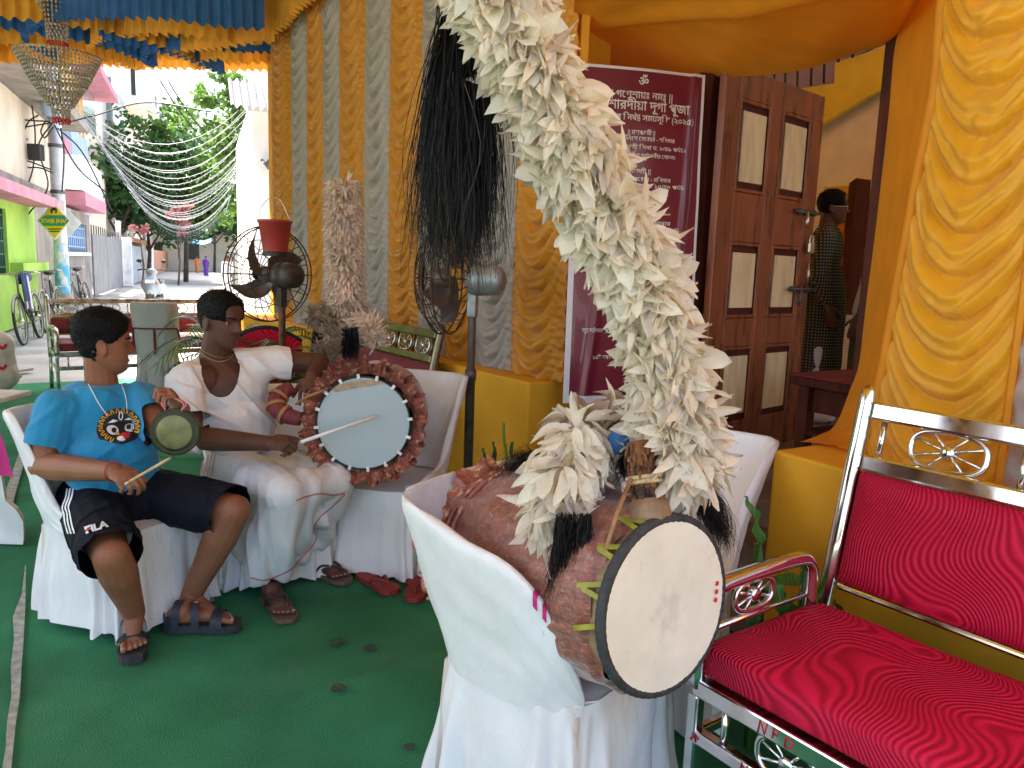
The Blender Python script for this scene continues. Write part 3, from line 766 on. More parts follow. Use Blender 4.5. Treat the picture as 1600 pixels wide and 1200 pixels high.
# ------------------------------------------------------------------ cloth covered plastic chairs
def facing(x, y, fx, fy, z=0.0):      # local -Y looks along (fx, fy)
    f = Vector((fx, fy, 0)).normalized(); return basis(Vector((-f.y, f.x, 0)), -f, Vector((0, 0, 1)), (x, y, z))
def chair(label, M, top=.84, seed=1, w_=.27, dpt=.25, lean=.30, matname='white_cover', arm=.55, band=None, skirt=.015, group=None, ribbon_=False, slean=.10, bs_=(.30, .62)):
    th = thing('covered_chair', label, 'chair', M, group)
    SZ = .43
    def plan(s, ex):                  # s 0..1 round the outline starting front-left -> left -> back -> right -> front-right
        a = s * 2 * math.pi; e = 2 / ex
        c, q = math.cos(a), math.sin(a)
        return Vector((w_ * math.copysign(abs(q) ** e, -q), -dpt * math.copysign(abs(c) ** e, c), 0))
    # skirt
    def sk(u, v):
        z = lerp(SZ + .004, skirt, v); q = plan(u, 4.5); a = u * 2 * math.pi
        fl = 1 + .10 * v ** 1.3
        fold = (.016 * math.sin(a * 11 + 2 * nz((u * 5, seed, 0), 1.0)) + .016 * math.sin(a * 23 + seed)) * v ** .9 + .016 * nz((a * 9, z * 2.2, seed), 1.0) * v + .014 * nz((math.cos(a) * 3, math.sin(a) * 3, z * 4 + seed), 1.3)
        q = q * (fl + fold / .25); q.z = z + .02 * v * nz((math.cos(a) * 2, math.sin(a) * 2, seed), 1.5); return q
    m = MB(); m.grid(sk, 132, 26, True); m.build('skirt', matname, th)
    m = MB(); m.grid(lambda u, v: plan(u, 4.5) * lerp(.02, 1.0, v) + Vector((0, 0, SZ + .012 * (1 - v ** 4))), 48, 8, True); m.build('seat', matname, th)
    # back and arms under one stretched cover
    def shell(u, v):
        s = lerp(.10, .90, u); b = 1 - abs(2 * u - 1)         # b: 0 at the arm fronts, 1 mid-back
        rim = SZ + .02 + (top - SZ - .02) * (arm * ss(0, .28, b) * ss(0, .75, b + .2) + (1 - arm) * ss(*bs_, b))
        if arm < 0: bb_ = min(1, b / .66); rim = SZ + .02 + (top - SZ - .02) * (1 - (1 - bb_) ** 2.3)
        ln = lean * ss(.35, .8, b) + slean * (1 - ss(.35, .8, b))
        q = plan(s, 3.6); out = Vector((q.x, q.y, 0)).normalized()
        wrk = .008 * nz((u * 6 + seed, v * 4, seed), 1.2) + .006 * nz((u * 20, v * 6 + u * 10, seed), 1.0) + .005 * max(0, nz((u * 14 - v * 18, v * 5, seed), 1.0)); wrk *= min(1, v * 7) * 1.4
        if v < .45: k = v / .45; z = lerp(SZ - .03, rim, k); off = ln * (z - SZ) + .012
        elif v < .55: k = (v - .45) / .1; a = k * math.pi; z = rim + .016 * math.sin(a); off = ln * (rim - SZ) + .012 * math.cos(a) - .002
        else: k = (v - .55) / .45; z = lerp(rim, SZ + .008, k); off = ln * (z - SZ) - .016 - .012 * math.sin(math.pi * k)
        q = q + out * (off + wrk * (1 if v < .5 else -1)); q.z = z; return q
    m = MB(); m.grid(shell, 72, 44); m.build('back_cover', matname, th)
    for sx in (-1, 1):
        for sy in (-1, 1):
            MB().tube([(sx * w_ * .82, sy * dpt * .82, .40), (sx * w_ * .9, sy * dpt * .92, .0)], [.022, .018], 8).build('leg', 'plastic_leg', th)
    if band:
        for (u0, u1, va, vb, mm) in band:
            m = MB()
            def bf(u, v):
                uu = lerp(u0, u1, u); q = shell(uu, lerp(va, vb, v)); o2 = Vector((q.x, q.y, 0)).normalized(); return q + o2 * .004 + Vector((0, 0, .002))
            m.grid(bf, 3, 6); m.build('band', mm, th)
    if ribbon_:
        def o6(u, v): q = shell(u, v); return q + Vector((q.x, q.y, 0)).normalized() * .012
        MB().tube([o6(lerp(.2, .8, k / 30), .24) for k in range(31)], .009, 6).build('ribbon', 'maroon_fabric', th); MB().tube([o6(.5, lerp(.24, .02, k / 8)) for k in range(9)], .012, 6).build('ribbon', 'maroon_fabric', th)
    return th
chair('white covered chair in the foreground carrying the large white plumed drum', facing(.165, 2.08, .775, -.63), seed=3, top=.86, lean=.34, matname='cover_dirty', arm=-1, skirt=.0, slean=.20, w_=.285,
      band=[(.122, .130, .42, .53, 'magenta_band'), (.104, .112, .42, .53, 'magenta_band')])
chair('white covered chair beyond the large drum, next to the red sofa', facing(.55, 2.62, -.32, -.95), seed=9, top=.87, lean=.62, w_=.24, arm=.3)
chair('white covered chair under the blue headed drum', facing(-.62, 3.78, -.25, -.97), seed=5, top=.92, lean=.28, arm=.10, bs_=(.36, .66))
chair('white covered chair of the man in the blue T-shirt', facing(-1.60, 3.10, .90, -.43), seed=2, w_=.25, arm=.06, bs_=(.36, .66), band=[(.80, .83, .30, .50, 'magenta_band')], top=.86, skirt=.035)
chair('white covered chair of the man in the white vest', facing(-1.16, 3.62, .45, -.89), seed=7, top=.84, arm=.06, bs_=(.40, .70))
chair('white covered chair with a dark ribbon standing alone near the street', facing(-4.0, 8.6, -.3, .95), seed=11, top=.98, w_=.20, dpt=.22, lean=.12, arm=.2,
      ribbon_=True, matname='cover_grey')

# ------------------------------------------------------------------ metal sofas with wheel ornaments
def ornament(parent, c, ux, uz, rx, rz, mm, hub=None, tr=.0085):
    c, ux, uz = Vector(c), Vector(ux).normalized(), Vector(uz).normalized(); ny = ux.cross(uz)
    pts = []
    for k in range(40):               # stadium shaped ring
        a = 2 * math.pi * k / 40; x = math.cos(a); y = math.sin(a)
        pts.append(c + ux * (math.copysign(abs(x) ** .75, x) * rx) + uz * (math.copysign(abs(y) ** .75, y) * rz))
    o = MB().tube(pts, tr, 8, closed=True).build('wheel_ornament', mm, parent)
    MB().lathe([(0, -.012), (.016, -.012), (.021, -.006), (.021, .006), (.016, .012), (0, .012)], 16, basis(ux, uz, ny, c)).build('hub', hub or mm, o)
    for k in range(8):
        a = 2 * math.pi * (k + .5) / 8; x = math.cos(a); y = math.sin(a)
        e = c + ux * (math.copysign(abs(x) ** .75, x) * rx) + uz * (math.copysign(abs(y) ** .75, y) * rz)
        MB().tube([c, e], .0042, 6).build('spoke', mm, o)
    return o
def cushion(x0, x1, y0, y1, z0, z1, seed, nx=70, ny=24, crown=.02):
    m = MB()
    def fn(u, v):
        a = 2 * math.pi * v; e = .28
        cy, cz_ = math.cos(a), math.sin(a)
        y = (y0 + y1) / 2 + (y1 - y0) / 2 * math.copysign(abs(cy) ** e, cy); z = (z0 + z1) / 2 + (z1 - z0) / 2 * math.copysign(abs(cz_) ** e, cz_)
        x = lerp(x0, x1, u); k = min(1, (u * (x1 - x0)) / .03, ((1 - u) * (x1 - x0)) / .03)
        k = math.sqrt(max(0, 1 - (1 - k) ** 2)) * .25 + .75
        z = (z0 + z1) / 2 + (z - (z0 + z1) / 2) * k; y = (y0 + y1) / 2 + (y - (y0 + y1) / 2) * (k * .2 + .8)
        s = 1 if cz_ > 0 else 0
        z += s * (crown * math.sin(math.pi * u) * (1 - cy ** 2) + .006 * nz((x * 4, y * 4, seed), 1.0))
        return Vector((x, y, z))
    m.grid(fn, nx, ny * 2)
    vs = m.v; k = nx + 1
    m.f.append([j * k for j in range(ny * 2)]); m.f.append([j * k + nx for j in range(ny * 2)][::-1])
    return m
def sofa(label, M, L=1.7, metal='chrome', seat='red_velvet', back='red_velvet', D=.57, norn=4, rail=None, full=True, btop=1.16, orn=None, SZ=.435, AZ=.70):
    th = thing('metal_sofa', label, 'sofa', M); rail = rail or metal; orn = orn or metal
    def bar(a, b, w_=.05, h_=.03, n='rail', mm=None, up=(0, 0, 1)): return MB().bar(a, b, w_, h_, up, .006).build(n, mm or rail, th)
    bar((0, 0, SZ), (L, 0, SZ), .045, .05); bar((0, 0, SZ - .145), (L, 0, SZ - .145), .035, .04)
    bar((0, D, SZ), (L, D, SZ), .04, .04)
    for x in (0, L):
        bar((x, .02, SZ), (x, D - .02, SZ), .04, .04); bar((x, .02, SZ - .145), (x, D, SZ - .145), .03, .03)
        bar((x, 0, 0), (x, 0, SZ - .026), .035, .035, 'leg', up=(0, 1, 0)); 
    k = max(2, int(L / .38)); 
    for i in range(k + 1):
        x = .10 + (L - .2) * i / k
        MB().tube([(x, 0, SZ - .145), (x, 0, SZ - .02)], .010, 8).build('baluster', metal, th)
        if i < k and full: ornament(th, (x + (L - .2) / k / 2, 0, SZ - .073), (1, 0, 0), (0, 0, 1), .085, .052, metal)
    BY = D + .15                       # back leans
    def bk(x, z): return Vector((x, D + (BY - D) * (z - SZ) / (btop - SZ), z))
    for x in (0, L):
        o = MB().tube([Vector((x, D + .06, 0)), Vector((x, D, SZ - .05))], .022, 10).build('leg', metal, th)
        pts = [bk(x, SZ - .08), bk(x, SZ + .3), bk(x, btop - .02), bk(x, btop + .012), bk(x, btop + .03)]
        MB().tube(pts, [.026, .026, .026, .024, .010], 14).build('back_post', metal, th)
    ux, uz = Vector((1, 0, 0)), (bk(0, 1) - bk(0, 0)).normalized(); ny = ux.cross(uz)
    def brail(z, h_, d_): return MB().bar(bk(.03, z), bk(L - .03, z), d_, h_, uz, .008).build('back_rail', rail, th)
    brail(btop - .045, .055, .045); brail(btop - .205, .05, .04); brail(SZ + .16, .022, .022)
    for i in range(norn + 1):
        x = .07 + (L - .14) * i / norn
        if i not in (): MB().tube([bk(x, btop - .185), bk(x, btop - .07)], .0095, 8).build('baluster', metal, th)
        if i < norn: ornament(th, bk(x + (L - .14) / norn / 2, btop - .125), ux, uz, min(.105, (L - .14) / norn * .36), .056, orn)
    # upholstery
    pm = MB(); zA, zB = SZ + .172, btop - .232
    for sgn in (1, -1):
        def fn(u, v, sgn=sgn):
            x = lerp(.03, L - .03, u); z = lerp(zA, zB, v); e = min(u * (L - .06), (1 - u) * (L - .06), v * (zB - zA), (1 - v) * (zB - zA))
            t = .012 + .028 * min(1, e / .05) ** .5 if sgn > 0 else .012
            return bk(x, z) + (-1 if sgn > 0 else 1) * Vector((0, uz.z, -uz.y)) * t
        pm.grid(fn, 60, 24)
    pm.build('back_cushion', back, th, normals=True)
    cushion(.005, L - .005, -.01, D - .03, SZ + .028, SZ + .125, 3).build('seat_cushion', seat, th)
    # arms
    for x in (0, L):
        pts = spline([(x, -.01, SZ), (x, -.01, AZ - .08), (x, .03, AZ - .015), (x, .12, AZ), (x, D - .17, AZ), (x, D - .10, AZ - .02), (x, D - .08, AZ - .08), (x, D - .08, SZ)], 6)
        arm = MB()
        for a, b in zip(pts, pts[1:]):
            pass
        arm.tube(pts, .021, 10)
        for i, v in enumerate(arm.v): arm.v[i] = (x + (v[0] - x) * 1.35, v[1], v[2])
        arm.build('armrest', metal, th)
        MB().tube([(x, 0, AZ - .125), (x, D - .09, AZ - .125)], .009, 8).build('arm_rail', metal, th)
        ornament(th, (x, .22, AZ - .065), (0, 1, 0), (0, 0, 1), .085, .045, metal)
    return th
so_M = basis(Vector((.588, -.809, 0)), Vector((.809, .588, 0)), Vector((0, 0, 1)), (.535, 1.955, 0))
sfa = sofa('chrome sofa with crimson swirl embossed velvet seat and back', so_M, SZ=.395, AZ=.668, btop=1.145)
# red marker scrawl on the front rail: N F D, and marks on the lower rail
def scrawl(parent, origin, ux, uz, strokes, h, mat_, r=.0035, name='lettering'):
    m = MB(); o_, ux, uz = Vector(origin), Vector(ux), Vector(uz)
    for st_ in strokes:
        m.tube([o_ + ux * (x * h) + uz * (y * h) for x, y in st_], r, 5)
    return m.build(name, mat_, parent)
NS = [(0, 0), (.1, 1), (.55, .1), (.7, 1)]
scrawl(sfa, (.215, -.0225, .377), (1, 0, 0), (0, 0, 1), [NS, [(1.2, .2), (1.25, .95), (1.75, .9)], [(1.22, .55), (1.6, .55)], [(2.2, .1), (2.2, .85), (2.65, .75), (2.8, .45), (2.6, .15), (2.2, .1)]], .035, 'red_pen', .0028)
scrawl(sfa, (.17, -.0182, .237), (1, 0, 0), (0, 0, 1), [NS, [(1.1, .1), (1.2, .9)], [(1.6, .1), (1.6, .85), (2.1, .45), (1.6, .1)]], .03, 'red_pen', .0026)
scrawl(sfa, (.005, -.0182, .237), (1, 0, 0), (0, 0, 1), [[(0, .1), (.5, .8)], [(.6, .1), (.3, .9), (.9, .5)]], .03, 'red_pen', .003)
# gold sofa behind the second drum, along the curtain wall
gm = WF.mat(5.95, 1.72)
sofa('gilt metal sofa with maroon upholstery along the curtain wall', gm, L=1.66, metal='gold_metal', seat='maroon_fabric', back='maroon_fabric', norn=6, btop=1.1, orn='chrome_dirty', full=False)
# far sofa seen near the street
gq = G(160, 466, 1.0); 
fm = basis(Vector((.80, .60, 0)), Vector((-.60, .80, 0)), Vector((0, 0, 1)), (gq.x - .1, gq.y - .75, 0))
sofa('chrome railed sofa with dark maroon upholstery at the street end', fm, L=2.0, metal='chrome_dirty', seat='maroon_fabric', back='maroon_fabric', norn=5, btop=1.0, full=False)
# a red rounded chair back seen through the nearer fan
rc = thing('red_armchair', 'small red armchair with a rounded back behind the pedestal fan with the bucket', 'armchair', basis(Vector((.9, .43, 0)), Vector((-.43, .9, 0)), Vector((0, 0, 1)), P(425, 640, 5.9).xyz * Vector((1, 1, 0)) if False else (P(425, 540, 6.1).x, 6.1, 0)))
m = MB()
def rb(u, v):
    x = lerp(-.3, .3, u); zt = .80 + .12 * math.cos(math.pi * (u - .5)); z = lerp(.45, zt, v); return Vector((x, .25 + .12 * v, z))
m.grid(rb, 16, 8); m.grid(lambda u, v: rb(1 - u, v) + Vector((0, .05, 0)), 16, 8); m.build('backrest', 'red_velvet', rc)
MB().tube([rb(i / 16, 1) + Vector((0, .025, .01)) for i in range(17)], .022, 8).build('rim', 'black_iron', rc)
MB().box((0, 0, .42), (.6, .52, .12), None, .04).build('seat', 'red_velvet', rc)
for sx in (-1, 1):
    for sy in (-1, 1): MB().tube([(sx * .26, sy * .22, .37), (sx * .27, sy * .23, 0)], .018, 8).build('leg', 'black_iron', rc)

# ------------------------------------------------------------------ pedestal fans
mat('fan_dark', (.06, .045, .038), .5, metal=.3, var=.3, vs=14)
mat('fan_rust', (.12, .055, .03), .6, metal=.5, var=.5, vs=14)
mat('fan_blade', (.16, .135, .12), .45, metal=.4, var=.25, vs=10)
mat('fan_motor', (.34, .37, .37), .5, metal=.5, var=.25, vs=14, fn=mixover((.16, .11, .08), 14, .56, .7, fac=.8))
mat('fan_pole', (.10, .082, .072), .45, metal=.4, var=.25, vs=20, fn=mixover((.42, .41, .40), 7, .64, .7, fac=.7))
def fan(label, base, hz, ax, R0, pole_mat, motor_mat, blade=True, wirer=.003, mlen=.2, tilt=0.0):
    th = thing('pedestal_fan', label, 'fan', Vector((base[0], base[1], 0)))
    a = Vector((ax[0], ax[1], tilt)).normalized(); u = perp(a); v = a.cross(u)
    hub = Vector((0, 0, hz))
    MB().lathe([(0, 0), (.24, 0), (.24, .02), (.2, .04), (.06, .06), (.035, .10), (0, .10)], 28).build('base', pole_mat, th)
    MB().lathe([(.026, .08), (.026, hz * .62), (.031, hz * .62 + .005), (.031, hz * .62 + .06), (.022, hz * .62 + .065), (.022, hz - .05)], 14).build('pole', pole_mat, th)
    fc = hub + a * .17
    mo = MB().lathe([(0, -mlen), (.05, -mlen), (.078, -mlen + .025), (.082, -.06), (.07, -.055), (.085, -.05), (.085, .0), (.06, .03), (0, .03)], 24, basis(u, v, a, hub)).build('motor', motor_mat, th)
    MB().bar(hub + Vector((0, 0, -.2)) + a * 0, hub + Vector((0, 0, -.02)), .05, .05, a, .006).build('neck', motor_mat, th)
    MB().lathe([(0, -.03), (.05, -.03), (.055, .03), (.035, .06), (0, .065)], 18, basis(u, v, a, fc)).build('blade_hub', 'fan_blade', th)
    for k in range(4):
        ang = k * math.pi / 2 + .35
        m = MB()
        for sgn in (0, 1):
            def bf(s, t, sgn=sgn):
                r = lerp(.045, R0 * .86, t); sw = .9 * t ** 1.2; wd = (.055 + .07 * math.sin(math.pi * min(1, t * .9 + .1))) * (1 - .35 * ss(.85, 1, t))
                aa = ang + sw + (s - .5) * wd / max(r, .07); q = (u * math.cos(aa) + v * math.sin(aa)) * r
                return fc + q + a * ((s - .5) * .07 + sgn * .004)
            m.grid(bf, 6, 14)
        m.build('blade', 'fan_blade', th, normals=True)
    g = MB()
    for dz, rr in ((.11, R0 * .42), (.075, R0 * .72), (.0, R0), (-.05, R0 * .985), (-.11, R0 * .62), (.12, R0 * .2)):
        c = fc + a * dz; g.tube([c + (u * math.cos(2 * math.pi * k / 40) + v * math.sin(2 * math.pi * k / 40)) * rr for k in range(40)], wirer * (1.6 if rr > R0 * .95 else 1), 5, closed=True)
    gd = g.build('guard_rings', 'fan_rust', th)
    for k in range(28):
        aa = 2 * math.pi * k / 28; d = u * math.cos(aa) + v * math.sin(aa)
        MB().tube([fc + a * .12 + d * R0 * .12, fc + a * .11 + d * R0 * .42, fc + a * .075 + d * R0 * .72, fc + d * R0], wirer, 4).build('guard_wire', 'fan_dark', gd)
        if k % 2 == 0: MB().tube([fc + d * R0, fc - a * .05 + d * R0 * .985, fc - a * .11 + d * R0 * .62, hub + a * .0 + d * .07], wirer, 4).build('guard_wire', 'fan_dark', gd)
    MB().disk(fc + a * .124, a, R0 * .13, 20).build('badge', 'fan_dark', gd)
    return th
h1 = P(440, 430, 5.0)
fan('dark pedestal fan with a red bucket hung on its guard', (h1.x, h1.y), h1.z, (-.75, .66), .31, 'fan_rust', 'fan_dark', mlen=.17)
h2 = P(748, 437, 4.12)
fan('pedestal fan with a grey motor seen edge-on before the curtain', (h2.x - .03, h2.y), h2.z, (-.96, .28), .30, 'fan_pole', 'fan_motor', mlen=.17)
# bucket hung on the first fan
mat('bucket_red', (.36, .035, .03), .45, var=.12, vs=10)
bq = P(430, 372, 4.78)
bk_ = thing('bucket', 'red plastic bucket hanging on the pedestal fan', 'bucket', Matrix.Translation(bq - Vector((0, 0, .11))))
MB().lathe([(0, 0), (.068, 0), (.07, .01), (.072, .02), (.098, .20), (.106, .205), (.106, .215), (.098, .218), (.094, .20), (.066, .02), (0, .015)], 32).build('body', 'bucket_red', bk_)
MB().lathe([(.0705, .0), (.074, .028), (.071, .03)], 32).build('base_ring', 'black_iron', bk_)
MB().tube(spline([(-.1, 0, .20), (-.09, .0, .28), (-.03, 0, .35), (.03, 0, .34), (.07, 0, .27), (.1, 0, .20)], 5), .0025, 5).build('handle', 'chrome_dirty', bk_)
# chandelier
mat('crystal', (.40, .37, .33), .10, spec=.8, metal=.0, var=.3, vs=60, coat=1.0)
mat('crystal_gold', (.50, .44, .32), .18, metal=.7, var=.3, vs=40)
mat('ruby_bead', (.55, .01, .02), .15, coat=.6)
cq = P(92, 108, 7.6)
ch = thing('chandelier', 'crystal bead chandelier with red bead drops hanging under the tent', 'chandelier', Matrix.Translation(Vector((cq.x, cq.y, cq.z))))
def beads(tiers, z_off, name='bead_tier'):
    for (r0, r1, z0, z1, rows) in tiers:
        m = MB()
        for j in range(rows):
            f = j / max(1, rows - 1); r = lerp(r0, r1, f); z = lerp(z0, z1, f) + z_off
            n = max(10, int(2 * math.pi * r / .034))
            for k in range(n):
                a = 2 * math.pi * (k + .5 * (j % 2)) / n
                m.ball((r * math.cos(a), r * math.sin(a), z), (.0125, .0125, .016), 6, 4)
        m.build(name, 'crystal', ch)['kind'] = 'stuff'
        if rows > 2: MB().lathe([(r0 + .006, z0 + z_off + .008), (r0 + .006, z0 + z_off - .008)], 40).build('hoop', 'crystal_gold', ch)
beads([(.36, .27, .12, -.06, 7), (.27, .22, -.07, -.16, 4), (.21, .16, -.17, -.25, 4), (.15, .11, -.26, -.33, 4), (.075, .07, -.36, -.44, 4)], 0)
beads([(.17, .09, .60, .42, 6), (.088, .08, .38, .26, 5), (.14, .2, .72, .62, 3)], 0)
for z, r in ((-.47, .07), (.215, .082)):
    m = MB()
    for k in range(16): a = 2 * math.pi * k / 16; m.ball((r * math.cos(a), r * math.sin(a), z), (.013, .013, .03), 6, 5)
    m.build('red_drop', 'ruby_bead', ch)
MB().lathe([(0, .95), (.012, .95), (.012, -.3), (0, -.3)], 8).build('rod', 'crystal_gold', ch)
MB().tube([(0, 0, .9), (0, 0, CZ - cq.z + .02)], .008, 6).build('chain', 'crystal_gold', ch)
# ------------------------------------------------------------------ drums with plumes
def axis_frame(o, a):
    a = Vector(a).normalized(); x = Vector((0, 0, 1)).cross(a).normalized(); y = a.cross(x); return basis(x, y, a, o)
def cloth_barrel(L0, prof, M, seed, amp, nu=120, nv=60):
    def fn(u, v):
        k = v * (len(prof) - 1); i = min(int(k), len(prof) - 2); f = k - i; f = f * f * (3 - 2 * f)
        r = lerp(prof[i][0], prof[i + 1][0], f); z = lerp(prof[i][1], prof[i + 1][1], k - i); a = 2 * math.pi * u
        c, s = math.cos(a), math.sin(a)
        w_ = amp * (nz((c * 2.2, s * 2.2, z * 4 + seed), 1.6) + .6 * nz((c * 7, s * 7, z * 3 + seed), 1.0) + .5 * math.sin(9 * a + 6 * nz((c, s, z * 3), 1.0)) * ss(.3, 1, abs(2 * v - 1)))
        return M @ Vector(((r + w_) * c, (r + w_) * s, z))
    m = MB(); m.grid(fn, nu, nv, True); return m
def ruffle(r, zc, h_, M, n=26, amp=.022, out=.5, seed=1.0, nu=260):   # frilled ring, flaring outwards
    def fn(u, v):
        a = 2 * math.pi * u; wv = math.sin(n * a + 2.5 * nz((math.cos(a) * 2, math.sin(a) * 2, seed), 1.0)); w2 = math.sin(n * 2.3 * a + seed)
        cr_ = nz((math.cos(a) * 9, math.sin(a) * 9, v * 2.5 + seed), 1.6); rr = r + h_ * out * v + amp * v * (wv * .7 + w2 * .35 + .9 * cr_); z = zc + h_ * (v - .3) * .75 + amp * .9 * v * (math.cos(n * a + w2) + cr_)
        return M @ Vector((rr * math.cos(a), rr * math.sin(a), z))
    m = MB(); m.grid(fn, int(nu * 1.5), 8, True); return m

# feather meshes, one unit long along +Y, curled
def feather_mesh(seed, wd=.36, curl=.35, cup=.12, nx=4, ny=7):
    rn = random.Random(seed); tw = rn.uniform(-.5, .5); m = MB()
    b = rn.uniform(.35, .55)
    def fn(u, v):
        wv = wd * (v ** .55) * (1 - v) ** (.62 * b / .45) * 1.75 * .5; x = (u - .5) * 2 * wv
        a = tw * v; z = -curl * v * v + cup * (abs(u - .5) * 2) ** 2 * math.sin(math.pi * v) + .025 * math.sin(9 * v + 5 * u + seed)
        y = v * (1 - .12 * curl * v)
        return Vector((x * math.cos(a) - z * math.sin(a) * .3, y, z * math.cos(a) + x * math.sin(a)))
    m.grid(fn, nx, ny); return m
FE = [feather_mesh(i, .29 + .045 * (i % 5), [.15, .5, .3, .8, .05, .45, -.2, .6][i % 8], [.12, .2, -.1, .15][i % 4]) for i in range(10)]
FME = []
for i, m in enumerate(FE):
    for mm in ('feather_white', 'feather_cream', 'feather_dull'):
        me = m.mesh('feather'); me.materials.append(MAT[mm]); FME.append((i, mm, me))
def fmesh(i, mm):
    for a, b, me in FME:
        if a == i and b == mm: return me
def orient(p, d, up, s, wx=1.0):
    y = Vector(d).normalized(); z = Vector(up); z = z - y * z.dot(y); z = z.normalized() if z.length > 1e-4 else perp(y); x = y.cross(z)
    return basis(x * s * wx, y * s, z * s, p)
class Plume:                           # the largest feathers become objects, the rest one stuff mesh
    def __init__(s): s.items = []
    def put(s, M, i, mm, weight): s.items.append((weight, M, i, mm))
    def flush(s, parent, limit, name='feather'):
        s.items.sort(key=lambda q: -q[0]); inv_ = parent.matrix_world.inverted()
        for wgt, M, i, mm in s.items[:limit]:
            o = bpy.data.objects.new(name, fmesh(i, mm)); COL.objects.link(o); o.parent = parent; o.matrix_parent_inverse = inv_; o.matrix_basis = M
        rest = {}
        for wgt, M, i, mm in s.items[limit:]:
            mb = rest.setdefault(mm, MB()); f = FE[i]; mb.add([M @ Vector(v) for v in f.v], f.f)
        for mm, mb in rest.items():
            o = mb.build('down_feathers', mm); into(o, parent); o['kind'] = 'stuff'
def plume_along(pl, path, rad, n, length, droop, rnd, mats, tang=0.0, inner=.15, spread=1.0):
    pts = spline(path, 10)
    for k in range(n):
        s = (k + rnd.random()) / n; i = min(int(s * (len(pts) - 1)), len(pts) - 2); q = pts[i].lerp(pts[i + 1], s * (len(pts) - 1) - i); tg = (pts[i + 1] - pts[i]).normalized()
        r = rad(s); a = rnd.uniform(0, 2 * math.pi); u = perp(tg); v = tg.cross(u); rd = u * math.cos(a) + v * math.sin(a)
        f = lerp(inner, 1, rnd.random() ** .6)
        L_ = length * rnd.uniform(.7, 1.25)
        d = (rd * spread + Vector((0, 0, -1)) * droop * rnd.uniform(.5, 1.3) + tg * tang + Vector([rnd.gauss(0, .36) for _ in range(3)])).normalized()
        base = q + rd * max(0, r * f - L_ * .62)
        M = orient(base, d, rd + Vector([rnd.gauss(0, .35) for _ in range(3)]), L_, rnd.uniform(.85, 1.35))
        view = -rd.y * .6 + f                # feathers on the near, outer side show largest
        pl.put(M, rnd.randrange(len(FE)), rnd.choice(mats), view * L_ / length)

def strands(mb, n, root, rnd, length, spread, gravity=1.0, r=.0008, seg=7, curl=.02, dirn=None):
    for k in range(n):
        p = root(rnd); d = dirn(rnd, p) if dirn else Vector((rnd.gauss(0, spread), rnd.gauss(0, spread), -1))
        L_ = length * rnd.uniform(.55, 1.08); q = Vector(p); vs = []; side = Vector((rnd.gauss(0, 1), rnd.gauss(0, 1), 0)).normalized()
        ph = rnd.uniform(0, 6); d = d.normalized()
        for j in range(seg + 1):
            t = j / seg; w_ = r * (1 - .75 * t)
            off = side * curl * math.sin(ph + t * 5) * t
            vs += [q + off - side * w_ * 1, q + off + side * w_]
            d = (d + Vector((0, 0, -gravity * .35))).normalized(); q = q + d * (L_ / seg)
        mb.add(vs, [(2 * j, 2 * j + 1, 2 * j + 3, 2 * j + 2) for j in range(seg)])

# ---------------- the large drum in front
A1 = Vector((.60, -.795, .09)).normalized(); O1 = P(1040, 946, 1.73)
M1 = axis_frame(O1, A1)
d1 = thing('plumed_drum', 'large drum in copper velvet with a tall white feather plume, resting on chairs', 'drum', M1)
R1 = .208; L1 = .74
cloth_barrel(L1, [(R1 * 1.0, -.035), (.226, -.07), (.232, -.14), (.240, -.24), (.245, -.36), (.245, -.46), (.238, -.57), (.225, -.66), (.20, -.73)], Matrix.Identity(4), 3.3, .013, 170, 90).build('velvet_cover', 'copper_cloth', d1)
for z in (-.60, -.64, -.675):           # gathered seams near the far end
    MB().tube([Vector(((.239 + .2 * (z + .60)) * math.cos(a), (.239 + .2 * (z + .60)) * math.sin(a), z)) for a in [2 * math.pi * k / 48 for k in range(48)]], .007, 6, closed=True).build('gather', 'copper_ruffle', d1)
ruffle(.215, .70, .075, Matrix.Scale(-1, 4, (0, 0, 1)), 13, .022, .45, 2.0).build('ruffle', 'copper_ruffle', d1)
MB().lathe([(R1 * .97, -.005), (R1 * .985, -.03), (R1 * .99, -.10), (R1 * .9, -.14)], 64).build('shell', 'drum_wood', d1)
rim = MB()
def rimfn(u, v):
    a = 2 * math.pi * u; b = 2 * math.pi * v; rr = .0125 * (1 + .045 * math.sin(64 * a + 2 * math.sin(b)))
    return Vector(((R1 + rr * math.cos(b)) * math.cos(a), (R1 + rr * math.cos(b)) * math.sin(a), -.004 + rr * 1.1 * math.sin(b)))
rim.grid(rimfn, 320, 12, True); rim.build('rim', 'drum_rim', d1)
hd = MB(); hd.grid(lambda u, v: Vector((R1 * .97 * (v + .002) * math.cos(2 * math.pi * u), R1 * .97 * (v + .002) * math.sin(2 * math.pi * u), .008 - .006 * (1 - v * v) + .0015 * nz((v * 3 * math.cos(6.28 * u), v * 3 * math.sin(6.28 * u), 0), 2.2))), 64, 24, True)
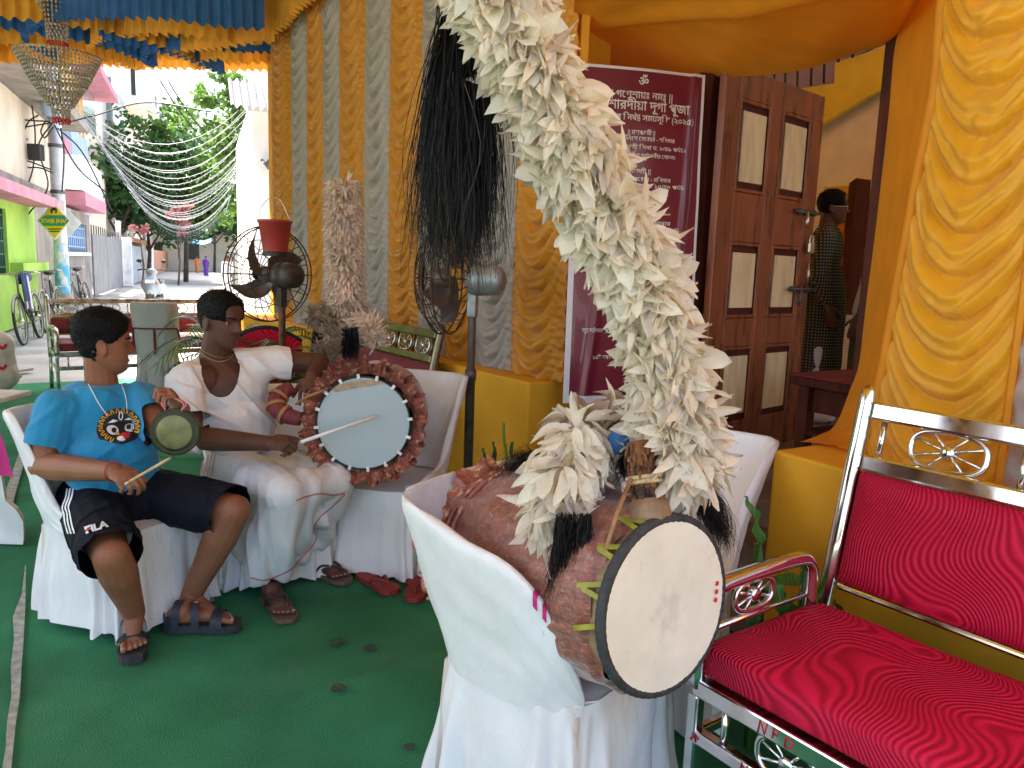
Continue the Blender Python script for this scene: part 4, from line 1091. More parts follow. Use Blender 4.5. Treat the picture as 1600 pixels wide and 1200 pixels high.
def worn(dd):
    N, L = dd['N'], dd['L']; q0 = local1(1052, 958)
    vd = N.new('ShaderNodeVectorMath'); vd.operation = 'DISTANCE'; vd.inputs[1].default_value = (q0.x, q0.y, q0.z); L.new(dd['tc'].outputs['Object'], vd.inputs[0])
    n1 = N.new('ShaderNodeTexNoise'); n1.inputs['Scale'].default_value = 26; n1.inputs['Detail'].default_value = 7; L.new(dd['tc'].outputs['Object'], n1.inputs['Vector'])
    ad = N.new('ShaderNodeMath'); ad.operation = 'MULTIPLY_ADD'; L.new(n1.outputs[0], ad.inputs[0]); ad.inputs[1].default_value = .16; L.new(vd.outputs['Value'], ad.inputs[2])
    mr = N.new('ShaderNodeMapRange'); L.new(ad.outputs[0], mr.inputs[0]); mr.inputs[1].default_value = .145; mr.inputs[2].default_value = .10; mr.inputs[3].default_value = 0; mr.inputs[4].default_value = .42
    mx = N.new('ShaderNodeMix'); mx.data_type = 'RGBA'; L.new(mr.outputs[0], mx.inputs[0]); L.new(dd['out'], mx.inputs[6]); mx.inputs[7].default_value = (.50, .49, .44, 1); return mx.outputs[2]
def local1(x, y): return M1.inverted() @ (lambda d: CAM + d * ((O1 + A1 * .012 - CAM).dot(A1) / d.dot(A1)))(ray(x, y))
mat('drum_skin_worn', (.80, .755, .63), .65, var=.05, vs=5, bump=.15, bs=18, fn=chain(mixover((.62, .56, .44), 5.2, .52, .78, fac=.6), mixover((.40, .36, .28), 13, .64, .78, fac=.5), worn))
hdo = hd.build('drum_head', 'drum_skin_worn', d1)
# worn patch and three red dots
def local1(x, y): q = M1.inverted() @ (lambda d: CAM + d * ((O1 + A1 * .012 - CAM).dot(A1) / d.dot(A1)))(ray(x, y)); return q
mat('worn_patch', (.40, .385, .345), .75, var=.25, vs=30, bump=.3, bs=60)
for i, (x, y) in enumerate([(1122, 912), (1121, 925), (1119.5, 938)]):
    q = local1(x, y); MB().lathe([(0, .002), (.0052, .0015), (.0065, 0)], 14, Matrix.Translation((q.x, q.y, .0095))).build('red_dot', 'bindi', hdo)
# yellow lacing straps behind the rim (top left quarter shows)
for k in range(8):
    a = R_(88 + 12.5 * k + 4 * (k % 2)); a2 = a + (.10 if k % 2 else -.05)
    m = MB(); r = R1 * 1.0 + .006
    m.bar((r * math.cos(a), r * math.sin(a), -.008), ((r + .012) * math.cos(a2), (r + .012) * math.sin(a2), -.075), .013, .005, (math.cos(a), math.sin(a), 0), .001)
    m.build('lacing', 'drum_strap', d1)
# cane drum stick lying against the drum
cs = thing('cane_stick', 'thin brown cane drumstick leaning on the large drum', 'drumstick', P(945, 860, 1.83))
into(MB().tube([P(986, 748, 1.78), P(965, 800, 1.73), P(944, 868, 1.675)], [.0055, .0058, .006], 8).build('cane', 'cane'), cs)
cs2 = thing('cane_stick', 'thin pale cane drumstick crossing above the large drum rim', 'drumstick', P(1040, 770, 1.83))
into(MB().tube([P(1022, 752, 1.85), P(1045, 772, 1.84), P(1062, 782, 1.83)], .0045, 8).build('cane', 'jute'), cs2)
# plume socket wrapped in orange and black feathers
rn = random.Random(5)
sk0, sk1 = P(1014, 800, 1.78), P(998, 690, 1.84)
m = MB(); m.tube([sk0, sk0.lerp(sk1, .5), sk1], [.036, .033, .03], 18); into(m.build('socket', 'feather_orange'), d1)
m = MB()
for k in range(420):
    t = rn.random(); q = sk0.lerp(sk1, t); a = rn.uniform(0, 6.28); ax_ = (sk1 - sk0).normalized(); u = perp(ax_); v = ax_.cross(u); rd = u * math.cos(a) + v * math.sin(a)
    Mx = orient(q + rd * .028, rd * .6 - ax_ * 1.0 + Vector([rn.gauss(0, .2) for _ in range(3)]), rd, rn.uniform(.02, .04), 1.2); f = FE[k % 6]; m.add([Mx @ Vector(p) for p in f.v], f.f)
o = into(m.build('socket_feathers', 'feather_orange'), d1); o['kind'] = 'stuff'
for f in (.42, .48): into(MB().tube([sk0.lerp(sk1, f) + (perp(sk1 - sk0) * math.cos(a) + (sk1 - sk0).normalized().cross(perp(sk1 - sk0)) * math.sin(a)) * .04 for a in [2 * math.pi * k / 24 for k in range(24)]], .006, 6, closed=True).build('cord', 'jute'), d1)
into(cloth_barrel(0, [(.042, -.02), (.05, .0), (.047, .025), (.036, .04)], axis_frame(P(1016, 805, 1.77), sk1 - sk0), 1.0, .006, 24, 10).build('socket_base', 'drum_wood'), d1)
into(MB().ball(P(967, 690, 1.92), (.03, .02, .035), 12, 8).build('cloth_knot', 'blue_cloth'), d1)
into(MB().ball(P(1057, 745, 1.90), (.014, .014, .035), 10, 8).build('cloth_knot', 'blue_cloth'), d1)
# the tall plume
pl = Plume(); rnd = random.Random(21)
path = [P(1058, 735, 1.87), P(1054, 640, 1.89), P(1030, 520, 1.88), P(984, 395, 1.86), P(912, 260, 1.84), P(846, 130, 1.83), P(792, 20, 1.83), P(752, -70, 1.84)]
core = MB().tube(spline(path, 8), .055, 12); into(core.build('plume_core', 'feather_cream'), d1)
pp = thing('x', '', '') if False else None
plm = MB().tube([path[0] - Vector((0, 0, .06)), path[0]], .012, 8).build('plume', 'jute'); into(plm, d1)
bpy.context.view_layer.update()
plume_along(pl, path, lambda s: .113 + .014 * math.sin(s * 14), 2900, .106, .8, rnd, ['feather_white', 'feather_white', 'feather_white', 'feather_cream'], inner=.3)
plume_along(pl, path[:4], lambda s: .12, 260, .12, 1.5, rnd, ['feather_white', 'feather_cream'], inner=.5)
pl.flush(plm, 270)
# two side plumes drooping over the drum
for nm, pth, rd_, n, ln, mats, lim in (
    ('side_plume', [P(925, 672, 2.0), P(905, 690, 1.93), P(882, 735, 1.87), P(872, 790, 1.84), P(876, 830, 1.83)], lambda s: .085 + .035 * math.sin(math.pi * min(1, s * 1.1)), 420, .105, ['feather_white', 'feather_white', 'feather_cream'], 110),
    ('side_plume', [P(965, 668, 2.05), P(935, 652, 2.1), P(900, 655, 2.15), P(870, 675, 2.2)], lambda s: .075, 300, .10, ['feather_dull', 'feather_dull', 'feather_cream'], 60),
    ('side_plume', [P(1000, 690, 1.95), P(985, 655, 2.02), P(975, 640, 2.1)], lambda s: .07, 120, .1, ['feather_cream', 'feather_dull'], 20)):
    spo = into(MB().tube(spline(pth, 5), .014, 8).build(nm, 'jute'), d1); bpy.context.view_layer.update()
    pl = Plume(); plume_along(pl, pth, rd_, n, ln, 1.3, rnd, mats, inner=.35); pl.flush(spo, lim)
# black hair hanging on the drum: behind the plume, between chair and drum, on the far right, and the long tassel at the top
def hair_part(name, n, root, L_, spread, dirn=None, grav=1.0, r=.0011, mm='black_hair', curl=.02):
    m = MB(); strands(m, n, root, rnd, L_, spread, grav, r, 7, curl, dirn); o = into(m.build(name, mm), d1); o['kind'] = 'stuff'; return o
tt = P(722, 20, 1.95)
hair_part('hair_tassel', 4200, lambda r: tt + Vector((r.gauss(0, .018), r.gauss(0, .02), r.uniform(-.10, .05))), .54, .1, lambda r, p: Vector((r.gauss(0, .165), r.gauss(0, .165), -.5)), 1.2, .0016)
hair_part('hair_tassel', 420, lambda r: tt + Vector((r.gauss(0, .03), r.gauss(0, .03), r.uniform(-.2, -.05))), .42, .1, lambda r, p: Vector((r.gauss(0, .2), r.gauss(0, .2), -1)), 1.2, .0008, 'brown_hair', .04)
into(MB().tube([tt + Vector((0, 0, .06)), tt + Vector((.02, 0, -.02)), tt + Vector((.01, 0, -.2)), tt + Vector((0, 0, -.45))], [.015, .03, .05, .05], 14).build('tassel_core', 'black_hair'), d1)
hk = P(905, 830, 1.86)
hair_part('side_hair', 900, lambda r: P(r.uniform(868, 925), r.uniform(800, 850), 1.74 + r.uniform(-.03, .06)), .22, .1, lambda r, p: Vector((r.gauss(-.1, .12), r.gauss(0, .1), -1)), 1.0, .0012)
hair_part('side_hair', 900, lambda r: P(r.uniform(1060, 1085), r.uniform(735, 775), 1.93 + r.uniform(-.03, .05)), .21, .1, lambda r, p: Vector((r.gauss(.75, .18), r.gauss(.1, .1), -.15)), .8, .0012)
hair_part('side_hair', 500, lambda r: P(r.uniform(815, 870), r.uniform(705, 730), 2.2 + r.uniform(-.05, .05)), .12, .1, lambda r, p: Vector((r.gauss(-.6, .3), r.gauss(0, .2), .3)), .9, .0012)
hair_part('side_hair', 220, lambda r: P(r.uniform(975, 990), r.uniform(700, 730), 1.88), .07, .1, lambda r, p: Vector((r.gauss(-.4, .3), r.gauss(0, .2), -.5)), .9, .001)

# ---------------- the second drum, played by the man in the vest
O2 = P(568, 661, 3.36); A2 = Vector((-.02, -.985, -.14)).normalized()
A2 = Vector((.03, -.98, .06)).normalized()
M2 = axis_frame(O2, A2)
d2 = thing('tom_drum', 'drum with a pale blue head and copper ruffle on a white covered chair', 'drum', M2)
R2 = .212
cloth_barrel(0, [(R2 * 1.0, -.05), (.235, -.12), (.255, -.26), (.255, -.40), (.235, -.52), (.20, -.60)], Matrix.Identity(4), 6.1, .010, 110, 50).build('velvet_cover', 'copper_cloth', d2)
MB().lathe([(0, -.602), (.20, -.60)], 40).build('back_head', 'copper_cloth', d2)
ruffle(R2 * 1.02, -.03, .075, Matrix.Identity(4), 21, .020, .75, 5.0).build('ruffle', 'copper_ruffle', d2)
ruffle(R2 * 1.015, -.055, .07, Matrix.Identity(4), 17, .020, .9, 8.0).build('ruffle', 'copper_ruffle', d2)
MB().lathe([(R2 * .99, -.04), (R2 * 1.0, .004), (R2 * .985, .010), (R2 * .965, .010), (R2 * .96, .002)], 72).build('rim', 'black_iron', d2)
hd2 = MB().lathe([(0, .003), (R2 * .5, .003), (R2 * .968, .004)], 64).build('drum_head', 'drum_skin_blue', d2)
for k in range(16):
    a = 2 * math.pi * (k + .3) / 16
    MB().box((R2 * .985 * math.cos(a), R2 * .985 * math.sin(a), .008), (.024, .014, .012), Matrix.Rotation(a, 3, 'Z'), .003).build('clip', 'drum_clip', d2)
m = MB(); q = M2.inverted()
def loc2(x, y): d = ray(x, y); return q @ (CAM + d * ((O2 + A2 * .006 - CAM).dot(A2) / d.dot(A2)))
sm = [loc2(x, y) for x, y in ((515, 606), (545, 597), (585, 592), (600, 600), (560, 606), (525, 613))]
MB().add([(p.x, p.y, .0055) for p in sm], [tuple(range(6))]).build('smudge', 'drum_mark', hd2, smooth=False)
# back plume of the second drum
def fluffy(name, pth, rad, n, ln, mm, parent, droop=.5, seed=1, tang=0.0):
    rn = random.Random(seed); m = MB(); pts = spline(pth, 8)
    m.tube(pts, [max(.01, rad(i / (len(pts) - 1)) * .55) for i in range(len(pts))], 10)
    for k in range(n):
        s = rn.random(); i = min(int(s * (len(pts) - 1)), len(pts) - 2); q = pts[i].lerp(pts[i + 1], s * (len(pts) - 1) - i); tg = (pts[i + 1] - pts[i]).normalized()
        a = rn.uniform(0, 6.283); u = perp(tg); v = tg.cross(u); rd = u * math.cos(a) + v * math.sin(a); r = rad(s)
        d = rd + Vector((0, 0, -droop)) + tg * tang + Vector([rn.gauss(0, .35) for _ in range(3)])
        L_ = ln * rn.uniform(.6, 1.2); Mx = orient(q + rd * max(0, r - L_ * .75), d, tg + rd * .3, L_, rn.uniform(.6, 1.0)); f = FE[rn.randrange(10)]
        m.add([Mx @ Vector(p) for p in f.v], f.f)
    o = into(m.build(name, mm), parent); o['kind'] = 'stuff'; return o
fluffy('back_plume', [P(545, 510, 4.05), P(540, 450, 4.05), P(538, 380, 4.05), P(537, 320, 4.05), P(535, 285, 4.05)], lambda s: .105 - .02 * s, 2600, .075, 'feather_bg', d2, .15, 3)
fluffy('side_plume', [P(545, 515, 4.0), P(515, 500, 4.0), P(490, 492, 4.0)], lambda s: .05 + .02 * s, 450, .075, 'feather_bg_dark', d2, .2, 4, .6)
fluffy('side_plume', [P(548, 512, 3.98), P(575, 505, 3.95), P(585, 530, 3.95)], lambda s: .055, 520, .075, 'feather_bg', d2, .4, 5, .5)
fluffy('side_plume', [P(535, 505, 3.95), P(515, 530, 3.92), P(508, 555, 3.9)], lambda s: .065, 560, .07, 'feather_bg_dark', d2, .5, 6, .4)
rnd = random.Random(33)
m = MB(); strands(m, 900, lambda r: P(r.uniform(535, 560), r.uniform(510, 530), 3.93 + r.uniform(-.05, .05)), rnd, .13, .1, 1.0, .0016, 5, .01); o = into(m.build('back_hair', 'black_hair'), d2); o['kind'] = 'stuff'
m = MB(); strands(m, 500, lambda r: P(r.uniform(488, 512), r.uniform(515, 530), 3.95 + r.uniform(-.05, .05)), rnd, .14, .1, 1.0, .0016, 5, .01); o = into(m.build('back_hair', 'black_hair'), d2); o['kind'] = 'stuff'
# patterned strap wound beside the drum
sb = [P(470, 655, 3.35), P(445, 648, 3.36), P(432, 635, 3.38), P(437, 618, 3.42), P(455, 605, 3.46)]
into(MB().tube(spline(sb, 8), [.03 + .012 * math.sin(i / 32 * 3.1) for i in range(33)], 14).build('strap', 'strap_band'), d2)
for f in (.25, .5, .72):
    q = spline(sb, 8)[int(f * 32)]; q2 = spline(sb, 8)[int(f * 32) + 1]; Mx = axis_frame(q, q2 - q)
    into(MB().lathe([(.046, -.008), (.047, 0), (.046, .008)], 20, Mx).build('strap_stripe', 'strap_gold'), d2)
ws = thing('drum_stick', 'thin white drumstick pointing across the blue drum head', 'drumstick', P(480, 690, 3.1))
into(MB().tube([P(470, 691, 3.13), P(530, 670, 3.22), P(590, 650, 3.32)], [.0075, .0075, .007], 10).build('rod', 'stick_white'), ws)
ws = thing('cane_stick', 'brown cane drumstick under the drummer\'s left hand', 'drumstick', P(478, 620, 3.3))
into(MB().tube([P(462, 632, 3.33), P(480, 620, 3.32), P(512, 607, 3.335)], .006, 8).build('cane', 'cane'), ws)
# ------------------------------------------------------------------ people
from mathutils.bvhtree import BVHTree
def skinmat(name, c, c2):
    def fn(d):
        N, L = d['N'], d['L']; b = d['b']
        b.inputs['Subsurface Weight'].default_value = .06; b.inputs['Subsurface Radius'].default_value = (.01, .004, .002); b.inputs['Subsurface Scale'].default_value = .3
    mat(name, c, .56, spec=.32, col2=c2, vs=9, bump=.12, bs=170, fn=fn, rvar=.06)
skinmat('skin_brown', (.30, .122, .064), (.24, .094, .050))
skinmat('skin_dark', (.125, .053, .036), (.095, .039, .027))
skinmat('skin_mid', (.16, .08, .05), (.13, .06, .04))
mat('nail', (.42, .25, .2), .35); mat('eye_white', (.24, .21, .19), .4); mat('eye_dark', (.012, .008, .006), .1); mat('lip', (.13, .035, .03), .45)
mat('hair_black', (.0045, .004, .004), .6, spec=.18, var=.4, vs=60, bump=.8, bs=110)
mat('tshirt_blue', (.010, .235, .46), .85, var=.07, vs=6, bump=.15, bs=300, sheen=.2)
mat('vest_white', (.78, .77, .78), .85, var=.02, vs=6, bump=.12, bs=320)
mat('dhoti_white', (.82, .81, .82), .8, var=.03, vs=6, trans=.12, bump=.15, bs=120)
mat('dhoti_pink', (.60, .22, .20), .8); mat('dhoti_gold', (.62, .40, .33), .8, var=.15, vs=40)
mat('shorts_navy', (.006, .007, .014), .85, spec=.2, var=.15, vs=6, bump=.2, bs=300)
mat('print_white', (.78, .78, .80), .7); mat('print_black', (.012, .012, .014), .7); mat('print_yellow', (.72, .36, .02), .7); mat('print_red', (.55, .02, .03), .7)
mat('sandal', (.022, .028, .042), .6, var=.3, vs=30); mat('sandal_sole', (.03, .03, .033), .75, var=.3, vs=30); mat('sandal_tag', (.55, .28, .18), .6)
mat('flip_flop', (.055, .028, .022), .7); mat('flip_sole', (.16, .09, .06), .7); mat('flip_red', (.25, .022, .016), .65)
mat('thread_red', (.5, .03, .03), .7); mat('cord_white', (.75, .72, .68), .7); mat('necklace', (.42, .30, .16), .35, metal=.5)
def kurta(d):
    N, L = d['N'], d['L']; c = N.new('ShaderNodeTexChecker') ; w1 = N.new('ShaderNodeTexWave'); w1.bands_direction = 'Z'; w1.inputs['Scale'].default_value = 14; w1.inputs['Distortion'].default_value = .6
    w2 = N.new('ShaderNodeTexWave'); w2.bands_direction = 'X'; w2.inputs['Scale'].default_value = 16
    L.new(d['mp'].outputs[0], w1.inputs[0]); L.new(d['mp'].outputs[0], w2.inputs[0])
    m_ = N.new('ShaderNodeMath'); m_.operation = 'MULTIPLY'; L.new(w1.outputs['Fac'], m_.inputs[0]); L.new(w2.outputs['Fac'], m_.inputs[1])
    mr = N.new('ShaderNodeMapRange'); L.new(m_.outputs[0], mr.inputs[0]); mr.inputs[1].default_value = .45; mr.inputs[2].default_value = .6
    mx = N.new('ShaderNodeMix'); mx.data_type = 'RGBA'; L.new(mr.outputs[0], mx.inputs[0]); mx.inputs[6].default_value = (.022, .03, .026, 1); mx.inputs[7].default_value = (.30, .31, .22, 1); return mx.outputs[2]
mat('kurta', (.03, .04, .03), .8, fn=kurta)
def stripes(ca, cb, sc, dr='Z'):
    def fn(d):
        N, L = d['N'], d['L']; w1 = N.new('ShaderNodeTexWave'); w1.bands_direction = dr; w1.inputs['Scale'].default_value = sc; L.new(d['mp'].outputs[0], w1.inputs[0])
        mr = N.new('ShaderNodeMapRange'); L.new(w1.outputs['Fac'], mr.inputs[0]); mr.inputs[1].default_value = .45; mr.inputs[2].default_value = .55
        mx = N.new('ShaderNodeMix'); mx.data_type = 'RGBA'; L.new(mr.outputs[0], mx.inputs[0]); mx.inputs[6].default_value = (*ca, 1); mx.inputs[7].default_value = (*cb, 1); return mx.outputs[2]
    return fn
mat('striped_shirt', (.1, .1, .1), .8, fn=stripes((.03, .05, .045), (.35, .38, .34), 9, 'X'))

class Blob(MB):                        # closed overlapping volumes, fused by a voxel remesh
    def cap(s, p0, p1, r0, r1, seg=14, sx=1.0):
        p0, p1 = Vector(p0), Vector(p1); d = (p1 - p0); L = d.length; d = d.normalized() if L > 1e-6 else Vector((0, 0, 1))
        path = []; rr = []
        for k in range(5): a = math.pi / 2 * k / 4; path.append(p0 - d * (r0 * math.cos(a))); rr.append(max(.0005, r0 * math.sin(a)))
        for k in range(1, 4): path.append(p0.lerp(p1, k / 4)); rr.append(lerp(r0, r1, k / 4))
        for k in range(5): a = math.pi / 2 * k / 4; path.append(p1 + d * (r1 * math.sin(a))); rr.append(max(.0005, r1 * math.cos(a)))
        return s.tube(path, rr, seg)
    def chain(s, pts, rr):
        for a, b, x, y in zip(pts, pts[1:], rr, rr[1:]): s.cap(a, b, x, y)
        return s
    def ell(s, c, r, M=None, nu=18, nv=12): return s.ball(c, r, nu, nv, M.to_3x3() if M else None)
    def fuse(s, name, voxel, smooth=3):
        me = bpy.data.meshes.new(name); me.from_pydata(s.v, [], s.f); fixn(me)
        o = bpy.data.objects.new(name, me); COL.objects.link(o)
        r = o.modifiers.new('r', 'REMESH'); r.mode = 'VOXEL'; r.voxel_size = voxel; r.adaptivity = 0
        if smooth: q = o.modifiers.new('s', 'SMOOTH'); q.iterations = smooth; q.factor = .5
        dg = bpy.context.evaluated_depsgraph_get(); out = bpy.data.meshes.new_from_object(o.evaluated_get(dg))
        bpy.data.objects.remove(o); bpy.data.meshes.remove(me); out.name = name
        out.materials.clear(); out.polygons.foreach_set('use_smooth', [True] * len(out.polygons)); return out
def carve(me, test):                   # remove faces whose centre satisfies test
    bm = bmesh.new(); bm.from_mesh(me); dl = [f for f in bm.faces if test(f.calc_center_median())]
    bmesh.ops.delete(bm, geom=dl, context='FACES'); bm.to_mesh(me); bm.free(); return clean_edge(me)
def puff(me, fn):                      # move vertices along their normals
    ns = [v.normal.copy() for v in me.vertices]
    for v, n in zip(me.vertices, ns): v.co = v.co + n * fn(v.co, n)
    me.update(); return me
def clean_edge(me, it=14):             # smooth the cut borders of a carved cloth mesh
    bm = bmesh.new(); bm.from_mesh(me)
    bmesh.ops.delete(bm, geom=[v for v in bm.verts if not v.link_faces], context='VERTS')
    for _ in range(it):
        new = {}
        for v in bm.verts:
            if v.is_boundary:
                nb = [e.other_vert(v).co for e in v.link_edges if e.is_boundary]
                if len(nb) == 2: new[v] = v.co * .4 + (nb[0] + nb[1]) * .3
        for v, c in new.items(): v.co = c
    bm.to_mesh(me); bm.free(); me.update(); return me
def head_frame(c, f, tilt=0.0, roll=0.0, s=1.0):
    f = Vector(f).normalized(); f = (f + Vector((0, 0, tilt))).normalized(); x = f.cross(Vector((0, 0, 1))).normalized(); z = x.cross(f)
    M = basis(x * s, f * s, z * s, c)
    return M @ Matrix.Rotation(roll, 4, 'Y')
HZ = [-.119, -.112, -.100, -.086, -.070, -.050, -.030, -.010, .010, .030, .050, .072, .092, .108, .117, .121]
HW = [.012, .026, .038, .047, .054, .060, .0645, .068, .0705, .073, .0745, .072, .062, .044, .026, .008]
HF = [.046, .062, .074, .079, .080, .081, .082, .083, .085, .089, .087, .078, .060, .036, .016, .0]
HB = [.010, .000, -.012, -.026, -.044, -.062, -.078, -.091, -.100, -.105, -.106, -.101, -.087, -.064, -.042, -.018]
def tab(T, z):
    if z <= HZ[0]: return T[0]
    for i in range(len(HZ) - 1):
        if z <= HZ[i + 1]:
            t = (z - HZ[i]) / (HZ[i + 1] - HZ[i]); return lerp(T[i], T[i + 1], t)
    return T[-1]
def gs(x, s): return math.exp(-(x / s) ** 2)
def head_pt(a, z, jaw=1.0, fat=0.0, feat=True):
    w_ = tab(HW, z) * (jaw if z < -.04 else 1) + fat * ss(.04, -.02, z); f = tab(HF, z); k = tab(HB, z); c, s = math.cos(a), math.sin(a); e = 2 / 2.25
    x = w_ * math.copysign(abs(c) ** e, c); y = (f + k) / 2 + (f - k) / 2 * math.copysign(abs(s) ** e, s)
    if feat and s > 0:
        n = ss(.026, -.022, z) * ss(-.041, -.030, z); y += .030 * n * gs(x, lerp(.0085, .0155, ss(.02, -.025, z)))
        y += .007 * gs(z + .027, .008) * gs(abs(x) - .0135, .007)
        y += .0055 * (gs(z + .0585, .006) * gs(x, .019) + gs(z + .0705, .0065) * gs(x, .017)) - .002 * gs(z + .0645, .003) * gs(x, .02)
        y += .006 * gs(z + .097, .014) * gs(x, .017) - .003 * gs(z + .082, .008) * gs(x, .02)
        y += .005 * gs(z - .024, .009) * gs(abs(x) - .028, .02) - .0105 * gs(abs(x) - .032, .0155) * gs(z - .003, .0115)
        y += .004 * gs(z + .014, .016) * gs(abs(x) - .046, .014)
    return Vector((x, y, z))
def head(b, M, jaw=1.0, fat=0.0, nose=1.0):
    s = M.to_scale().x; Mr = M.to_3x3().normalized(); n = 72; m = 64
    def C(x, y, z): return M @ Vector((x, y, z))
    vs = []; fs = []
    for j in range(m + 1):
        z = lerp(HZ[0], HZ[-1], j / m)
        for i in range(n): vs.append(M @ head_pt(2 * math.pi * i / n, z, jaw, fat))
    for j in range(m):
        for i in range(n): fs.append((j * n + i, j * n + (i + 1) % n, (j + 1) * n + (i + 1) % n, (j + 1) * n + i))
    fs += [tuple(range(n))[::-1], tuple(range(m * n, m * n + n))]; b.add(vs, fs)
    for q in (-1, 1):
        R = Mr @ Matrix.Rotation(q * -.35, 3, 'Z') @ Matrix.Rotation(.2, 3, 'X')
        b.ell(C(q * (.0745 + fat * .6), -.014, -.006), Vector((.0075, .018, .030)) * s, R)
        for k in range(8):
            t0, t1 = -1.9 + k * .5, -1.9 + (k + 1) * .5
            e = lambda t: C(q * (.079 + fat * .6), -.014, -.006) + R @ Vector((q * .004, -.0165 * math.cos(t * .9), .029 * math.sin(t * .9))) * s
            b.cap(e(t0), e(t1), .0042 * s, .0042 * s, 8)
        b.ell(C(q * (.076 + fat * .6), -.008, -.032), Vector((.006, .009, .010)) * s, Mr)
def sockets(me, M): return
def eyes(M, parent):
    for sg in (-1, 1):
        c = M @ Vector((sg * .032, .0598, .003)); s = M.to_scale().x
        o = into(MB().ball(c, .0118 * s, 12, 8).build('eye', 'eye_white'), parent)
        d = (M.to_3x3() @ Vector((sg * .1, 1, 0))).normalized()
        into(MB().ball(c + d * .0085 * s, .0062 * s, 10, 6).build('iris', 'eye_dark'), o) if False else into(MB().ball(c + d * .0068 * s, .0064 * s, 10, 6).build('iris', 'eye_dark'), parent)
        # eyebrow
        into(MB().tube([M @ Vector((sg * .013, .092, .023)), M @ Vector((sg * .032, .086, .029)), M @ Vector((sg * .052, .068, .025))], [.004 * s, .0042 * s, .0022 * s], 6).build('eyebrow', 'hair_black'), parent)
def lips(M, parent):
    s = M.to_scale().x
    into(MB().tube([M @ Vector((x, .0855 - 14 * x * x, -.0645)) for x in (-.020, -.01, 0, .01, .020)], [.0012 * s, .0028 * s, .0033 * s, .0028 * s, .0012 * s], 6).build('lips', 'lip'), parent)
def hair(M, parent, line, thick=.012, top=.0, n=2600, seed=1, ln=.018, name='hair', lift=.3):
    """hair cap on the cranium: line(x, y, z) > 0 keeps; top adds height on the crown"""
    s = M.to_scale().x; m = MB(); rn = random.Random(seed)
    def surf(u, v, k=1.0):
        a = 2 * math.pi * u; z = lerp(-.108, .1215, v ** .8); q = head_pt(a, z, feat=False); d = (q - Vector((0, -.012, .01))).normalized(); t = line(q.x, q.y, q.z)
        th = (thick + top * ss(.03, .1, q.z) + .0045 * nz((d.x * 6, d.y * 6, d.z * 6 + seed), 1.0)) * ss(-.004, .016, t)
        return q + d * (th * k - (.010 if t < 0 else 0)), t, d
    m.grid(lambda u, v: M @ surf(u, v)[0], 64, 44, True)
    me = m.mesh(name); inv_ = M.inverted()
    for k in range(n):
        u, v = rn.random(), rn.random() ** .7
        q, t, d = surf(u, v, .9)
        if t < .004: continue
        sd = Vector((rn.gauss(0, 1), rn.gauss(0, 1), rn.gauss(0, 1))).normalized(); g = (d * lift + Vector((rn.gauss(0, .5), rn.gauss(.1, .5), rn.gauss(0, .4) - .1))).normalized(); L_ = ln * rn.uniform(.5, 1.2) * (1 + 25 * top * ss(.05, .1, q.z) * .5)
        m.add([M @ (q - sd * .0011), M @ (q + sd * .0011), M @ (q + g * L_ + d * .002)], [(0, 1, 2)])
    return into(m.build(name, 'hair_black'), parent)
def finger(b, base, x, pn, lens, rads, curls):
    d = x.copy(); ax = d.cross(pn).normalized(); q = Vector(base); pts = [q.copy()]
    for L_, c in zip(lens, curls):
        d = Quaternion(ax, c) @ d; q = q + d * L_; pts.append(q.copy())
    b.chain(pts, rads); return pts
def hand(b, wrist, fdir, pn, side=1, curl=(.3, .4, .3), s=1.0, thumb=(.6, .8, .35), tc=.25, var=.12, spread=.022):
    x = Vector(fdir).normalized(); pn = Vector(pn); pn = (pn - x * pn.dot(x)).normalized(); y = pn.cross(x) * side; w = Vector(wrist); tips = []
    Mr = basis(x, y, x.cross(y))
    b.ell(w + x * .050 * s, Vector((.055, .041, .0165)) * s, Mr); b.ell(w + x * .072 * s, Vector((.026, .043, .014)) * s, Mr); b.cap(w, w + x * .03 * s, .024 * s, .022 * s)
    b.ell(w + x * .030 * s + y * .028 * s + pn * .010 * s, Vector((.030, .019, .016)) * s, Mr)
    for i, (k, r) in enumerate(((.95, .0092), (1.06, .0096), (1.0, .0092), (.80, .0082))):
        off = (1.5 - i) * spread * s; cv = 1 + var * (i - 1.5)
        fx = (x + y * (1.5 - i) * .05).normalized()
        p = finger(b, w + x * (.088 - .006 * abs(i - 1)) * s + y * off, fx, pn, [.044 * k * s, .027 * k * s, .022 * k * s], [.0098 * s * r / .0092, .0092 * s * r / .0092, .0085 * s * r / .0092, .007 * s * r / .0092], [c * cv for c in curl]); tips.append(p)
    t0 = w + x * .022 * s + y * .034 * s; td = (x * thumb[0] + y * thumb[1] + pn * thumb[2]).normalized()
    p = [t0, t0 + td * .038 * s]; td2 = (td + x * tc * 1.2 - y * tc + pn * tc * .3).normalized(); p.append(p[1] + td2 * .032 * s); p.append(p[2] + (td2 + x * tc * .5).normalized() * .024 * s)
    b.chain(p, [.015 * s, .0118 * s, .0108 * s, .0085 * s]); tips.append(p); return tips
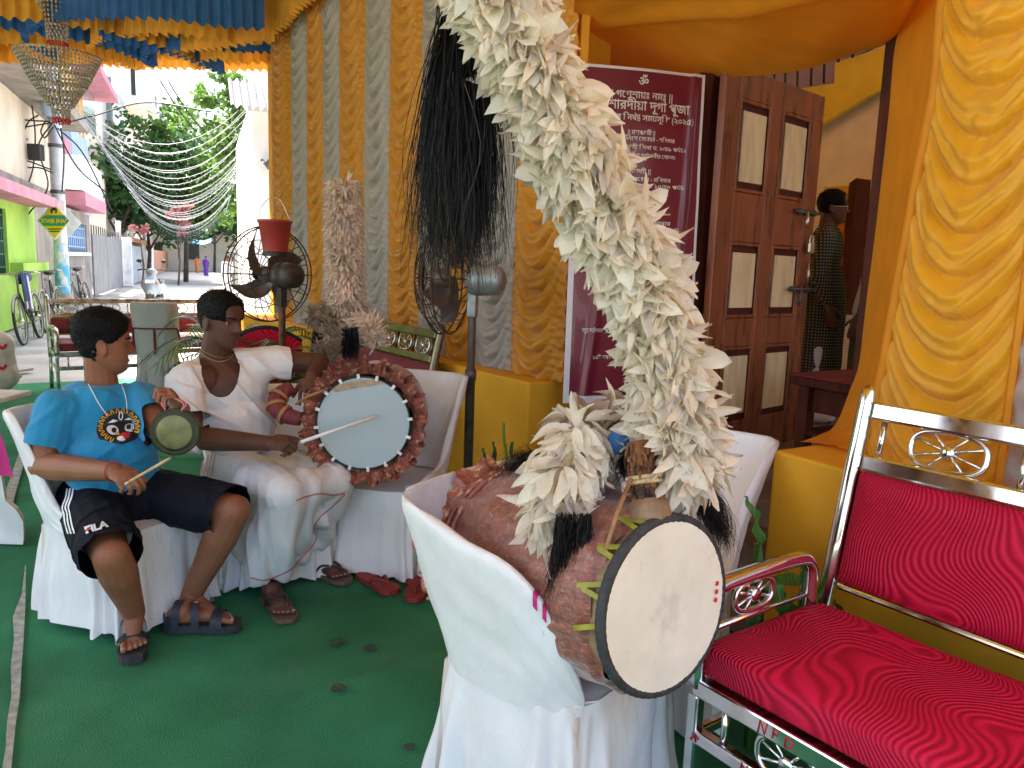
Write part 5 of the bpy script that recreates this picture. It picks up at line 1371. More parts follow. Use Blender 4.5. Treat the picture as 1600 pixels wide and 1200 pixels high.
def foot(b, ankle, heel, toe, side=1, s=1.0, z0=.02):
    """side +1: big toe lies to the left of the heel-toe line"""
    a, h, t = Vector(ankle), Vector(heel), Vector(toe); x = (t - h); x.z = 0; x.normalize(); y = Vector((-x.y, x.x, 0)) * side
    h = Vector((h.x, h.y, z0)); L_ = .25 * s; ball = h + x * L_ * .70
    b.ell(h + Vector((0, 0, .032)) + x * .02, (.034 * s, .03 * s, .036 * s)); b.cap(a, h + x * .045 + Vector((0, 0, .045)), .036 * s, .036 * s)
    b.cap(a + x * .015 + Vector((0, 0, -.02)), ball + Vector((0, 0, .022)), .036 * s, .024 * s); b.cap(h + x * .04 + Vector((0, 0, .026)), ball + Vector((0, 0, .02)) - y * .012, .03 * s, .024 * s)
    b.cap(ball + y * .024 * s + Vector((0, 0, .02)), ball - y * .030 * s + Vector((0, 0, .017)), .021 * s, .018 * s)
    tips = []
    for i, (off, ln, r) in enumerate(((.030, .062, .0125), (.0075, .058, .0088), (-.0105, .050, .0083), (-.0275, .041, .008), (-.043, .030, .0078))):
        q = ball + y * off * s + Vector((0, 0, .018)); e = q + x * ln * s + Vector((0, 0, -.007)); b.chain([q, q.lerp(e, .6) + Vector((0, 0, .004)), e], [r * 1.05 * s, r * s, r * .92 * s]); tips.append((e, x, r))
    return tips, h, x, y
def sole_shape(h, x, y, s=1.0, L=.275, w0=.036, w1=.05):
    pts = []
    prof = [(-.03, .0), (-.022, .022), (0, .034), (.06, .034), (.11, .033), (.17, .045), (.205, .049), (.235, .044), (.252, .032), (.262, .012)]
    up_ = [(u, v) for u, v in prof]; lo = [(u, -v * .96) for u, v in prof[::-1]]
    return [(h + x * u * s * L / .28 + y * v * s) for u, v in up_ + lo[1:-1] + [(-.03, -.001)]]
def slab(name, pts, z0, z1, mat_, parent, wob=0):
    n = len(pts); m = MB(); m.add([(p.x, p.y, z0) for p in pts] + [(p.x, p.y, z1) for p in pts], [tuple(range(n))[::-1], tuple(range(n, 2 * n))] + [(i, (i + 1) % n, n + (i + 1) % n, n + i) for i in range(n)], True)
    return into(m.build(name, mat_, normals=True), parent)
def bvh_of(me): return BVHTree.FromPolygons([v.co for v in me.vertices], [tuple(p.vertices) for p in me.polygons])
def cast(bv, x, y, off=.003):
    d = ray(x, y).normalized(); loc, nrm, i, dist = bv.ray_cast(CAM, d)
    if loc is None: return None
    if nrm.dot(d) > 0: nrm = -nrm
    return loc + nrm * off
def decal(name, pts, bv, mat_, parent, off=.003, rings=4):
    cx = sum(p[0] for p in pts) / len(pts); cy_ = sum(p[1] for p in pts) / len(pts); m = MB(); vs = []; n = len(pts)
    last = None
    for r in range(rings, -1, -1):
        for (x, y) in pts:
            q = cast(bv, cx + (x - cx) * r / rings, cy_ + (y - cy_) * r / rings, off)
            if q is None: q = last or P(cx, cy_, 3)
            last = q; vs.append(q)
    fs = [(r * n + i, r * n + (i + 1) % n, (r + 1) * n + (i + 1) % n, (r + 1) * n + i) for r in range(rings) for i in range(n)]
    return into(m.add(vs, fs).build(name, mat_), parent)
def ribbon(name, pts, bv, wpx, mat_, parent, off=.004, n=6):
    pts = [Vector((x, y, 0)) for x, y in pts]; pp_ = spline(pts, n); vs = []; fs = []
    for i, p in enumerate(pp_):
        t = (pp_[min(i + 1, len(pp_) - 1)] - pp_[max(0, i - 1)]).normalized(); nrm = Vector((-t.y, t.x, 0)) * wpx / 2
        a, b = cast(bv, p.x + nrm.x, p.y + nrm.y, off), cast(bv, p.x - nrm.x, p.y - nrm.y, off)
        if a is None or b is None:
            continue
        if len(vs) >= 2 and (a - vs[-2]).length > .12: continue
        vs += [a, b]
    fs = [(2 * i, 2 * i + 1, 2 * i + 3, 2 * i + 2) for i in range(len(vs) // 2 - 1)]
    return into(MB().add(vs, fs).build(name, mat_), parent) if fs else None
def body_obj(th, me, mat_, name='body'):
    o = meshobj(name, me, mat_); return into(o, th)

VX = .0042
# ======================= man in the blue T-shirt
pb = thing('person', 'person in a blue T-shirt and navy shorts striking a small gong', 'person', Matrix.Translation((-1.55, 3.05, 0)))
Mh = head_frame(P(163, 538, 3.16), (.83, .55, 0), -.02, s=1.06)
neck0, neck1 = P(163, 580, 3.17), P(160, 610, 3.18)
shR, shL = P(88, 640, 3.02), P(222, 626, 3.2)
elR, wrR = P(66, 728, 2.97), P(178, 737, 2.74)
elL, wrL = P(252, 672, 3.06), P(284, 640, 2.92)
hipc = P(178, 776, 3.16); chest = P(155, 662, 3.14); belly = P(176, 722, 3.08)
tf = Vector((.5, -.86, 0)).normalized(); tl = Vector((.86, .5, 0))
TB = basis(tl, tf, Vector((0, 0, 1)))
knR, anR = P(174, 868, 2.60), P(209, 957, 2.78)
knL, anL = P(366, 797, 2.92), P(298, 932, 3.02)
hpR, hpL = hipc - tl * .095 + Vector((0, 0, 0)), hipc + tl * .10
b = Blob(); head(b, Mh, 1.05, .006)
b.cap(Mh @ Vector((0, -.02, -.05)), neck1, .058, .066); b.cap(neck1, chest + Vector((0, 0, .06)), .07, .12)
def torso(b, e=0.0):
    b.ell(chest + Vector((0, 0, .02)), (.175 + e, .115 + e, .15 + e), TB); b.ell(chest - tf * .01 + Vector((0, 0, .10)), (.15 + e, .085 + e, .075 + e), TB)
    b.ell(belly + tf * .01, (.165 + e, .135 + e, .15 + e), TB); b.ell(hipc + Vector((0, 0, .01)), (.175 + e, .145 + e, .12 + e), TB)
    b.cap(chest.lerp(shR, .5) + Vector((0, 0, .03)), shR, .075 + e, .064 + e); b.cap(chest.lerp(shL, .5) + Vector((0, 0, .03)), shL, .075 + e, .064 + e)
torso(b)
b.chain([shR, shR.lerp(elR, .5), elR], [.066, .062, .053]); b.chain([elR, elR.lerp(wrR, .3), wrR], [.053, .054, .034])
b.chain([shL, shL.lerp(elL, .5), elL], [.060, .057, .049]); b.chain([elL, elL.lerp(wrL, .35), wrL], [.049, .048, .032])
hr = (P(214, 746, 2.66) - wrR).normalized()
tR_ = hand(b, wrR, hr + Vector((0, 0, -.1)), Vector((-.1, .45, -1)), -1, (.8, 1.05, .7), .98, thumb=(.75, .4, .5), tc=.3, spread=.0215)
hl = Vector((-.25, -.35, .75)).normalized()
tL_ = hand(b, wrL, hl, Vector((-.75, -.45, -.35)), 1, (1.0, 1.35, .9), .98, thumb=(.8, .45, .45), tc=.35, var=.05)
b.chain([hpR, hpR.lerp(knR, .5), knR], [.098, .086, .062]); b.chain([knR, knR.lerp(anR, .3), knR.lerp(anR, .75), anR], [.064, .068, .050, .042])
b.chain([hpL, hpL.lerp(knL, .5), knL], [.098, .086, .062]); b.chain([knL, knL.lerp(anL, .3), knL.lerp(anL, .75), anL], [.064, .068, .050, .042])
calf = (knR - anR); b.cap(knR.lerp(anR, .2) + Vector((0, .03, 0)), knR.lerp(anR, .5) + Vector((0, .025, 0)), .05, .045); b.cap(knL.lerp(anL, .2) + Vector((-.03, .02, 0)), knL.lerp(anL, .5) + Vector((-.025, .02, 0)), .05, .044)
fR = foot(b, anR, G(209, 988), G(208, 1032), -1, 1.02, .035)
fL = foot(b, anL, G(268, 985), G(350, 983), -1, 1.02, .035)
me = b.fuse('body', VX); sockets(me, Mh); body_obj(pb, me, 'skin_brown'); eyes(Mh, pb); lips(Mh, pb)
hair(Mh, pb, lambda x, y, z: min(z + .012 - .85 * max(0, y - .0) + (.10 if y < -.02 else .0) * 1 - (.0 if abs(x) < .05 else .0), z + .072 if y < -.03 else z - .004 + .0 * y, .078 - y + .35 * max(0, z - .06)), .006, .021, 4200, 4, .014)
for tips, hh, xx, yy in (fR, fL):
    for i, (e, x_, r) in enumerate(tips):
        into(MB().ball(e + x_ * .002 + Vector((0, 0, r * .72)), (r * .7, r * .7, r * .35), 8, 5).build('toenail', 'nail'), pb)
for p in tR_[:4] + tL_[:4]:
    pass
# T-shirt
s_ = Blob(); torso(s_, .014)
s_.cap(neck1 + Vector((0, 0, -.01)), chest + Vector((0, 0, .08)), .078, .13)
s_.chain([shR, shR.lerp(elR, .45), shR.lerp(elR, .95)], [.082, .083, .086]); s_.chain([shL, shL.lerp(elL, .5), shL.lerp(elL, 1.0)], [.078, .078, .08])
me = s_.fuse('tshirt', .0055, 4)
hemR = shR.lerp(elR, .62); dR = (elR - shR).normalized(); hemL = shL.lerp(elL, .60); dL = (elL - shL).normalized()
nk = neck1 + Vector((0, 0, .012))
def tcut(c):
    for hm, dd in ((hemR, dR), (hemL, dL)):
        k = (c - hm).dot(dd)
        if 0 < k < .2 and ((c - hm) - dd * k).length < .094 and abs((c - chest).dot(tl)) > .15: return True
    q = c - nk
    if c.z > nk.z - .045 and Vector((q.dot(tl) / .088, q.dot(tf) / .088, 0)).length < 1: return True
    return c.z < hipc.z - .045
carve(me, tcut)
puff(me, lambda c, n: .007 * nz((c.x * 9, c.y * 9, c.z * 5), 1.0) + .009 * max(0, 1 - 5 * abs(nz((c.dot(tl) * 4, c.z * 9 - c.dot(tl) * 5, 3), 1.0))))
ts = body_obj(pb, me, 'tshirt_blue', 'tshirt'); bvT = bvh_of(me)
# printed emblem: dark face with a yellow scalloped border
def el(cx, cy_, rx, ry, n=24, ang=0): return [(cx + rx * math.cos(t) * math.cos(ang) - ry * math.sin(t) * math.sin(ang), cy_ + rx * math.cos(t) * math.sin(ang) + ry * math.sin(t) * math.cos(ang)) for t in [2 * math.pi * k / n for k in range(n)]]
em = [(151, 676), (153, 660), (163, 646), (176, 639), (190, 638), (205, 641), (215, 649), (220, 660), (219, 672), (214, 684), (205, 690), (190, 694), (175, 692), (163, 688), (156, 687)]
o = decal('emblem', [tuple(p)[:2] for p in spline([Vector((x, y, 0)) for x, y in em + em[:1]], 4)[:-1]], bvT, 'print_black', pb, .003, 5)
for k in range(22):
    a = 2 * math.pi * k / 22; x, y = 187 + 29.5 * math.cos(a), 666 + 23.5 * math.sin(a)
    if -1.1 < a - 1.57 < .25: continue
    d_ = (math.cos(a), math.sin(a))
    ribbon('emblem_loop', [(x - 3 * d_[0] - 2 * d_[1], y - 3 * d_[1] + 2 * d_[0]), (x + 3 * d_[0] - 1.5 * d_[1], y + 3 * d_[1] + 1.5 * d_[0]), (x + 3 * d_[0] + 1.5 * d_[1], y + 3 * d_[1] - 1.5 * d_[0]), (x - 3 * d_[0] + 2 * d_[1], y - 3 * d_[1] - 2 * d_[0])], bvT, 1.5, 'print_yellow', pb, .005, 3)
for pts in (el(176, 673, 9.5, 7, 20, .35), el(203, 668, 9, 7.5, 20, -.5), [(168, 661), (176, 655), (184, 657), (178, 660)], [(193, 656), (203, 652), (210, 656), (202, 657)], el(189, 686, 6, 3.5, 14)):
    decal('emblem_mark', pts, bvT, 'print_white', pb, .005, 2)
for pts in (el(178, 674, 4, 4, 12), el(201, 669, 4, 4.2, 12)): decal('emblem_mark', pts, bvT, 'print_black', pb, .007, 2)
decal('emblem_mark', [(186, 681), (194, 677), (203, 679), (200, 685), (192, 686)], bvT, 'print_red', pb, .007, 2)
decal('emblem_mark', el(183, 679, 3.4, 2.4, 10), bvT, 'print_yellow', pb, .007, 2)
ribbon('emblem_mark', [(187, 643), (185, 651), (188, 656), (191, 650), (189, 643)], bvT, 1.6, 'print_white', pb, .006, 4)
# shorts
s_ = Blob(); s_.ell(hipc + Vector((0, 0, -.02)), (.196, .168, .125), TB)
s_.chain([hpR, hpR.lerp(knR, .5), knR + (knR - hpR).normalized() * .02], [.125, .118, .104]); s_.chain([hpL, hpL.lerp(knL, .5), knL], [.125, .115, .098]); s_.cap(hpR.lerp(knR, .3), hpL.lerp(knL, .3), .10, .10)
me = s_.fuse('shorts', .0055, 4)
dKR, dKL = (knR - hpR).normalized(), (knL - hpL).normalized()
cutR, cutL = knR - dKR * .005 + Vector((0, 0, -.0)), knL - dKL * .02
nR = (dKR + Vector((0, 0, .35)) * -1).normalized(); nL = (dKL + Vector((0, -.05, -.25))).normalized()
carve(me, lambda c: ((c - cutR).dot(nR) > 0 and (c - cutR).length < .2) or ((c - cutL).dot(nL) > .0 and (c - cutL).length < .19))
puff(me, lambda c, n: .006 * nz(c, 11) + .008 * max(0, 1 - 5 * abs(nz((c.x * 9, c.y * 9, c.z * 6), 1.0))))
body_obj(pb, me, 'shorts_navy', 'shorts'); bvS = bvh_of(me)
for k in range(3):
    ribbon('side_stripe', [(106 + k * 4.6, 764), (104 + k * 4.4, 778), (99 + k * 4.6, 792), (101 + k * 4.6, 803), (103 + k * 5, 818), (108 + k * 4.6, 834)], bvS, 2.4, 'print_white', pb, .004)
# chest brand lettering on the shorts
def decal_text(s, ax_, ay_, dx_, dy_, hpx, bv, mat_, parent, bold=.03, wpx=None, name='lettering'):
    me = text_mesh(s, 1.0, bold); d = Vector((dx_, dy_)).normalized(); xs = [v.co.x for v in me.vertices]; x0, x1 = min(xs), max(xs); k = (wpx / ((x1 - x0) * hpx)) if wpx else 1
    for v in me.vertices:
        a = (v.co.x - x0) * hpx * k; h_ = v.co.y * hpx; q = cast(bv, ax_ + d.x * a + d.y * h_, ay_ + d.y * a - d.x * h_, .005)
        v.co = q if q else P(ax_, ay_, 2.75)
    return into(meshobj(name, me, mat_), parent)
decal_text('FILA', 136, 835, 1, -.32, 15, bvS, 'print_white', pb, .05, wpx=36)
decal('lettering', [(134, 833), (137, 827.5), (144, 825.5), (142.5, 829)], bvS, 'print_red', pb, .007, 2)
# sandals, thread, necklace cord, ring
for (tips, hh, xx, yy), px_ in ((fR, 0), (fL, 1)):
    sp = sole_shape(hh, xx, yy, 1.08); so_ = slab('sandal', sp, .002, .034, 'sandal_sole', pb)
    def arcband(u0, wd, hgt, half, mm='sandal', tilt=0.0, par=so_):
        m = MB(); m.grid(lambda u, v: hh + xx * (u0 + wd * (v - .5) + tilt * (u - .5)) + yy * (half * math.cos(math.pi * (1 - u))) + Vector((0, 0, .028 - hh.z + hh.z * 0 + .0 + hgt * math.sin(math.pi * u) ** .7)) * 1.0 + Vector((0, 0, -hh.z * 0)), 16, 3)
        return into(m.build('strap', mm), pb)
    z_ = hh.z; hh0 = Vector((hh.x, hh.y, 0)); hh = hh0
    arcband(.185, .045, .052, .056, 'sandal'); arcband(.175, .02, .058, .057, 'sandal', .01); arcband(.095, .030, .092, .050, 'sandal', .02); arcband(.035, .03, .10, .045, 'sandal', -.02)
    arcband(.187, .012, .054, .0565, 'print_white', 0) if False else None
    into(MB().box(hh + xx * .10 + Vector((0, 0, .115)), (.02, .014, .012), None, .003).build('buckle', 'sandal_tag'), pb)
    m = MB(); m.grid(lambda u, v: hh + xx * (-.028 + .05 * (1 - math.sin(math.pi * u))) + yy * (.04 * math.cos(math.pi * u)) + Vector((0, 0, .03 + .045 * v)), 12, 2); into(m.build('heel_strap', 'sandal'), pb)
bvtmp = None
into(MB().tube([wrR + (perp(wrR - elR) * math.cos(a) + (wrR - elR).normalized().cross(perp(wrR - elR)) * math.sin(a)) * .0375 for a in [2 * math.pi * k / 20 for k in range(20)]], .0022, 5, closed=True).build('wrist_thread', 'thread_red'), pb)
def cordon(pts, bv, r, mm, parent, name='neck_cord', off=.003):
    q = [cast(bv, p.x, p.y, off) for p in spline([Vector((x, y, 0)) for x, y in pts], 6)]; q = [p for p in q if p]
    return into(MB().tube(q, r, 5).build(name, mm), parent)
cordon([(128, 577 + 12), (140, 604), (153, 628), (168, 650)], bvT, .0022, 'cord_white', pb); cordon([(187, 594), (194, 612), (198, 628), (199, 645)], bvT, .0022, 'cord_white', pb)
rg = tR_[2][1]; into(MB().lathe([(.0095, -.003), (.0108, 0), (.0095, .003)], 14, axis_frame(tR_[2][0].lerp(tR_[2][1], .5), tR_[2][1] - tR_[2][0])).build('ring', 'drum_clip'), pb)
# gong and striker
gq = P(273, 675, 2.80)
gg = thing('hand_gong', 'small round brass gong hung from the hand of the man in blue', 'gong', axis_frame(gq, (.12, -1, .05)))
MB().lathe([(0, .004), (.062, .006), (.066, .004), (.080, .0), (.088, .004), (.089, -.004), (.087, -.028), (.082, -.028), (.082, -.006), (.0, -.004)], 48).build('rim', 'gong_metal', gg)
MB().lathe([(0, .0085), (.055, .0085), (.064, .0062)], 40).build('face', 'gong_centre', gg)
for sx in (-1, 1):
    for k in range(2): into(MB().tube(spline([gq + Vector((sx * .03, -.005, .083)), gq + Vector((sx * (.035 + .01 * k), .0, .11)), wrL + hl * .075 + Vector((sx * .012, -.02 + .02 * k, -.01))], 5), .0028, 5).build('cord', 'dhoti_pink'), gg)
ks = thing('gong_striker', 'short wooden striker in the right hand of the man in blue', 'striker', P(235, 735, 2.6))
into(MB().bar(P(203, 752, 2.64), P(266, 716, 2.60), .016, .010, (0, 0, 1), .004).build('stick', 'jute'), ks)

# ======================= man in the white vest
pw_ = thing('person', 'person in a white vest and dhoti drumming beside the blue headed drum', 'person', Matrix.Translation((-1.2, 3.6, 0)))
Mh = head_frame(P(347, 502, 3.47), (.90, -.42, 0), -.10, s=1.05)
neck1 = P(334, 568, 3.52); chest = P(352, 612, 3.52); belly = P(372, 665, 3.52); hipc = P(388, 735, 3.60)
shR, shL = P(289, 596, 3.36), P(424, 567, 3.62)
elR, wrR = P(300, 684, 3.24), P(420, 693, 3.14)
elL, wrL = P(500, 566, 3.72), P(488, 588, 3.53)
tf = Vector((.48, -.87, 0)).normalized(); tl = Vector((.87, .48, 0)).normalized(); TB = basis(tl, tf, Vector((0, 0, 1)))
knR, anR = P(440, 770, 3.12), P(426, 914, 3.31); knL, anL = P(520, 752, 3.36), P(488, 880, 3.60)
hpR, hpL = hipc - tl * .09, hipc + tl * .09
b = Blob(); head(b, Mh, 1.0, -.002)
b.cap(Mh @ Vector((0, -.02, -.05)), neck1, .060, .068); b.cap(neck1, chest + Vector((0, 0, .05)), .072, .115)
for q in (shR, shL): b.cap(neck1 + Vector((0, 0, -.005)), q + Vector((0, 0, .012)), .055, .05)
def torso2(b, e=0.0):
    b.ell(chest + Vector((0, 0, .0)), (.182 + e, .118 + e, .15 + e), TB); b.ell(chest - tf * .01 + Vector((0, 0, .075)), (.16 + e, .08 + e, .07 + e), TB)
    b.ell(belly, (.158 + e, .128 + e, .15 + e), TB); b.ell(hipc, (.16 + e, .13 + e, .12 + e), TB)
    b.cap(chest.lerp(shR, .5) + Vector((0, 0, .03)), shR, .075 + e, .062 + e); b.cap(chest.lerp(shL, .5) + Vector((0, 0, .03)), shL, .075 + e, .062 + e)
torso2(b)
b.chain([shR, shR.lerp(elR, .5), elR], [.062, .058, .049]); b.chain([elR, elR.lerp(wrR, .3), wrR], [.049, .051, .033])
b.chain([shL, shL.lerp(elL, .5), elL], [.06, .054, .045]); b.chain([elL, elL.lerp(wrL, .4), wrL], [.045, .045, .031])
tips1 = hand(b, wrR, (P(462, 692, 3.10) - wrR), Vector((.15, .55, -.8)), -1, (1.1, 1.3, .8), .98, thumb=(.85, .35, .35), tc=.3, var=.04)
tips2 = hand(b, wrL, (P(478, 622, 3.38) - wrL), Vector((.2, .45, -.9)), 1, (.25, .4, .3), 1.0, thumb=(.6, .7, .3), spread=.024)
b.chain([hpR, knR], [.095, .06]); b.chain([knR, knR.lerp(anR, .3), knR.lerp(anR, .75), anR], [.056, .058, .042, .038]); b.chain([hpL, knL], [.095, .06]); b.chain([knL, knL.lerp(anL, .3), anL], [.056, .058, .038])
f1 = foot(b, anR, G(418, 938), G(446, 968), 1, 1.0, .022); f2 = foot(b, anL, G(480, 893), G(520, 905), 1, 1.0, .022)
me = b.fuse('body', VX); sockets(me, Mh); body_obj(pw_, me, 'skin_dark'); eyes(Mh, pw_); lips(Mh, pw_); bvB = bvh_of(me)
hair(Mh, pw_, lambda x, y, z: min(z + .04 if y < -.02 else z - .012, .070 - y + .35 * max(0, z - .07)), .008, .006, 3800, 8, .012)
for tips, hh, xx, yy in (f1, f2):
    for i, (e, x_, r) in enumerate(tips): into(MB().ball(e + x_ * .002 + Vector((0, 0, r * .72)), (r * .7, r * .7, r * .35), 8, 5).build('toenail', 'nail'), pw_)
    hh = Vector((hh.x, hh.y, 0)); slab('flip_flop', sole_shape(hh, xx, yy, 1.06), .002, .021, 'flip_sole', pw_)
    for sg in (-1, 1): into(MB().tube(spline([hh + xx * .09 + yy * sg * .042 + Vector((0, 0, .02)), hh + xx * .125 + yy * sg * .035 + Vector((0, 0, .068)), hh + xx * .18 + yy * (.014 + sg * .012) + Vector((0, 0, .066)), hh + xx * .205 + yy * .016 + Vector((0, 0, .05)), hh + xx * .21 + yy * .016 + Vector((0, 0, .02))], 5), .006, 6).build('thong_strap', 'flip_flop'), pw_)
# vest with a deep scooped neck
s_ = Blob(); torso2(s_, .012)
for q in (shR, shL): s_.cap(neck1.lerp(q, .3) + Vector((0, 0, -.005)), q + Vector((0, 0, .012)), .067, .064)
s_.cap(neck1 + Vector((0, 0, -.02)), chest + Vector((0, 0, .06)), .08, .12)
s_.chain([shR, shR.lerp(elR, .5), shR.lerp(elR, .95)], [.078, .08, .084]); s_.chain([shL, shL.lerp(elL, .5), elL], [.078, .076, .074])
me = s_.fuse('vest', .0052, 4)
hemR = shR.lerp(elR, .66); dR = (elR - shR).normalized(); hemL = shL.lerp(elL, .36); dL = (elL - shL).normalized()
scoop = [(303, 548), (313, 575), (326, 594), (343, 607), (360, 608), (375, 597), (381, 580), (381, 555), (372, 530), (330, 530)]
def inpoly(x, y, pts):
    c = False; j = len(pts) - 1
    for i in range(len(pts)):
        if (pts[i][1] > y) != (pts[j][1] > y) and x < (pts[j][0] - pts[i][0]) * (y - pts[i][1]) / (pts[j][1] - pts[i][1]) + pts[i][0]: c = not c
        j = i
    return c
def topx(p):
    v = p - CAM; w_ = v.dot(FWD); return 800 + FPX * v.dot(RT) / w_, 600 - FPX * v.dot(UP) / w_
nk = neck1
def vcut(c):
    if (c - hemR).dot(dR) > 0 and (c - hemR).length < .15 and (c - hemR).dot(tl) < .09: return True
    if (c - hemL).dot(dL) > 0 and (c - hemL).length < .3 and (c - chest).dot(tl) > .18: return True
    q = c - nk
    if c.z > nk.z - .05 and Vector((q.dot(tl) / .074, q.dot(tf) / .074, 0)).length < 1: return True
    if (c - chest).dot(tf) > .0:
        # scooped front: an ellipse below the throat, in the plane of the chest
        u_ = (c - nk).dot(tl) - .010; v_ = c.z - (nk.z + .0)
        if (u_ / .082) ** 2 + (v_ / .135) ** 2 < 1: return True
    return c.z < hipc.z - .02
carve(me, vcut)
puff(me, lambda c, n: .006 * nz((c.x * 9, c.y * 9, c.z * 6), 1.0) + .010 * max(0, 1 - 5 * abs(nz((c.dot(tl) * 5, c.z * 11 + c.dot(tl) * 7, 7), 1.0))))
body_obj(pw_, me, 'vest_white', 'vest'); bvV = bvh_of(me)
def on2(x, y, off): return cast(bvB, x, y, off)
nkp = [on2(p.x, p.y, .004) for p in spline([Vector(q + (0,)) for q in ((309, 544), (318, 554), (332, 562), (347, 565), (360, 560), (366, 552))], 6)]
into(MB().tube([p for p in nkp if p], .003, 6).build('necklace', 'necklace'), pw_)
nkp = [on2(p.x, p.y, .004) for p in spline([Vector(q + (0,)) for q in ((310, 541), (322, 550), (338, 557), (352, 558), (364, 550))], 6)]
into(MB().tube([p for p in nkp if p], .0018, 6).build('necklace', 'necklace'), pw_)
# dhoti: cloth wrapped over the thighs, falling to the shins
s_ = Blob(); s_.ell(hipc + Vector((0, 0, -.005)), (.19, .165, .115), TB)
s_.chain([hpR, hpR.lerp(knR, .5), knR], [.13, .12, .095]); s_.chain([hpL, hpL.lerp(knL, .5), knL], [.13, .115, .09]); s_.cap(hpR.lerp(knR, .6), hpL.lerp(knL, .6), .10, .10)
lowR = P(418, 880, 3.26); lowL = P(500, 838, 3.5); lowM = P(450, 850, 3.3)
s_.chain([knR + Vector((0, .02, -.02)), knR.lerp(lowR, .5), lowR], [.105, .11, .105]); s_.chain([knL + Vector((0, .02, -.02)), knL.lerp(lowL, .5), lowL], [.09, .085, .06]); s_.chain([knR.lerp(knL, .4), lowM], [.09, .075]); s_.cap(P(395, 760, 3.25), P(385, 850, 3.32), .10, .085); s_.cap(knR, knL, .085, .08); s_.cap(knR.lerp(lowR, .5), knL.lerp(lowL, .5), .085, .075); s_.cap(lowR, lowL, .08, .05)
me = s_.fuse('dhoti', .0065, 5)
def hem_y(x): return 906 - max(0, x - 412) * .05 - max(0, x - 455) * .95 if x > 412 else 906 + (x - 412) * .55
def dcut(c):
    x, y = topx(c); return c.z < .10 or (c.z < .30 and y > hem_y(x) + 12 and c.y < 3.75)
carve(me, dcut)
def dfold(c, n):
    k = c.dot(tl); d2_ = c.dot(tf)
    f = math.sin(k * 58 + 7 * nz((c.x * 3, c.y * 3, c.z * 2), 1.0)); lowf = ss(hipc.z - .02, hipc.z - .2, c.z)
    return .016 * f * lowf + .010 * nz((c.x * 7, c.y * 7, c.z * 3), 1.0) + .012 * (1 - 2.2 * abs(nz((k * 15 + d2_ * 8, c.z * 1.6, 5), 1.0))) * (.35 + .65 * lowf)
puff(me, dfold)
body_obj(pw_, me, 'dhoti_white', 'dhoti'); bvD = bvh_of(me)
ribbon('dhoti_border', [(392, 902), (412, 906), (432, 900), (455, 888), (470, 872), (488, 852), (496, 838)], bvD, 2.2, 'dhoti_pink', pw_, .004)
ribbon('dhoti_border', [(462, 782), (480, 775), (500, 771), (520, 773), (538, 770)], bvD, 2.6, 'dhoti_pink', pw_, .004)
ribbon('dhoti_border', [(538, 772), (520, 790), (500, 808), (490, 822)], bvD, 2.2, 'dhoti_pink', pw_, .004)
for k in range(4): ribbon('dhoti_stripe', [(322 + k * 5.5, 704), (318 + k * 5.5, 722), (314 + k * 5, 745)], bvD, 2.0, 'dhoti_gold', pw_, .004)

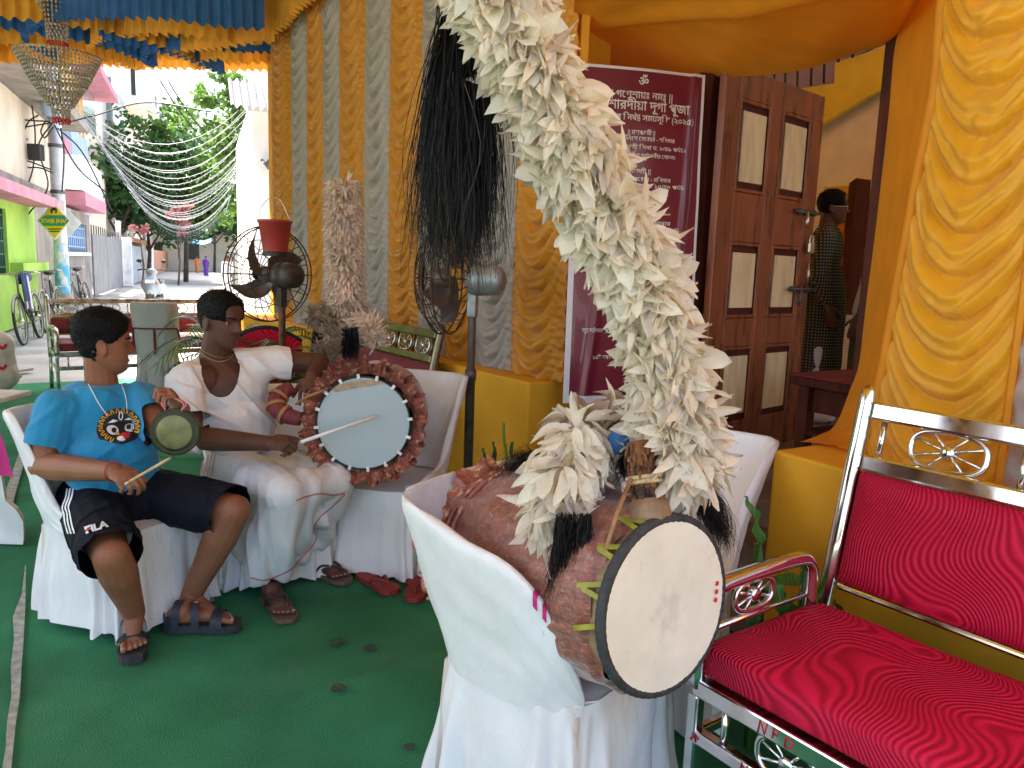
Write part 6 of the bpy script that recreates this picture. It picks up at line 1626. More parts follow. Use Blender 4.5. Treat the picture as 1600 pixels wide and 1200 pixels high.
# ======================= man with glasses inside the doorway, and a second figure by the cupboard
def stander(label, foot_px, Y, z0, hgt, f, mats, vox=.008, arms=True, headtilt=0.0, lower='kurta', hairline=None):
    base = P(foot_px[0], foot_px[1], Y); base.z = z0; k = hgt / 1.7
    f = Vector(f).normalized(); l = Vector((-f.y, f.x, 0)); B3 = basis(l, f, Vector((0, 0, 1)))
    th = thing('person', label, 'person', Matrix.Translation(base))
    def W(x, y, z): return base + l * x * k + f * y * k + Vector((0, 0, z * k))
    M = head_frame(W(0, .03, 1.58), f, headtilt, s=k); b = Blob(); head(b, M)
    b.cap(W(0, .0, 1.52), W(0, -.01, 1.40), .055 * k, .06 * k); b.ell(W(0, 0, 1.28), Vector((.17, .11, .2)) * k, B3); b.ell(W(0, .01, 1.05), Vector((.15, .12, .18)) * k, B3)
    for s in (-1, 1):
        b.chain([W(s * .17, 0, 1.36), W(s * .21, -.02, 1.10), W(s * .20, .06, .86)], [.058 * k, .046 * k, .03 * k])
        if vox < .012: hand(b, W(s * .20, .06, .86), Vector((0, 0, -1)) + f * .25, l * -s, s, (.25, .35, .25), k)
        else: b.ell(W(s * .2, .08, .79), Vector((.025, .03, .07)) * k)
        b.chain([W(s * .09, 0, .93), W(s * .095, .01, .5), W(s * .095, -.02, .09)], [.088 * k, .058 * k, .04 * k])
        b.cap(W(s * .095, -.04, .045), W(s * .10, .13, .03), .042 * k, .03 * k)
    me = b.fuse('body', vox, 2)
    if vox < .012: sockets(me, M)
    body_obj(th, me, mats[0])
    if vox < .012: eyes(M, th)
    hair(M, th, hairline or (lambda x, y, z: min(z + .04 if y < -.02 else z - .012, .070 - y + .35 * max(0, z - .07))), .014, .006, 1500 if vox < .012 else 300, 9, .014)
    s_ = Blob(); s_.ell(W(0, 0, 1.28), Vector((.187, .127, .2)) * k, B3); s_.ell(W(0, .01, 1.05), Vector((.17, .14, .2)) * k, B3)
    s_.chain([W(0, 0, 1.0), W(0, 0, .75), W(0, 0, .42 if lower == 'kurta' else .12)], [.17 * k, .185 * k, .19 * k if lower == 'kurta' else .2 * k])
    for s in (-1, 1):
        s_.cap(W(s * .1, 0, 1.36), W(s * .17, 0, 1.36), .08 * k, .074 * k); s_.chain([W(s * .17, 0, 1.36), W(s * .21, -.02, 1.10), W(s * .205, .05, .92)], [.074 * k, .066 * k, .05 * k])
    me = s_.fuse('robe', max(.008, vox), 3); carve(me, lambda c: c.z < base.z + (.33 if lower == 'kurta' else .06) * k)
    puff(me, lambda c, n: .012 * nz((c.x * 8, c.y * 8, c.z * 3), 1.0))
    body_obj(th, me, mats[1], 'robe')
    return th, M, W, k
th, M, W, k = stander('person with glasses in a dark patterned kurta inside the doorway', (1266, 640), 5.85, FLZ, 1.72, (.93, -.36, 0), ('skin_mid', 'kurta'))
for s in (-1, 1):
    c = M @ Vector((s * .033, .092, .006)); into(MB().tube([c + (M.to_3x3() @ Vector((.026 * math.cos(a), 0, .017 * math.sin(a)))) for a in [2 * math.pi * q / 20 for q in range(20)]], .003, 5, closed=True).build('glasses_rim', 'print_white'), th)
    into(MB().tube([c + M.to_3x3() @ Vector((s * .026, 0, .003)), M @ Vector((s * .078, -.005, .008))], .0025, 5).build('glasses_arm', 'print_white'), th)
into(MB().tube([M @ Vector((-.008, .096, .008)), M @ Vector((.008, .096, .008))], .0025, 5).build('glasses_bridge', 'print_white'), th)
s_ = Blob()
for s in (-1, 1): s_.chain([W(s * .09, 0, .55), W(s * .095, 0, .3), W(s * .095, -.01, .07)], [.10 * k, .085 * k, .075 * k])
me = s_.fuse('trousers', .009, 3); body_obj(th, me, 'vest_white', 'trousers')
for s in (-1, 1): into(MB().ball(W(s * .1, .05, .04), (.05, .13, .045), 12, 8, basis(Vector((.36, .93, 0)), Vector((.93, -.36, 0)), Vector((0, 0, 1))).to_3x3()).build('shoe', 'vest_white'), th)
stander('person in a striped shirt half hidden by the door jamb', (1358, 640), 5.45, FLZ, 1.6, (-.6, .8, 0), ('skin_dark', 'striped_shirt'), vox=.010)

# red slippers lying on the carpet
for i, (x, y, ang, lab) in enumerate(((588, 915, -.75, 'left one of two red flip-flops left under the chair'), (648, 922, -1.45, 'right one of two red flip-flops, partly behind the front chair'))):
    c = G(x, y); xx = Vector((math.cos(ang), math.sin(ang), 0)); yy = Vector((-xx.y, xx.x, 0)); hh = c - xx * .11
    th = thing('red_flip_flop', lab, 'slipper', Matrix.Translation((c.x, c.y, 0)), 'red flip-flops on the carpet')
    slab('sole', sole_shape(hh, xx, yy, 1.0), .003, .024, 'flip_red', th)
    for sg in (-1, 1): into(MB().tube(spline([hh + xx * .10 + yy * sg * .042 + Vector((0, 0, .022)), hh + xx * .14 + yy * sg * .03 + Vector((0, 0, .05)), hh + xx * .195 + Vector((0, 0, .045)), hh + xx * .20 + Vector((0, 0, .02))], 5), .006, 6).build('strap', 'flip_red'), th)
# ------------------------------------------------------------------ the street
mat('house_green', (.30, .52, .07), .75, var=.08, vs=2, fn=mixover((.17, .30, .06), 2.5, .58, .75, fac=.6))
mat('house_beige', (.56, .50, .40), .85, var=.08, vs=1.2, fn=mixover((.30, .27, .23), 1.6, .52, .72, stretch=(2, 2, .5), fac=.8))
mat('house_concrete', (.24, .22, .20), .9, var=.25, vs=1.5, bump=.2, bs=20, fn=mixover((.11, .10, .09), 2.0, .5, .7, stretch=(2, 2, .35), fac=.8))
mat('house_cream', (.66, .60, .48), .85, var=.06, vs=1.5)
mat('house_white', (.80, .79, .77), .8, var=.05, vs=1.0)
mat('house_blue', (.30, .40, .55), .8, var=.08, vs=1.5); mat('house_pink', (.50, .20, .26), .75, var=.15, vs=3)
mat('window_blue', (.04, .28, .52), .6, var=.2, vs=5); mat('grill_green', (.01, .10, .06), .6); mat('window_dark', (.02, .025, .025), .2, spec=.6)
mat('glass_grey', (.20, .26, .25), .12, spec=.7, var=.2, vs=2)
mat('gate_metal', (.20, .20, .215), .55, metal=.2, var=.15, vs=2); mat('whitewash', (.70, .70, .68), .85, var=.1, vs=2, fn=mixover((.33, .36, .38), 3, .52, .7, fac=.7))
mat('door_orange', (.62, .33, .07), .7); mat('brick_orange', (.50, .22, .11), .85, var=.2, vs=6)
mat('pole_silver', (.52, .53, .53), .4, metal=.5, var=.15, vs=5)
mat('pole_blue', (.08, .35, .58), .7, var=.2, vs=3, fn=mixover((.62, .63, .62), 2.2, .5, .6, stretch=(1, 1, .6)))
mat('sign_yellow', (.74, .56, .02), .5); mat('sign_green', (.01, .26, .13), .5); mat('sign_white', (.80, .80, .80), .5); mat('sign_ink', (.03, .03, .03), .5)
mat('wire', (.02, .02, .022), .6); mat('light_wire', (.40, .42, .42), .5)
mat('leaf_dark', (.030, .085, .018), .6, var=.35, vs=1.2, trans=.35); mat('leaf_light', (.085, .17, .025), .6, var=.35, vs=1.2, trans=.4); mat('leaf_pink', (.42, .16, .15), .6, var=.3, vs=4, trans=.3)
mat('bark', (.10, .075, .055), .9, var=.3, vs=6, bump=.4, bs=25)
mat('banana_leaf', (.065, .19, .030), .4, var=.2, vs=5, trans=.3, fn=bumpwave(22, 1.0, .3, direction='X')); mat('palm_leaf', (.06, .15, .035), .45, var=.3, vs=8, trans=.3); mat('palm_yellow', (.22, .27, .05), .5, trans=.3)
mat('corrugated', (.085, .088, .088), .7, metal=0, var=.2, vs=3)
mat('tyre', (.025, .025, .026), .8); mat('bike_paint', (.03, .035, .04), .45, metal=.3); mat('bike_dust', (.30, .27, .23), .7); mat('bag_blue', (.03, .05, .12), .8); mat('towel', (.5, .5, .5), .85, fn=stripes((.58, .55, .55), (.10, .10, .17), 7, 'X'))
mat('scooter_body', (.24, .30, .36), .25, spec=.6, coat=.5); mat('scooter_dark', (.02, .022, .025), .45)
mat('saree_purple', (.10, .03, .26), .8); mat('saree_white', (.78, .76, .73), .8); mat('saree_orange', (.55, .16, .04), .8)
mat('pvc_pink', (.62, .02, .22), .6); mat('plastic_white', (.76, .76, .74), .45); mat('sack', (.62, .55, .46), .8, var=.15, vs=10); mat('terracotta', (.30, .10, .05), .85)
LP_ = -3.45
MS = basis(-SF.d, SF.n, Vector((0, 0, 1)))
def sT(x, p=LP_, y=400): return SF.hit(x, y, p).dot(SF.d)
def sZ(x, y, p=LP_): return SF.hit(x, y, p).z
def sbox(t0, t1, p0, p1, z0, z1, bev=0, mb=None):
    c = SF((t0 + t1) / 2, (p0 + p1) / 2, (z0 + z1) / 2); return (mb or MB()).box(c, (abs(t1 - t0), abs(p1 - p0), abs(z1 - z0)), MS, bev)
def spart(name, t0, t1, p0, p1, z0, z1, m, th, bev=0): return into(sbox(t0, t1, p0, p1, z0, z1, bev).build(name, m), th)
def grill(th, t0, t1, p, z0, z1, n, m, rows=2, r=.02, name='grill_bar'):
    for i in range(n + 1):
        t = lerp(t0, t1, i / n); into(MB().tube([SF(t, p, z0), SF(t, p, z1)], r, 5).build(name, m), th)
    for j in range(rows): z = lerp(z0, z1, (j + .5) / rows); into(MB().tube([SF(t0, p, z), SF(t1, p, z)], r, 5).build(name, m), th)
# green house
g = thing('green_house', 'lime green ground floor with a green grilled window at the left edge', 'house', SF(14, LP_))
a, b_ = 8.0, sT(57); zt = sZ(40, 305)
wA, wB = sT(-40), sT(13); z0w, z1w = sZ(6, 428), sZ(6, 326)
spart('wall', a, wA, LP_ - 3, LP_, 0, zt, 'house_green', g); spart('wall', wB, b_, LP_ - 3, LP_, 0, zt, 'house_green', g); spart('wall', wA, wB, LP_ - 3, LP_, 0, z0w, 'house_green', g); spart('wall', wA, wB, LP_ - 3, LP_, z1w, zt, 'house_green', g)
spart('window', wA, wB, LP_ - .35, LP_ - .3, z0w, z1w, 'window_dark', g); grill(g, wA + .05, wB - .05, LP_ - .06, z0w, z1w, 14, 'grill_green', 5, .018)
spart('ledge', wB + .1, b_ + .1, LP_, LP_ + .22, sZ(30, 428), sZ(30, 410), 'house_green', g); spart('awning', 9, sT(49), LP_, LP_ + .55, sZ(20, 316), sZ(20, 300), 'house_pink', g)
# beige upper floor with a long concrete sunshade
g = thing('beige_house', 'weathered beige upper floor with a long concrete sunshade above the green wall', 'house', SF(16, LP_, zt))
tb_ = sT(83)
spart('wall', 8, tb_, LP_ - 3, LP_ + .03, zt + .01, 4.6, 'house_beige', g); spart('band', 8, tb_, LP_ + .03, LP_ + .1, zt + .02, sZ(40, 285), 'house_concrete', g)
spart('sunshade', 8, sT(138, LP_ + .6), LP_ - .1, LP_ + .75, 4.62, 4.78, 'house_concrete', g); spart('parapet', 8, sT(60), LP_ - .1, LP_ + .2, 4.79, 6.4, 'house_pink', g)
spart('upper_wall', 8, sT(95), LP_ - 3, LP_ - .2, 6.41, 10.5, 'house_cream', g)
for i in range(9): spart('railing_bar', sT(62) + i * .7, sT(62) + i * .7 + .05, LP_ + .3, LP_ + .35, 4.79, 6.2, 'door_orange', g)
# grey house with the blue window
g = thing('grey_house', 'grey stained concrete wall with a blue grilled window behind the lamp pole', 'house', SF(22, LP_))
t0, t1 = b_ + .02, sT(143); zt2 = sZ(100, 322); wa, wb = sT(98), sT(138); za, zb = sZ(118, 393), sZ(118, 347)
spart('wall', t0, wa, LP_ - 3, LP_ - .02, 0, zt - .02, 'house_concrete', g); spart('wall', wb, t1, LP_ - 3, LP_ - .02, 0, zt2, 'house_concrete', g); spart('wall', wa, wb, LP_ - 3, LP_ - .02, 0, za, 'house_concrete', g); spart('wall', wa, wb, LP_ - 3, LP_ - .02, zb, zt2, 'house_concrete', g)
spart('window', wa, wb, LP_ - .2, LP_ - .15, za, zb, 'window_blue', g); grill(g, wa + .1, wb - .1, LP_ - .08, za, zb, 12, 'house_blue', 3, .025); spart('sill', wa - .1, wb + .1, LP_ - .05, LP_ + .08, za - .12, za - .02, 'whitewash', g)
# tall blue and cream house above
g = thing('blue_cream_house', 'cream and blue-grey house with pink sunshade and white balcony', 'house', SF(28, LP_))
t0, t1 = sT(101), sT(166); p_ = LP_ - .6
spart('wall', sT(84), t1, p_ - 4, p_, zt2 + .05, 12.5, 'house_cream', g); spart('blue_band', sT(107, p_), sT(133, p_), p_, p_ + .25, zt2 + .1, sZ(120, 215, p_), 'house_blue', g); spart('door', sT(107, p_ + .26), sT(116, p_ + .26), p_ + .25, p_ + .32, sZ(110, 282, p_), sZ(110, 235, p_), 'house_pink', g)
spart('window', sT(129, p_), sT(154, p_), p_, p_ + .12, sZ(140, 208, p_), sZ(140, 148, p_), 'glass_grey', g); spart('window_frame', sT(125, p_), sT(129, p_), p_, p_ + .2, sZ(127, 212, p_), sZ(127, 142, p_), 'door_orange', g)
spart('sunshade', sT(126, p_), sT(158, p_), p_, p_ + .9, sZ(140, 148, p_), sZ(140, 138, p_), 'house_pink', g); spart('balcony', sT(134, p_ + .9), sT(164, p_ + .9), p_, p_ + .9, sZ(148, 327, p_), sZ(148, 290, p_), 'house_white', g); spart('balcony_base', sT(135, p_ + .9), sT(166, p_ + .9), p_, p_ + .95, sZ(148, 343, p_), sZ(148, 328, p_), 'house_pink', g)
# sheet metal gate and posts
g = thing('metal_gate', 'plain grey sheet metal gate between concrete posts', 'gate', SF(30, LP_)); zg = sZ(168, 370)
for x0, x1 in ((146, 167.5), (168, 191)): spart('leaf', sT(x0) + .02, sT(x1), LP_ - .06, LP_, .05, zg, 'gate_metal', g)
for i in range(16): t = lerp(sT(146), sT(190), i / 15); into(MB().tube([SF(t, LP_ - .03, zg), SF(t, LP_ - .03, zg + .3)], .02, 4).build('spike', 'wire', g) if False else MB().tube([SF(t, LP_ - .03, zg), SF(t, LP_ - .03, zg + .3)], .02, 4).build('spike', 'wire'), g)
g = thing('gate_post', 'thick whitewashed gate post beside the parked scooter', 'post', SF(36, LP_)); spart('shaft', sT(192), sT(205, LP_ + .3), LP_ - .5, LP_ + .35, 0, sZ(198, 372), 'whitewash', g, .03)
g = thing('boundary_wall', 'brick topped boundary wall with an orange door beyond the scooter', 'wall', SF(50, LP_)); p_ = LP_ + .1
for i, (x0, x1, y0, m_) in enumerate(((206, 222, 385, 'whitewash'), (222, 230, 380, 'house_beige'), (230, 240, 380, 'whitewash'), (240, 264, 392, 'brick_orange'), (264, 283, 392, 'house_beige'), (283, 291, 383, 'house_concrete'), (291, 298, 386, 'house_white'))):
    spart('section', sT(x0, p_), sT(x1, p_) - .03, p_ - .5, p_, 0, sZ((x0 + x1) / 2, y0, p_), m_, g)
spart('coping', sT(206, p_), sT(240, p_), p_ - .55, p_ + .08, sZ(220, 381, p_), sZ(220, 375, p_), 'brick_orange', g); spart('door', sT(266, p_ + .05), sT(281, p_ + .05), p_, p_ + .06, .1, sZ(273, 398, p_), 'door_orange', g)
for x in (192, 211, 230): t = sT(x + 2, p_); into(MB().tube([SF(t, p_ - .2, sZ(220, 378, p_)), SF(t, p_ - .2, sZ(220, 358, p_))], .12, 8).build('pipe_stub', 'whitewash'), g)
# far cream building with an arched window
g = thing('arched_building', 'cream building with an arched balcony window above the trees', 'building', SF(60, -5)); p_ = -4.6
T = lambda x: sT(x, p_)
spart('wall', T(168), T(266), p_ - 6, p_, 0, 20, 'house_cream', g)
for (x0, x1, y0, y1, m_) in ((215, 243, 215, 140, 'window_dark'), (176, 196, 215, 160, 'glass_grey'), (246, 262, 220, 150, 'house_white')): spart('window', T(x0), T(x1), p_, p_ + .3, sZ((x0 + x1) / 2, y0, p_), sZ((x0 + x1) / 2, y1, p_), m_, g)
spart('balcony', T(208), T(258), p_, p_ + 1.6, sZ(230, 226, p_), sZ(230, 216, p_), 'house_white', g)
for i in range(7): t = lerp(T(210), T(256), i / 6); into(MB().tube([SF(t, p_ + 1.5, sZ(230, 216, p_)), SF(t, p_ + 1.5, sZ(230, 190, p_))], .14, 6).build('baluster', 'house_white'), g)
# white building on the right with corrugated awnings
g = thing('white_building', 'bright white building with corrugated awnings at the curtain end', 'building', SF(19, 2)); tW = 17.0
c0 = SF.hit(389, 300, 0); pw0 = 1.0
for k in range(200):
    q = SF(tW, pw0); v = q - CAM; x = 800 + FPX * v.dot(RT) / v.dot(FWD)
    if x > 389: break
    pw0 += .01
def wZ(x, y):
    d = ray(x, y); return (CAM + d * ((tW - CAM.dot(SF.d)) / d.dot(SF.d))).z
spart('wall', tW, tW + 8, pw0, pw0 + 6, 0, wZ(400, 150), 'house_white', g); spart('upper_wall', tW + .5, tW + 8, pw0 + .3, pw0 + 6, wZ(400, 149), wZ(400, 60), 'house_white', g)
def awning(za, zb, p0, p1, t0, t1, n):
    m = MB(); m.grid(lambda u, v: SF(lerp(t0, t1, v), lerp(p0, p1, u), lerp(za, zb, v) + .035 * math.sin(u * n * 2 * math.pi)), n * 8, 2); return into(m.build('awning', 'corrugated'), g)
za = wZ(390, 188); awning(za, za + .75, pw0 - .45, pw0 + 1.5, tW - 1.4, tW - .02, 14); za = wZ(415, 268); awning(za, za + .22, pw0 + .15, pw0 + 1.2, tW - .7, tW - .02, 8)
for p in (pw0 - .3, pw0 + .3, pw0 + .9): into(MB().tube([SF(tW, p, wZ(390, 160)), SF(tW - 1.3, p, wZ(390, 190))], .025, 5).build('strut', 'wire'), g)
for z in (3.0,): spart('shade_slab', tW - .3, tW, pw0 - .1, pw0 + 2, z + 1.4, z + 1.5, 'house_white', g)
g = thing('lane_wall', 'low whitewashed wall with pillars on the right side of the lane', 'wall', SF(28, 1.9))
for i in range(7):
    spart('panel', 26 + i * 4.5, 26 + i * 4.5 + 4.1, 1.75, 1.95, 0, 1.75, 'whitewash', g); spart('pillar', 26 + i * 4.5 + 4.1, 26 + i * 4.5 + 4.5, 1.6, 2.05, 0, 2.15, 'house_beige', g)
g = thing('far_house', 'pale yellow house closing the far end of the lane', 'house', SF(88, 0)); spart('wall', 88, 95, -9, 6, 0, 6, 'house_cream', g); spart('roof_slab', 87.6, 95.4, -9.3, 6.3, 6.01, 6.3, 'house_concrete', g)
for p_ in (-5, -1.5, 2.5): spart('window', 87.9, 88, p_, p_ + 1.2, 1.2, 2.8, 'window_dark', g)
# ------------------------------------------------------------------ trees
def tree(label, base, hgt, crown, n, mm, leaf=.3, seed=1, name='tree', trunk_r=.16, cat='tree'):
    th = thing(name, label, cat, Matrix.Translation(base)); rn = random.Random(seed); m = MB()
    top = Vector((0, 0, hgt)); m.tube([Vector((0, 0, 0)), Vector((.1, .05, hgt * .35)), Vector((-.05, .1, hgt * .7))], [trunk_r, trunk_r * .75, trunk_r * .4], 8)
    cl = []
    for (cx, cy_, cz_, r) in crown:
        c = Vector((cx, cy_, cz_)); m.tube([Vector((.05, .05, hgt * .35)), Vector((cx * .4, cy_ * .4, lerp(hgt * .35, cz_, .6))), c], [trunk_r * .5, trunk_r * .3, .02], 6)
    m.build('trunk', 'bark', th)
    m = MB(); tot = sum(c[3] ** 2 for c in crown)
    for (cx, cy_, cz_, r) in crown:
        k = int(n * r * r / tot); sub = [Vector((rn.gauss(0, .5), rn.gauss(0, .5), rn.gauss(0, .45))) for _ in range(max(4, k // 60))]
        for i in range(k):
            s = rn.choice(sub); d = s + Vector((rn.gauss(0, .17), rn.gauss(0, .17), rn.gauss(0, .12)))
            if d.length > 1.15: continue
            q = Vector((cx, cy_, cz_)) + d * r; L_ = leaf * rn.uniform(.6, 1.3); a = Vector((rn.gauss(0, 1), rn.gauss(0, 1), rn.gauss(-.3, .6))).normalized(); u = perp(a); bb = (u * math.cos(rn.uniform(0, 6)) + a.cross(u) * math.sin(rn.uniform(0, 6))).normalized() * L_ * .28
            m.add([q, q + a * L_ * .5 + bb, q + a * L_, q + a * L_ * .5 - bb], [(0, 1, 2, 3)])
    o = m.build('crown', mm, th, smooth=False); o['kind'] = 'stuff'; return th
def sgp(x, p): q = SF.hit(x, 420, p); return Vector((q.x, q.y, 0))
def treepos(x, Y): q = P(x, 420, Y); return Vector((q.x, q.y, 0))
tree('dense dark green tree above the grey gate', treepos(185, 42), 7, [(0, 0, 6.2, 2.6), (1.6, .5, 5.2, 2.2), (-1.5, 0, 4.6, 1.8), (2.8, 0, 4.0, 1.6), (2.6, 1, 7.0, 1.8)], 5200, 'leaf_dark', .42, 1)
tree('bright yellow-green tree in the middle of the lane view', treepos(290, 46), 9, [(0, 0, 6.6, 2.6), (2, 0, 5.6, 2.2), (-1.2, 0, 8.6, 1.8), (2.6, 1, 8.2, 2.0), (.5, 0, 4.6, 1.8)], 5200, 'leaf_light', .42, 2)
tree('light green tree with an airy crown next to the white building', treepos(378, 34), 9, [(0, 0, 7.2, 1.5), (.3, 0, 5.4, 1.3), (-.6, 0, 8.6, 1.2), (.4, .2, 3.6, 1.2)], 3200, 'leaf_light', .32, 3)
tree('dark tree low behind the boundary wall', treepos(232, 50), 5, [(0, 0, 4.4, 2.4), (2.2, 0, 3.9, 1.9), (-2, 0, 4.2, 1.9)], 3600, 'leaf_dark', .40, 4)
tree('far green tree at the end of the lane', treepos(335, 80), 8, [(0, 0, 6, 3.4), (-3, 0, 5, 3.0), (3, 0, 5.0, 3.0)], 3600, 'leaf_dark', .6, 5)
tree('pale distant tree high above the arched building', treepos(300, 95), 19, [(0, 0, 16, 4.5), (4, 0, 14, 4), (-4, 0, 13, 3.5)], 2600, 'leaf_light', .8, 6)
tree('pink flowering shrub in front of the bright tree', treepos(278, 40), 3.8, [(0, 0, 3.7, .65), (.5, 0, 3.2, .45)], 420, 'leaf_pink', .28, 7, 'flowering_shrub', .06, 'shrub')
tree('crimson leaved shrub beside the pipe stubs', treepos(221, 36), 2.9, [(0, 0, 2.7, .4)], 200, 'leaf_pink', .18, 8, 'flowering_shrub', .05, 'shrub')
# ------------------------------------------------------------------ lamp pole, signs, wires
pq = G(101, 500); pq.z = 0
lp = thing('lamp_pole', 'silver electricity pole with a blue painted lower half', 'pole', Matrix.Translation(pq))
dY = pq.y
zblue = P(100, 380, dY).z
MB().lathe([(0, 0), (.20, 0), (.19, .55), (.15, .6)], 12).build('footing', 'house_concrete', lp)
MB().lathe([(.155, .5), (.14, zblue)], 16).build('painted_shaft', 'pole_blue', lp); MB().lathe([(.14, zblue), (.12, 8.4), (0, 8.4)], 16).build('shaft', 'pole_silver', lp)
for y in (228, 300): MB().lathe([(.15, P(90, y, dY).z - .04), (.15, P(90, y, dY).z + .04)], 16).build('clamp', 'iron_grey', lp)
into(MB().box(P(56, 238, dY - .3), (.28, .18, .34), None, .02).build('junction_box', 'scooter_dark'), lp); into(MB().tube([P(74, 145, dY - .2), P(79, 182, dY - .2)], [.16, .15], 12).build('transformer', 'house_blue'), lp)
into(MB().ball(P(60, 128, dY - .2), .08, 10, 8).build('insulator', 'glass_grey'), lp)
sg = thing('diamond_sign', 'yellow and green diamond sign on the pole reading POWER BI-SAP', 'sign', Matrix.Translation(P(84, 346, dY - .35)))
def spoly(pts, m_, Yo, th, name, t=.01): 
    v = [P(x, y, Yo) for x, y in pts]; n = len(v); w2 = [q + Vector((0, t, 0)) for q in v]
    return into(MB().add(v + w2, [tuple(range(n)), tuple(range(2 * n - 1, n - 1, -1))] + [(i, n + i, n + (i + 1) % n, (i + 1) % n) for i in range(n)], True).build(name, m_, smooth=False), th)
Ys = dY - .35
spoly([(58, 345), (84, 315), (110, 345), (86, 375)], 'sign_white', Ys, sg, 'border'); spoly([(61, 345), (84, 319), (107, 345), (86, 372)], 'sign_yellow', Ys - .015, sg, 'plate'); spoly([(61, 345), (69, 336.5), (100, 336.5), (107.5, 345), (100, 353), (68, 353)], 'sign_green', Ys - .03, sg, 'band')
def sign_text(s, x, y, wpx, hpx, m_, Yo, th):
    me = text_mesh(s, 1.0, .03); xs = [v.co.x for v in me.vertices]; x0, x1 = min(xs), max(xs)
    for v in me.vertices: v.co = P(x + (v.co.x - x0) / (x1 - x0) * wpx, y - v.co.y * hpx, Yo)
    return into(meshobj('lettering', me, m_), th)
sign_text('POWER BI\u2022SAP', 64.5, 348.5, 40, 9.5, 'sign_yellow', Ys - .04, sg); sign_text('T RUSTPOWER', 75, 358, 19, 3.6, 'sign_ink', Ys - .03, sg) if False else None
for y, x0, x1 in ((357, 75, 95), (361, 77, 93)): spoly([(x0, y), (x1, y), (x1, y + 1.6), (x0, y + 1.6)], 'sign_ink', Ys - .025, sg, 'small_print')
for pts in ([(79, 333), (79, 328), (82, 324.5), (86, 324), (89, 327), (88, 333), (86.5, 333), (86.5, 329), (82, 329), (81.5, 333)],): spoly(pts, 'sign_ink', Ys - .025, sg, 'palm_logo')
sg = thing('diamond_sign', 'blank white diamond sign behind the yellow one', 'sign', Matrix.Translation(P(110, 350, dY + .3))); spoly([(98, 352), (100, 322), (127, 349), (101, 377)], 'sign_white', dY + .3, sg, 'plate')
sg = thing('paper_notice', 'white paper square pasted on the pole above the diamond sign', 'notice', Matrix.Translation(P(90, 320, dY - .2))); spoly([(78, 312), (101, 314), (101, 335), (78, 332)], 'sign_white', dY - .2, sg, 'sheet')
def cable(label, pts, r, m_='wire', grp='cables round the lamp pole', name='cable', cat='cable'):
    o = MB().tube(spline(pts, 8), r, 5).build(name, m_); return tag(o, label, cat, grp)
Y = dY - .3
for pts in ([(83, 190), (60, 230), (75, 290), (48, 330), (35, 345)], [(85, 195), (120, 260), (165, 300)], [(0, 258), (35, 250), (80, 265)], [(-10, 228), (20, 260), (60, 262), (82, 270)], [(60, 180), (45, 190), (35, 215), (30, 250), (20, 300)], [(50, 165), (55, 210), (52, 260), (40, 300)], [(95, 200), (100, 240), (97, 300)], [(84, 198), (70, 215), (64, 205), (70, 190)],
            [(-10, 160), (30, 185), (78, 190)], [(-10, 205), (30, 200), (80, 192)], [(90, 200), (130, 240), (175, 330)], [(92, 195), (150, 180), (230, 160), (330, 175)]):
    cable('thin dark cable strung around the lamp pole', [P(x, y, Y) for x, y in pts], .016)
cable('thick white conduit curving beside the lamp pole', [P(x, y, Y) for x, y in ((18, 262), (22, 235), (30, 218), (45, 218))], .03, 'light_wire', None)
for x in (250, 262): cable('dark overhead wire slanting across the arched building', [P(x, 125, 30), P(x + 25, 165, 30), P(x + 55, 205, 30)], .03, 'wire', 'overhead wires in the lane')
# strings of fairy lights across the lane
rn = random.Random(4)
for i in range(34):
    t = 17.5 + i * .95; za, zb = 5.3 - .045 * i + rn.uniform(-.12, .12), 5.0 - .03 * i + rn.uniform(-.15, .15); sag = 1.35 + .2 * rn.random()
    a, b_ = SF(t, -2.9, za), SF(t - 1.2, 1.2, zb); pts = [a.lerp(b_, k / 14) - Vector((0, 0, sag * 4 * (k / 14) * (1 - k / 14))) for k in range(15)]
    m = MB(); m.tube(pts, .006, 4)
    for k in range(30): q = pts[k // 2].lerp(pts[min(14, k // 2 + 1)], (k % 2) / 2); m.ball(q - Vector((0, 0, .03)), .013, 5, 3)
    tag(m.build('light_string', 'light_wire'), 'white string of fairy lights sagging across the lane', 'string lights', 'fairy lights over the lane')
for sx, sy in ((-2.95, 5.4), (1.25, 5.1)):
    for k in range(2): 
        o = MB().tube([SF(18, sx, sy), SF(48, sx, sy - 1.2)], .02, 5).build('support_wire', 'light_wire'); tag(o, 'straight wire holding the fairy light strings along the lane', 'wire', 'wires holding the fairy lights') if k == 0 else bpy.data.objects.remove(o)
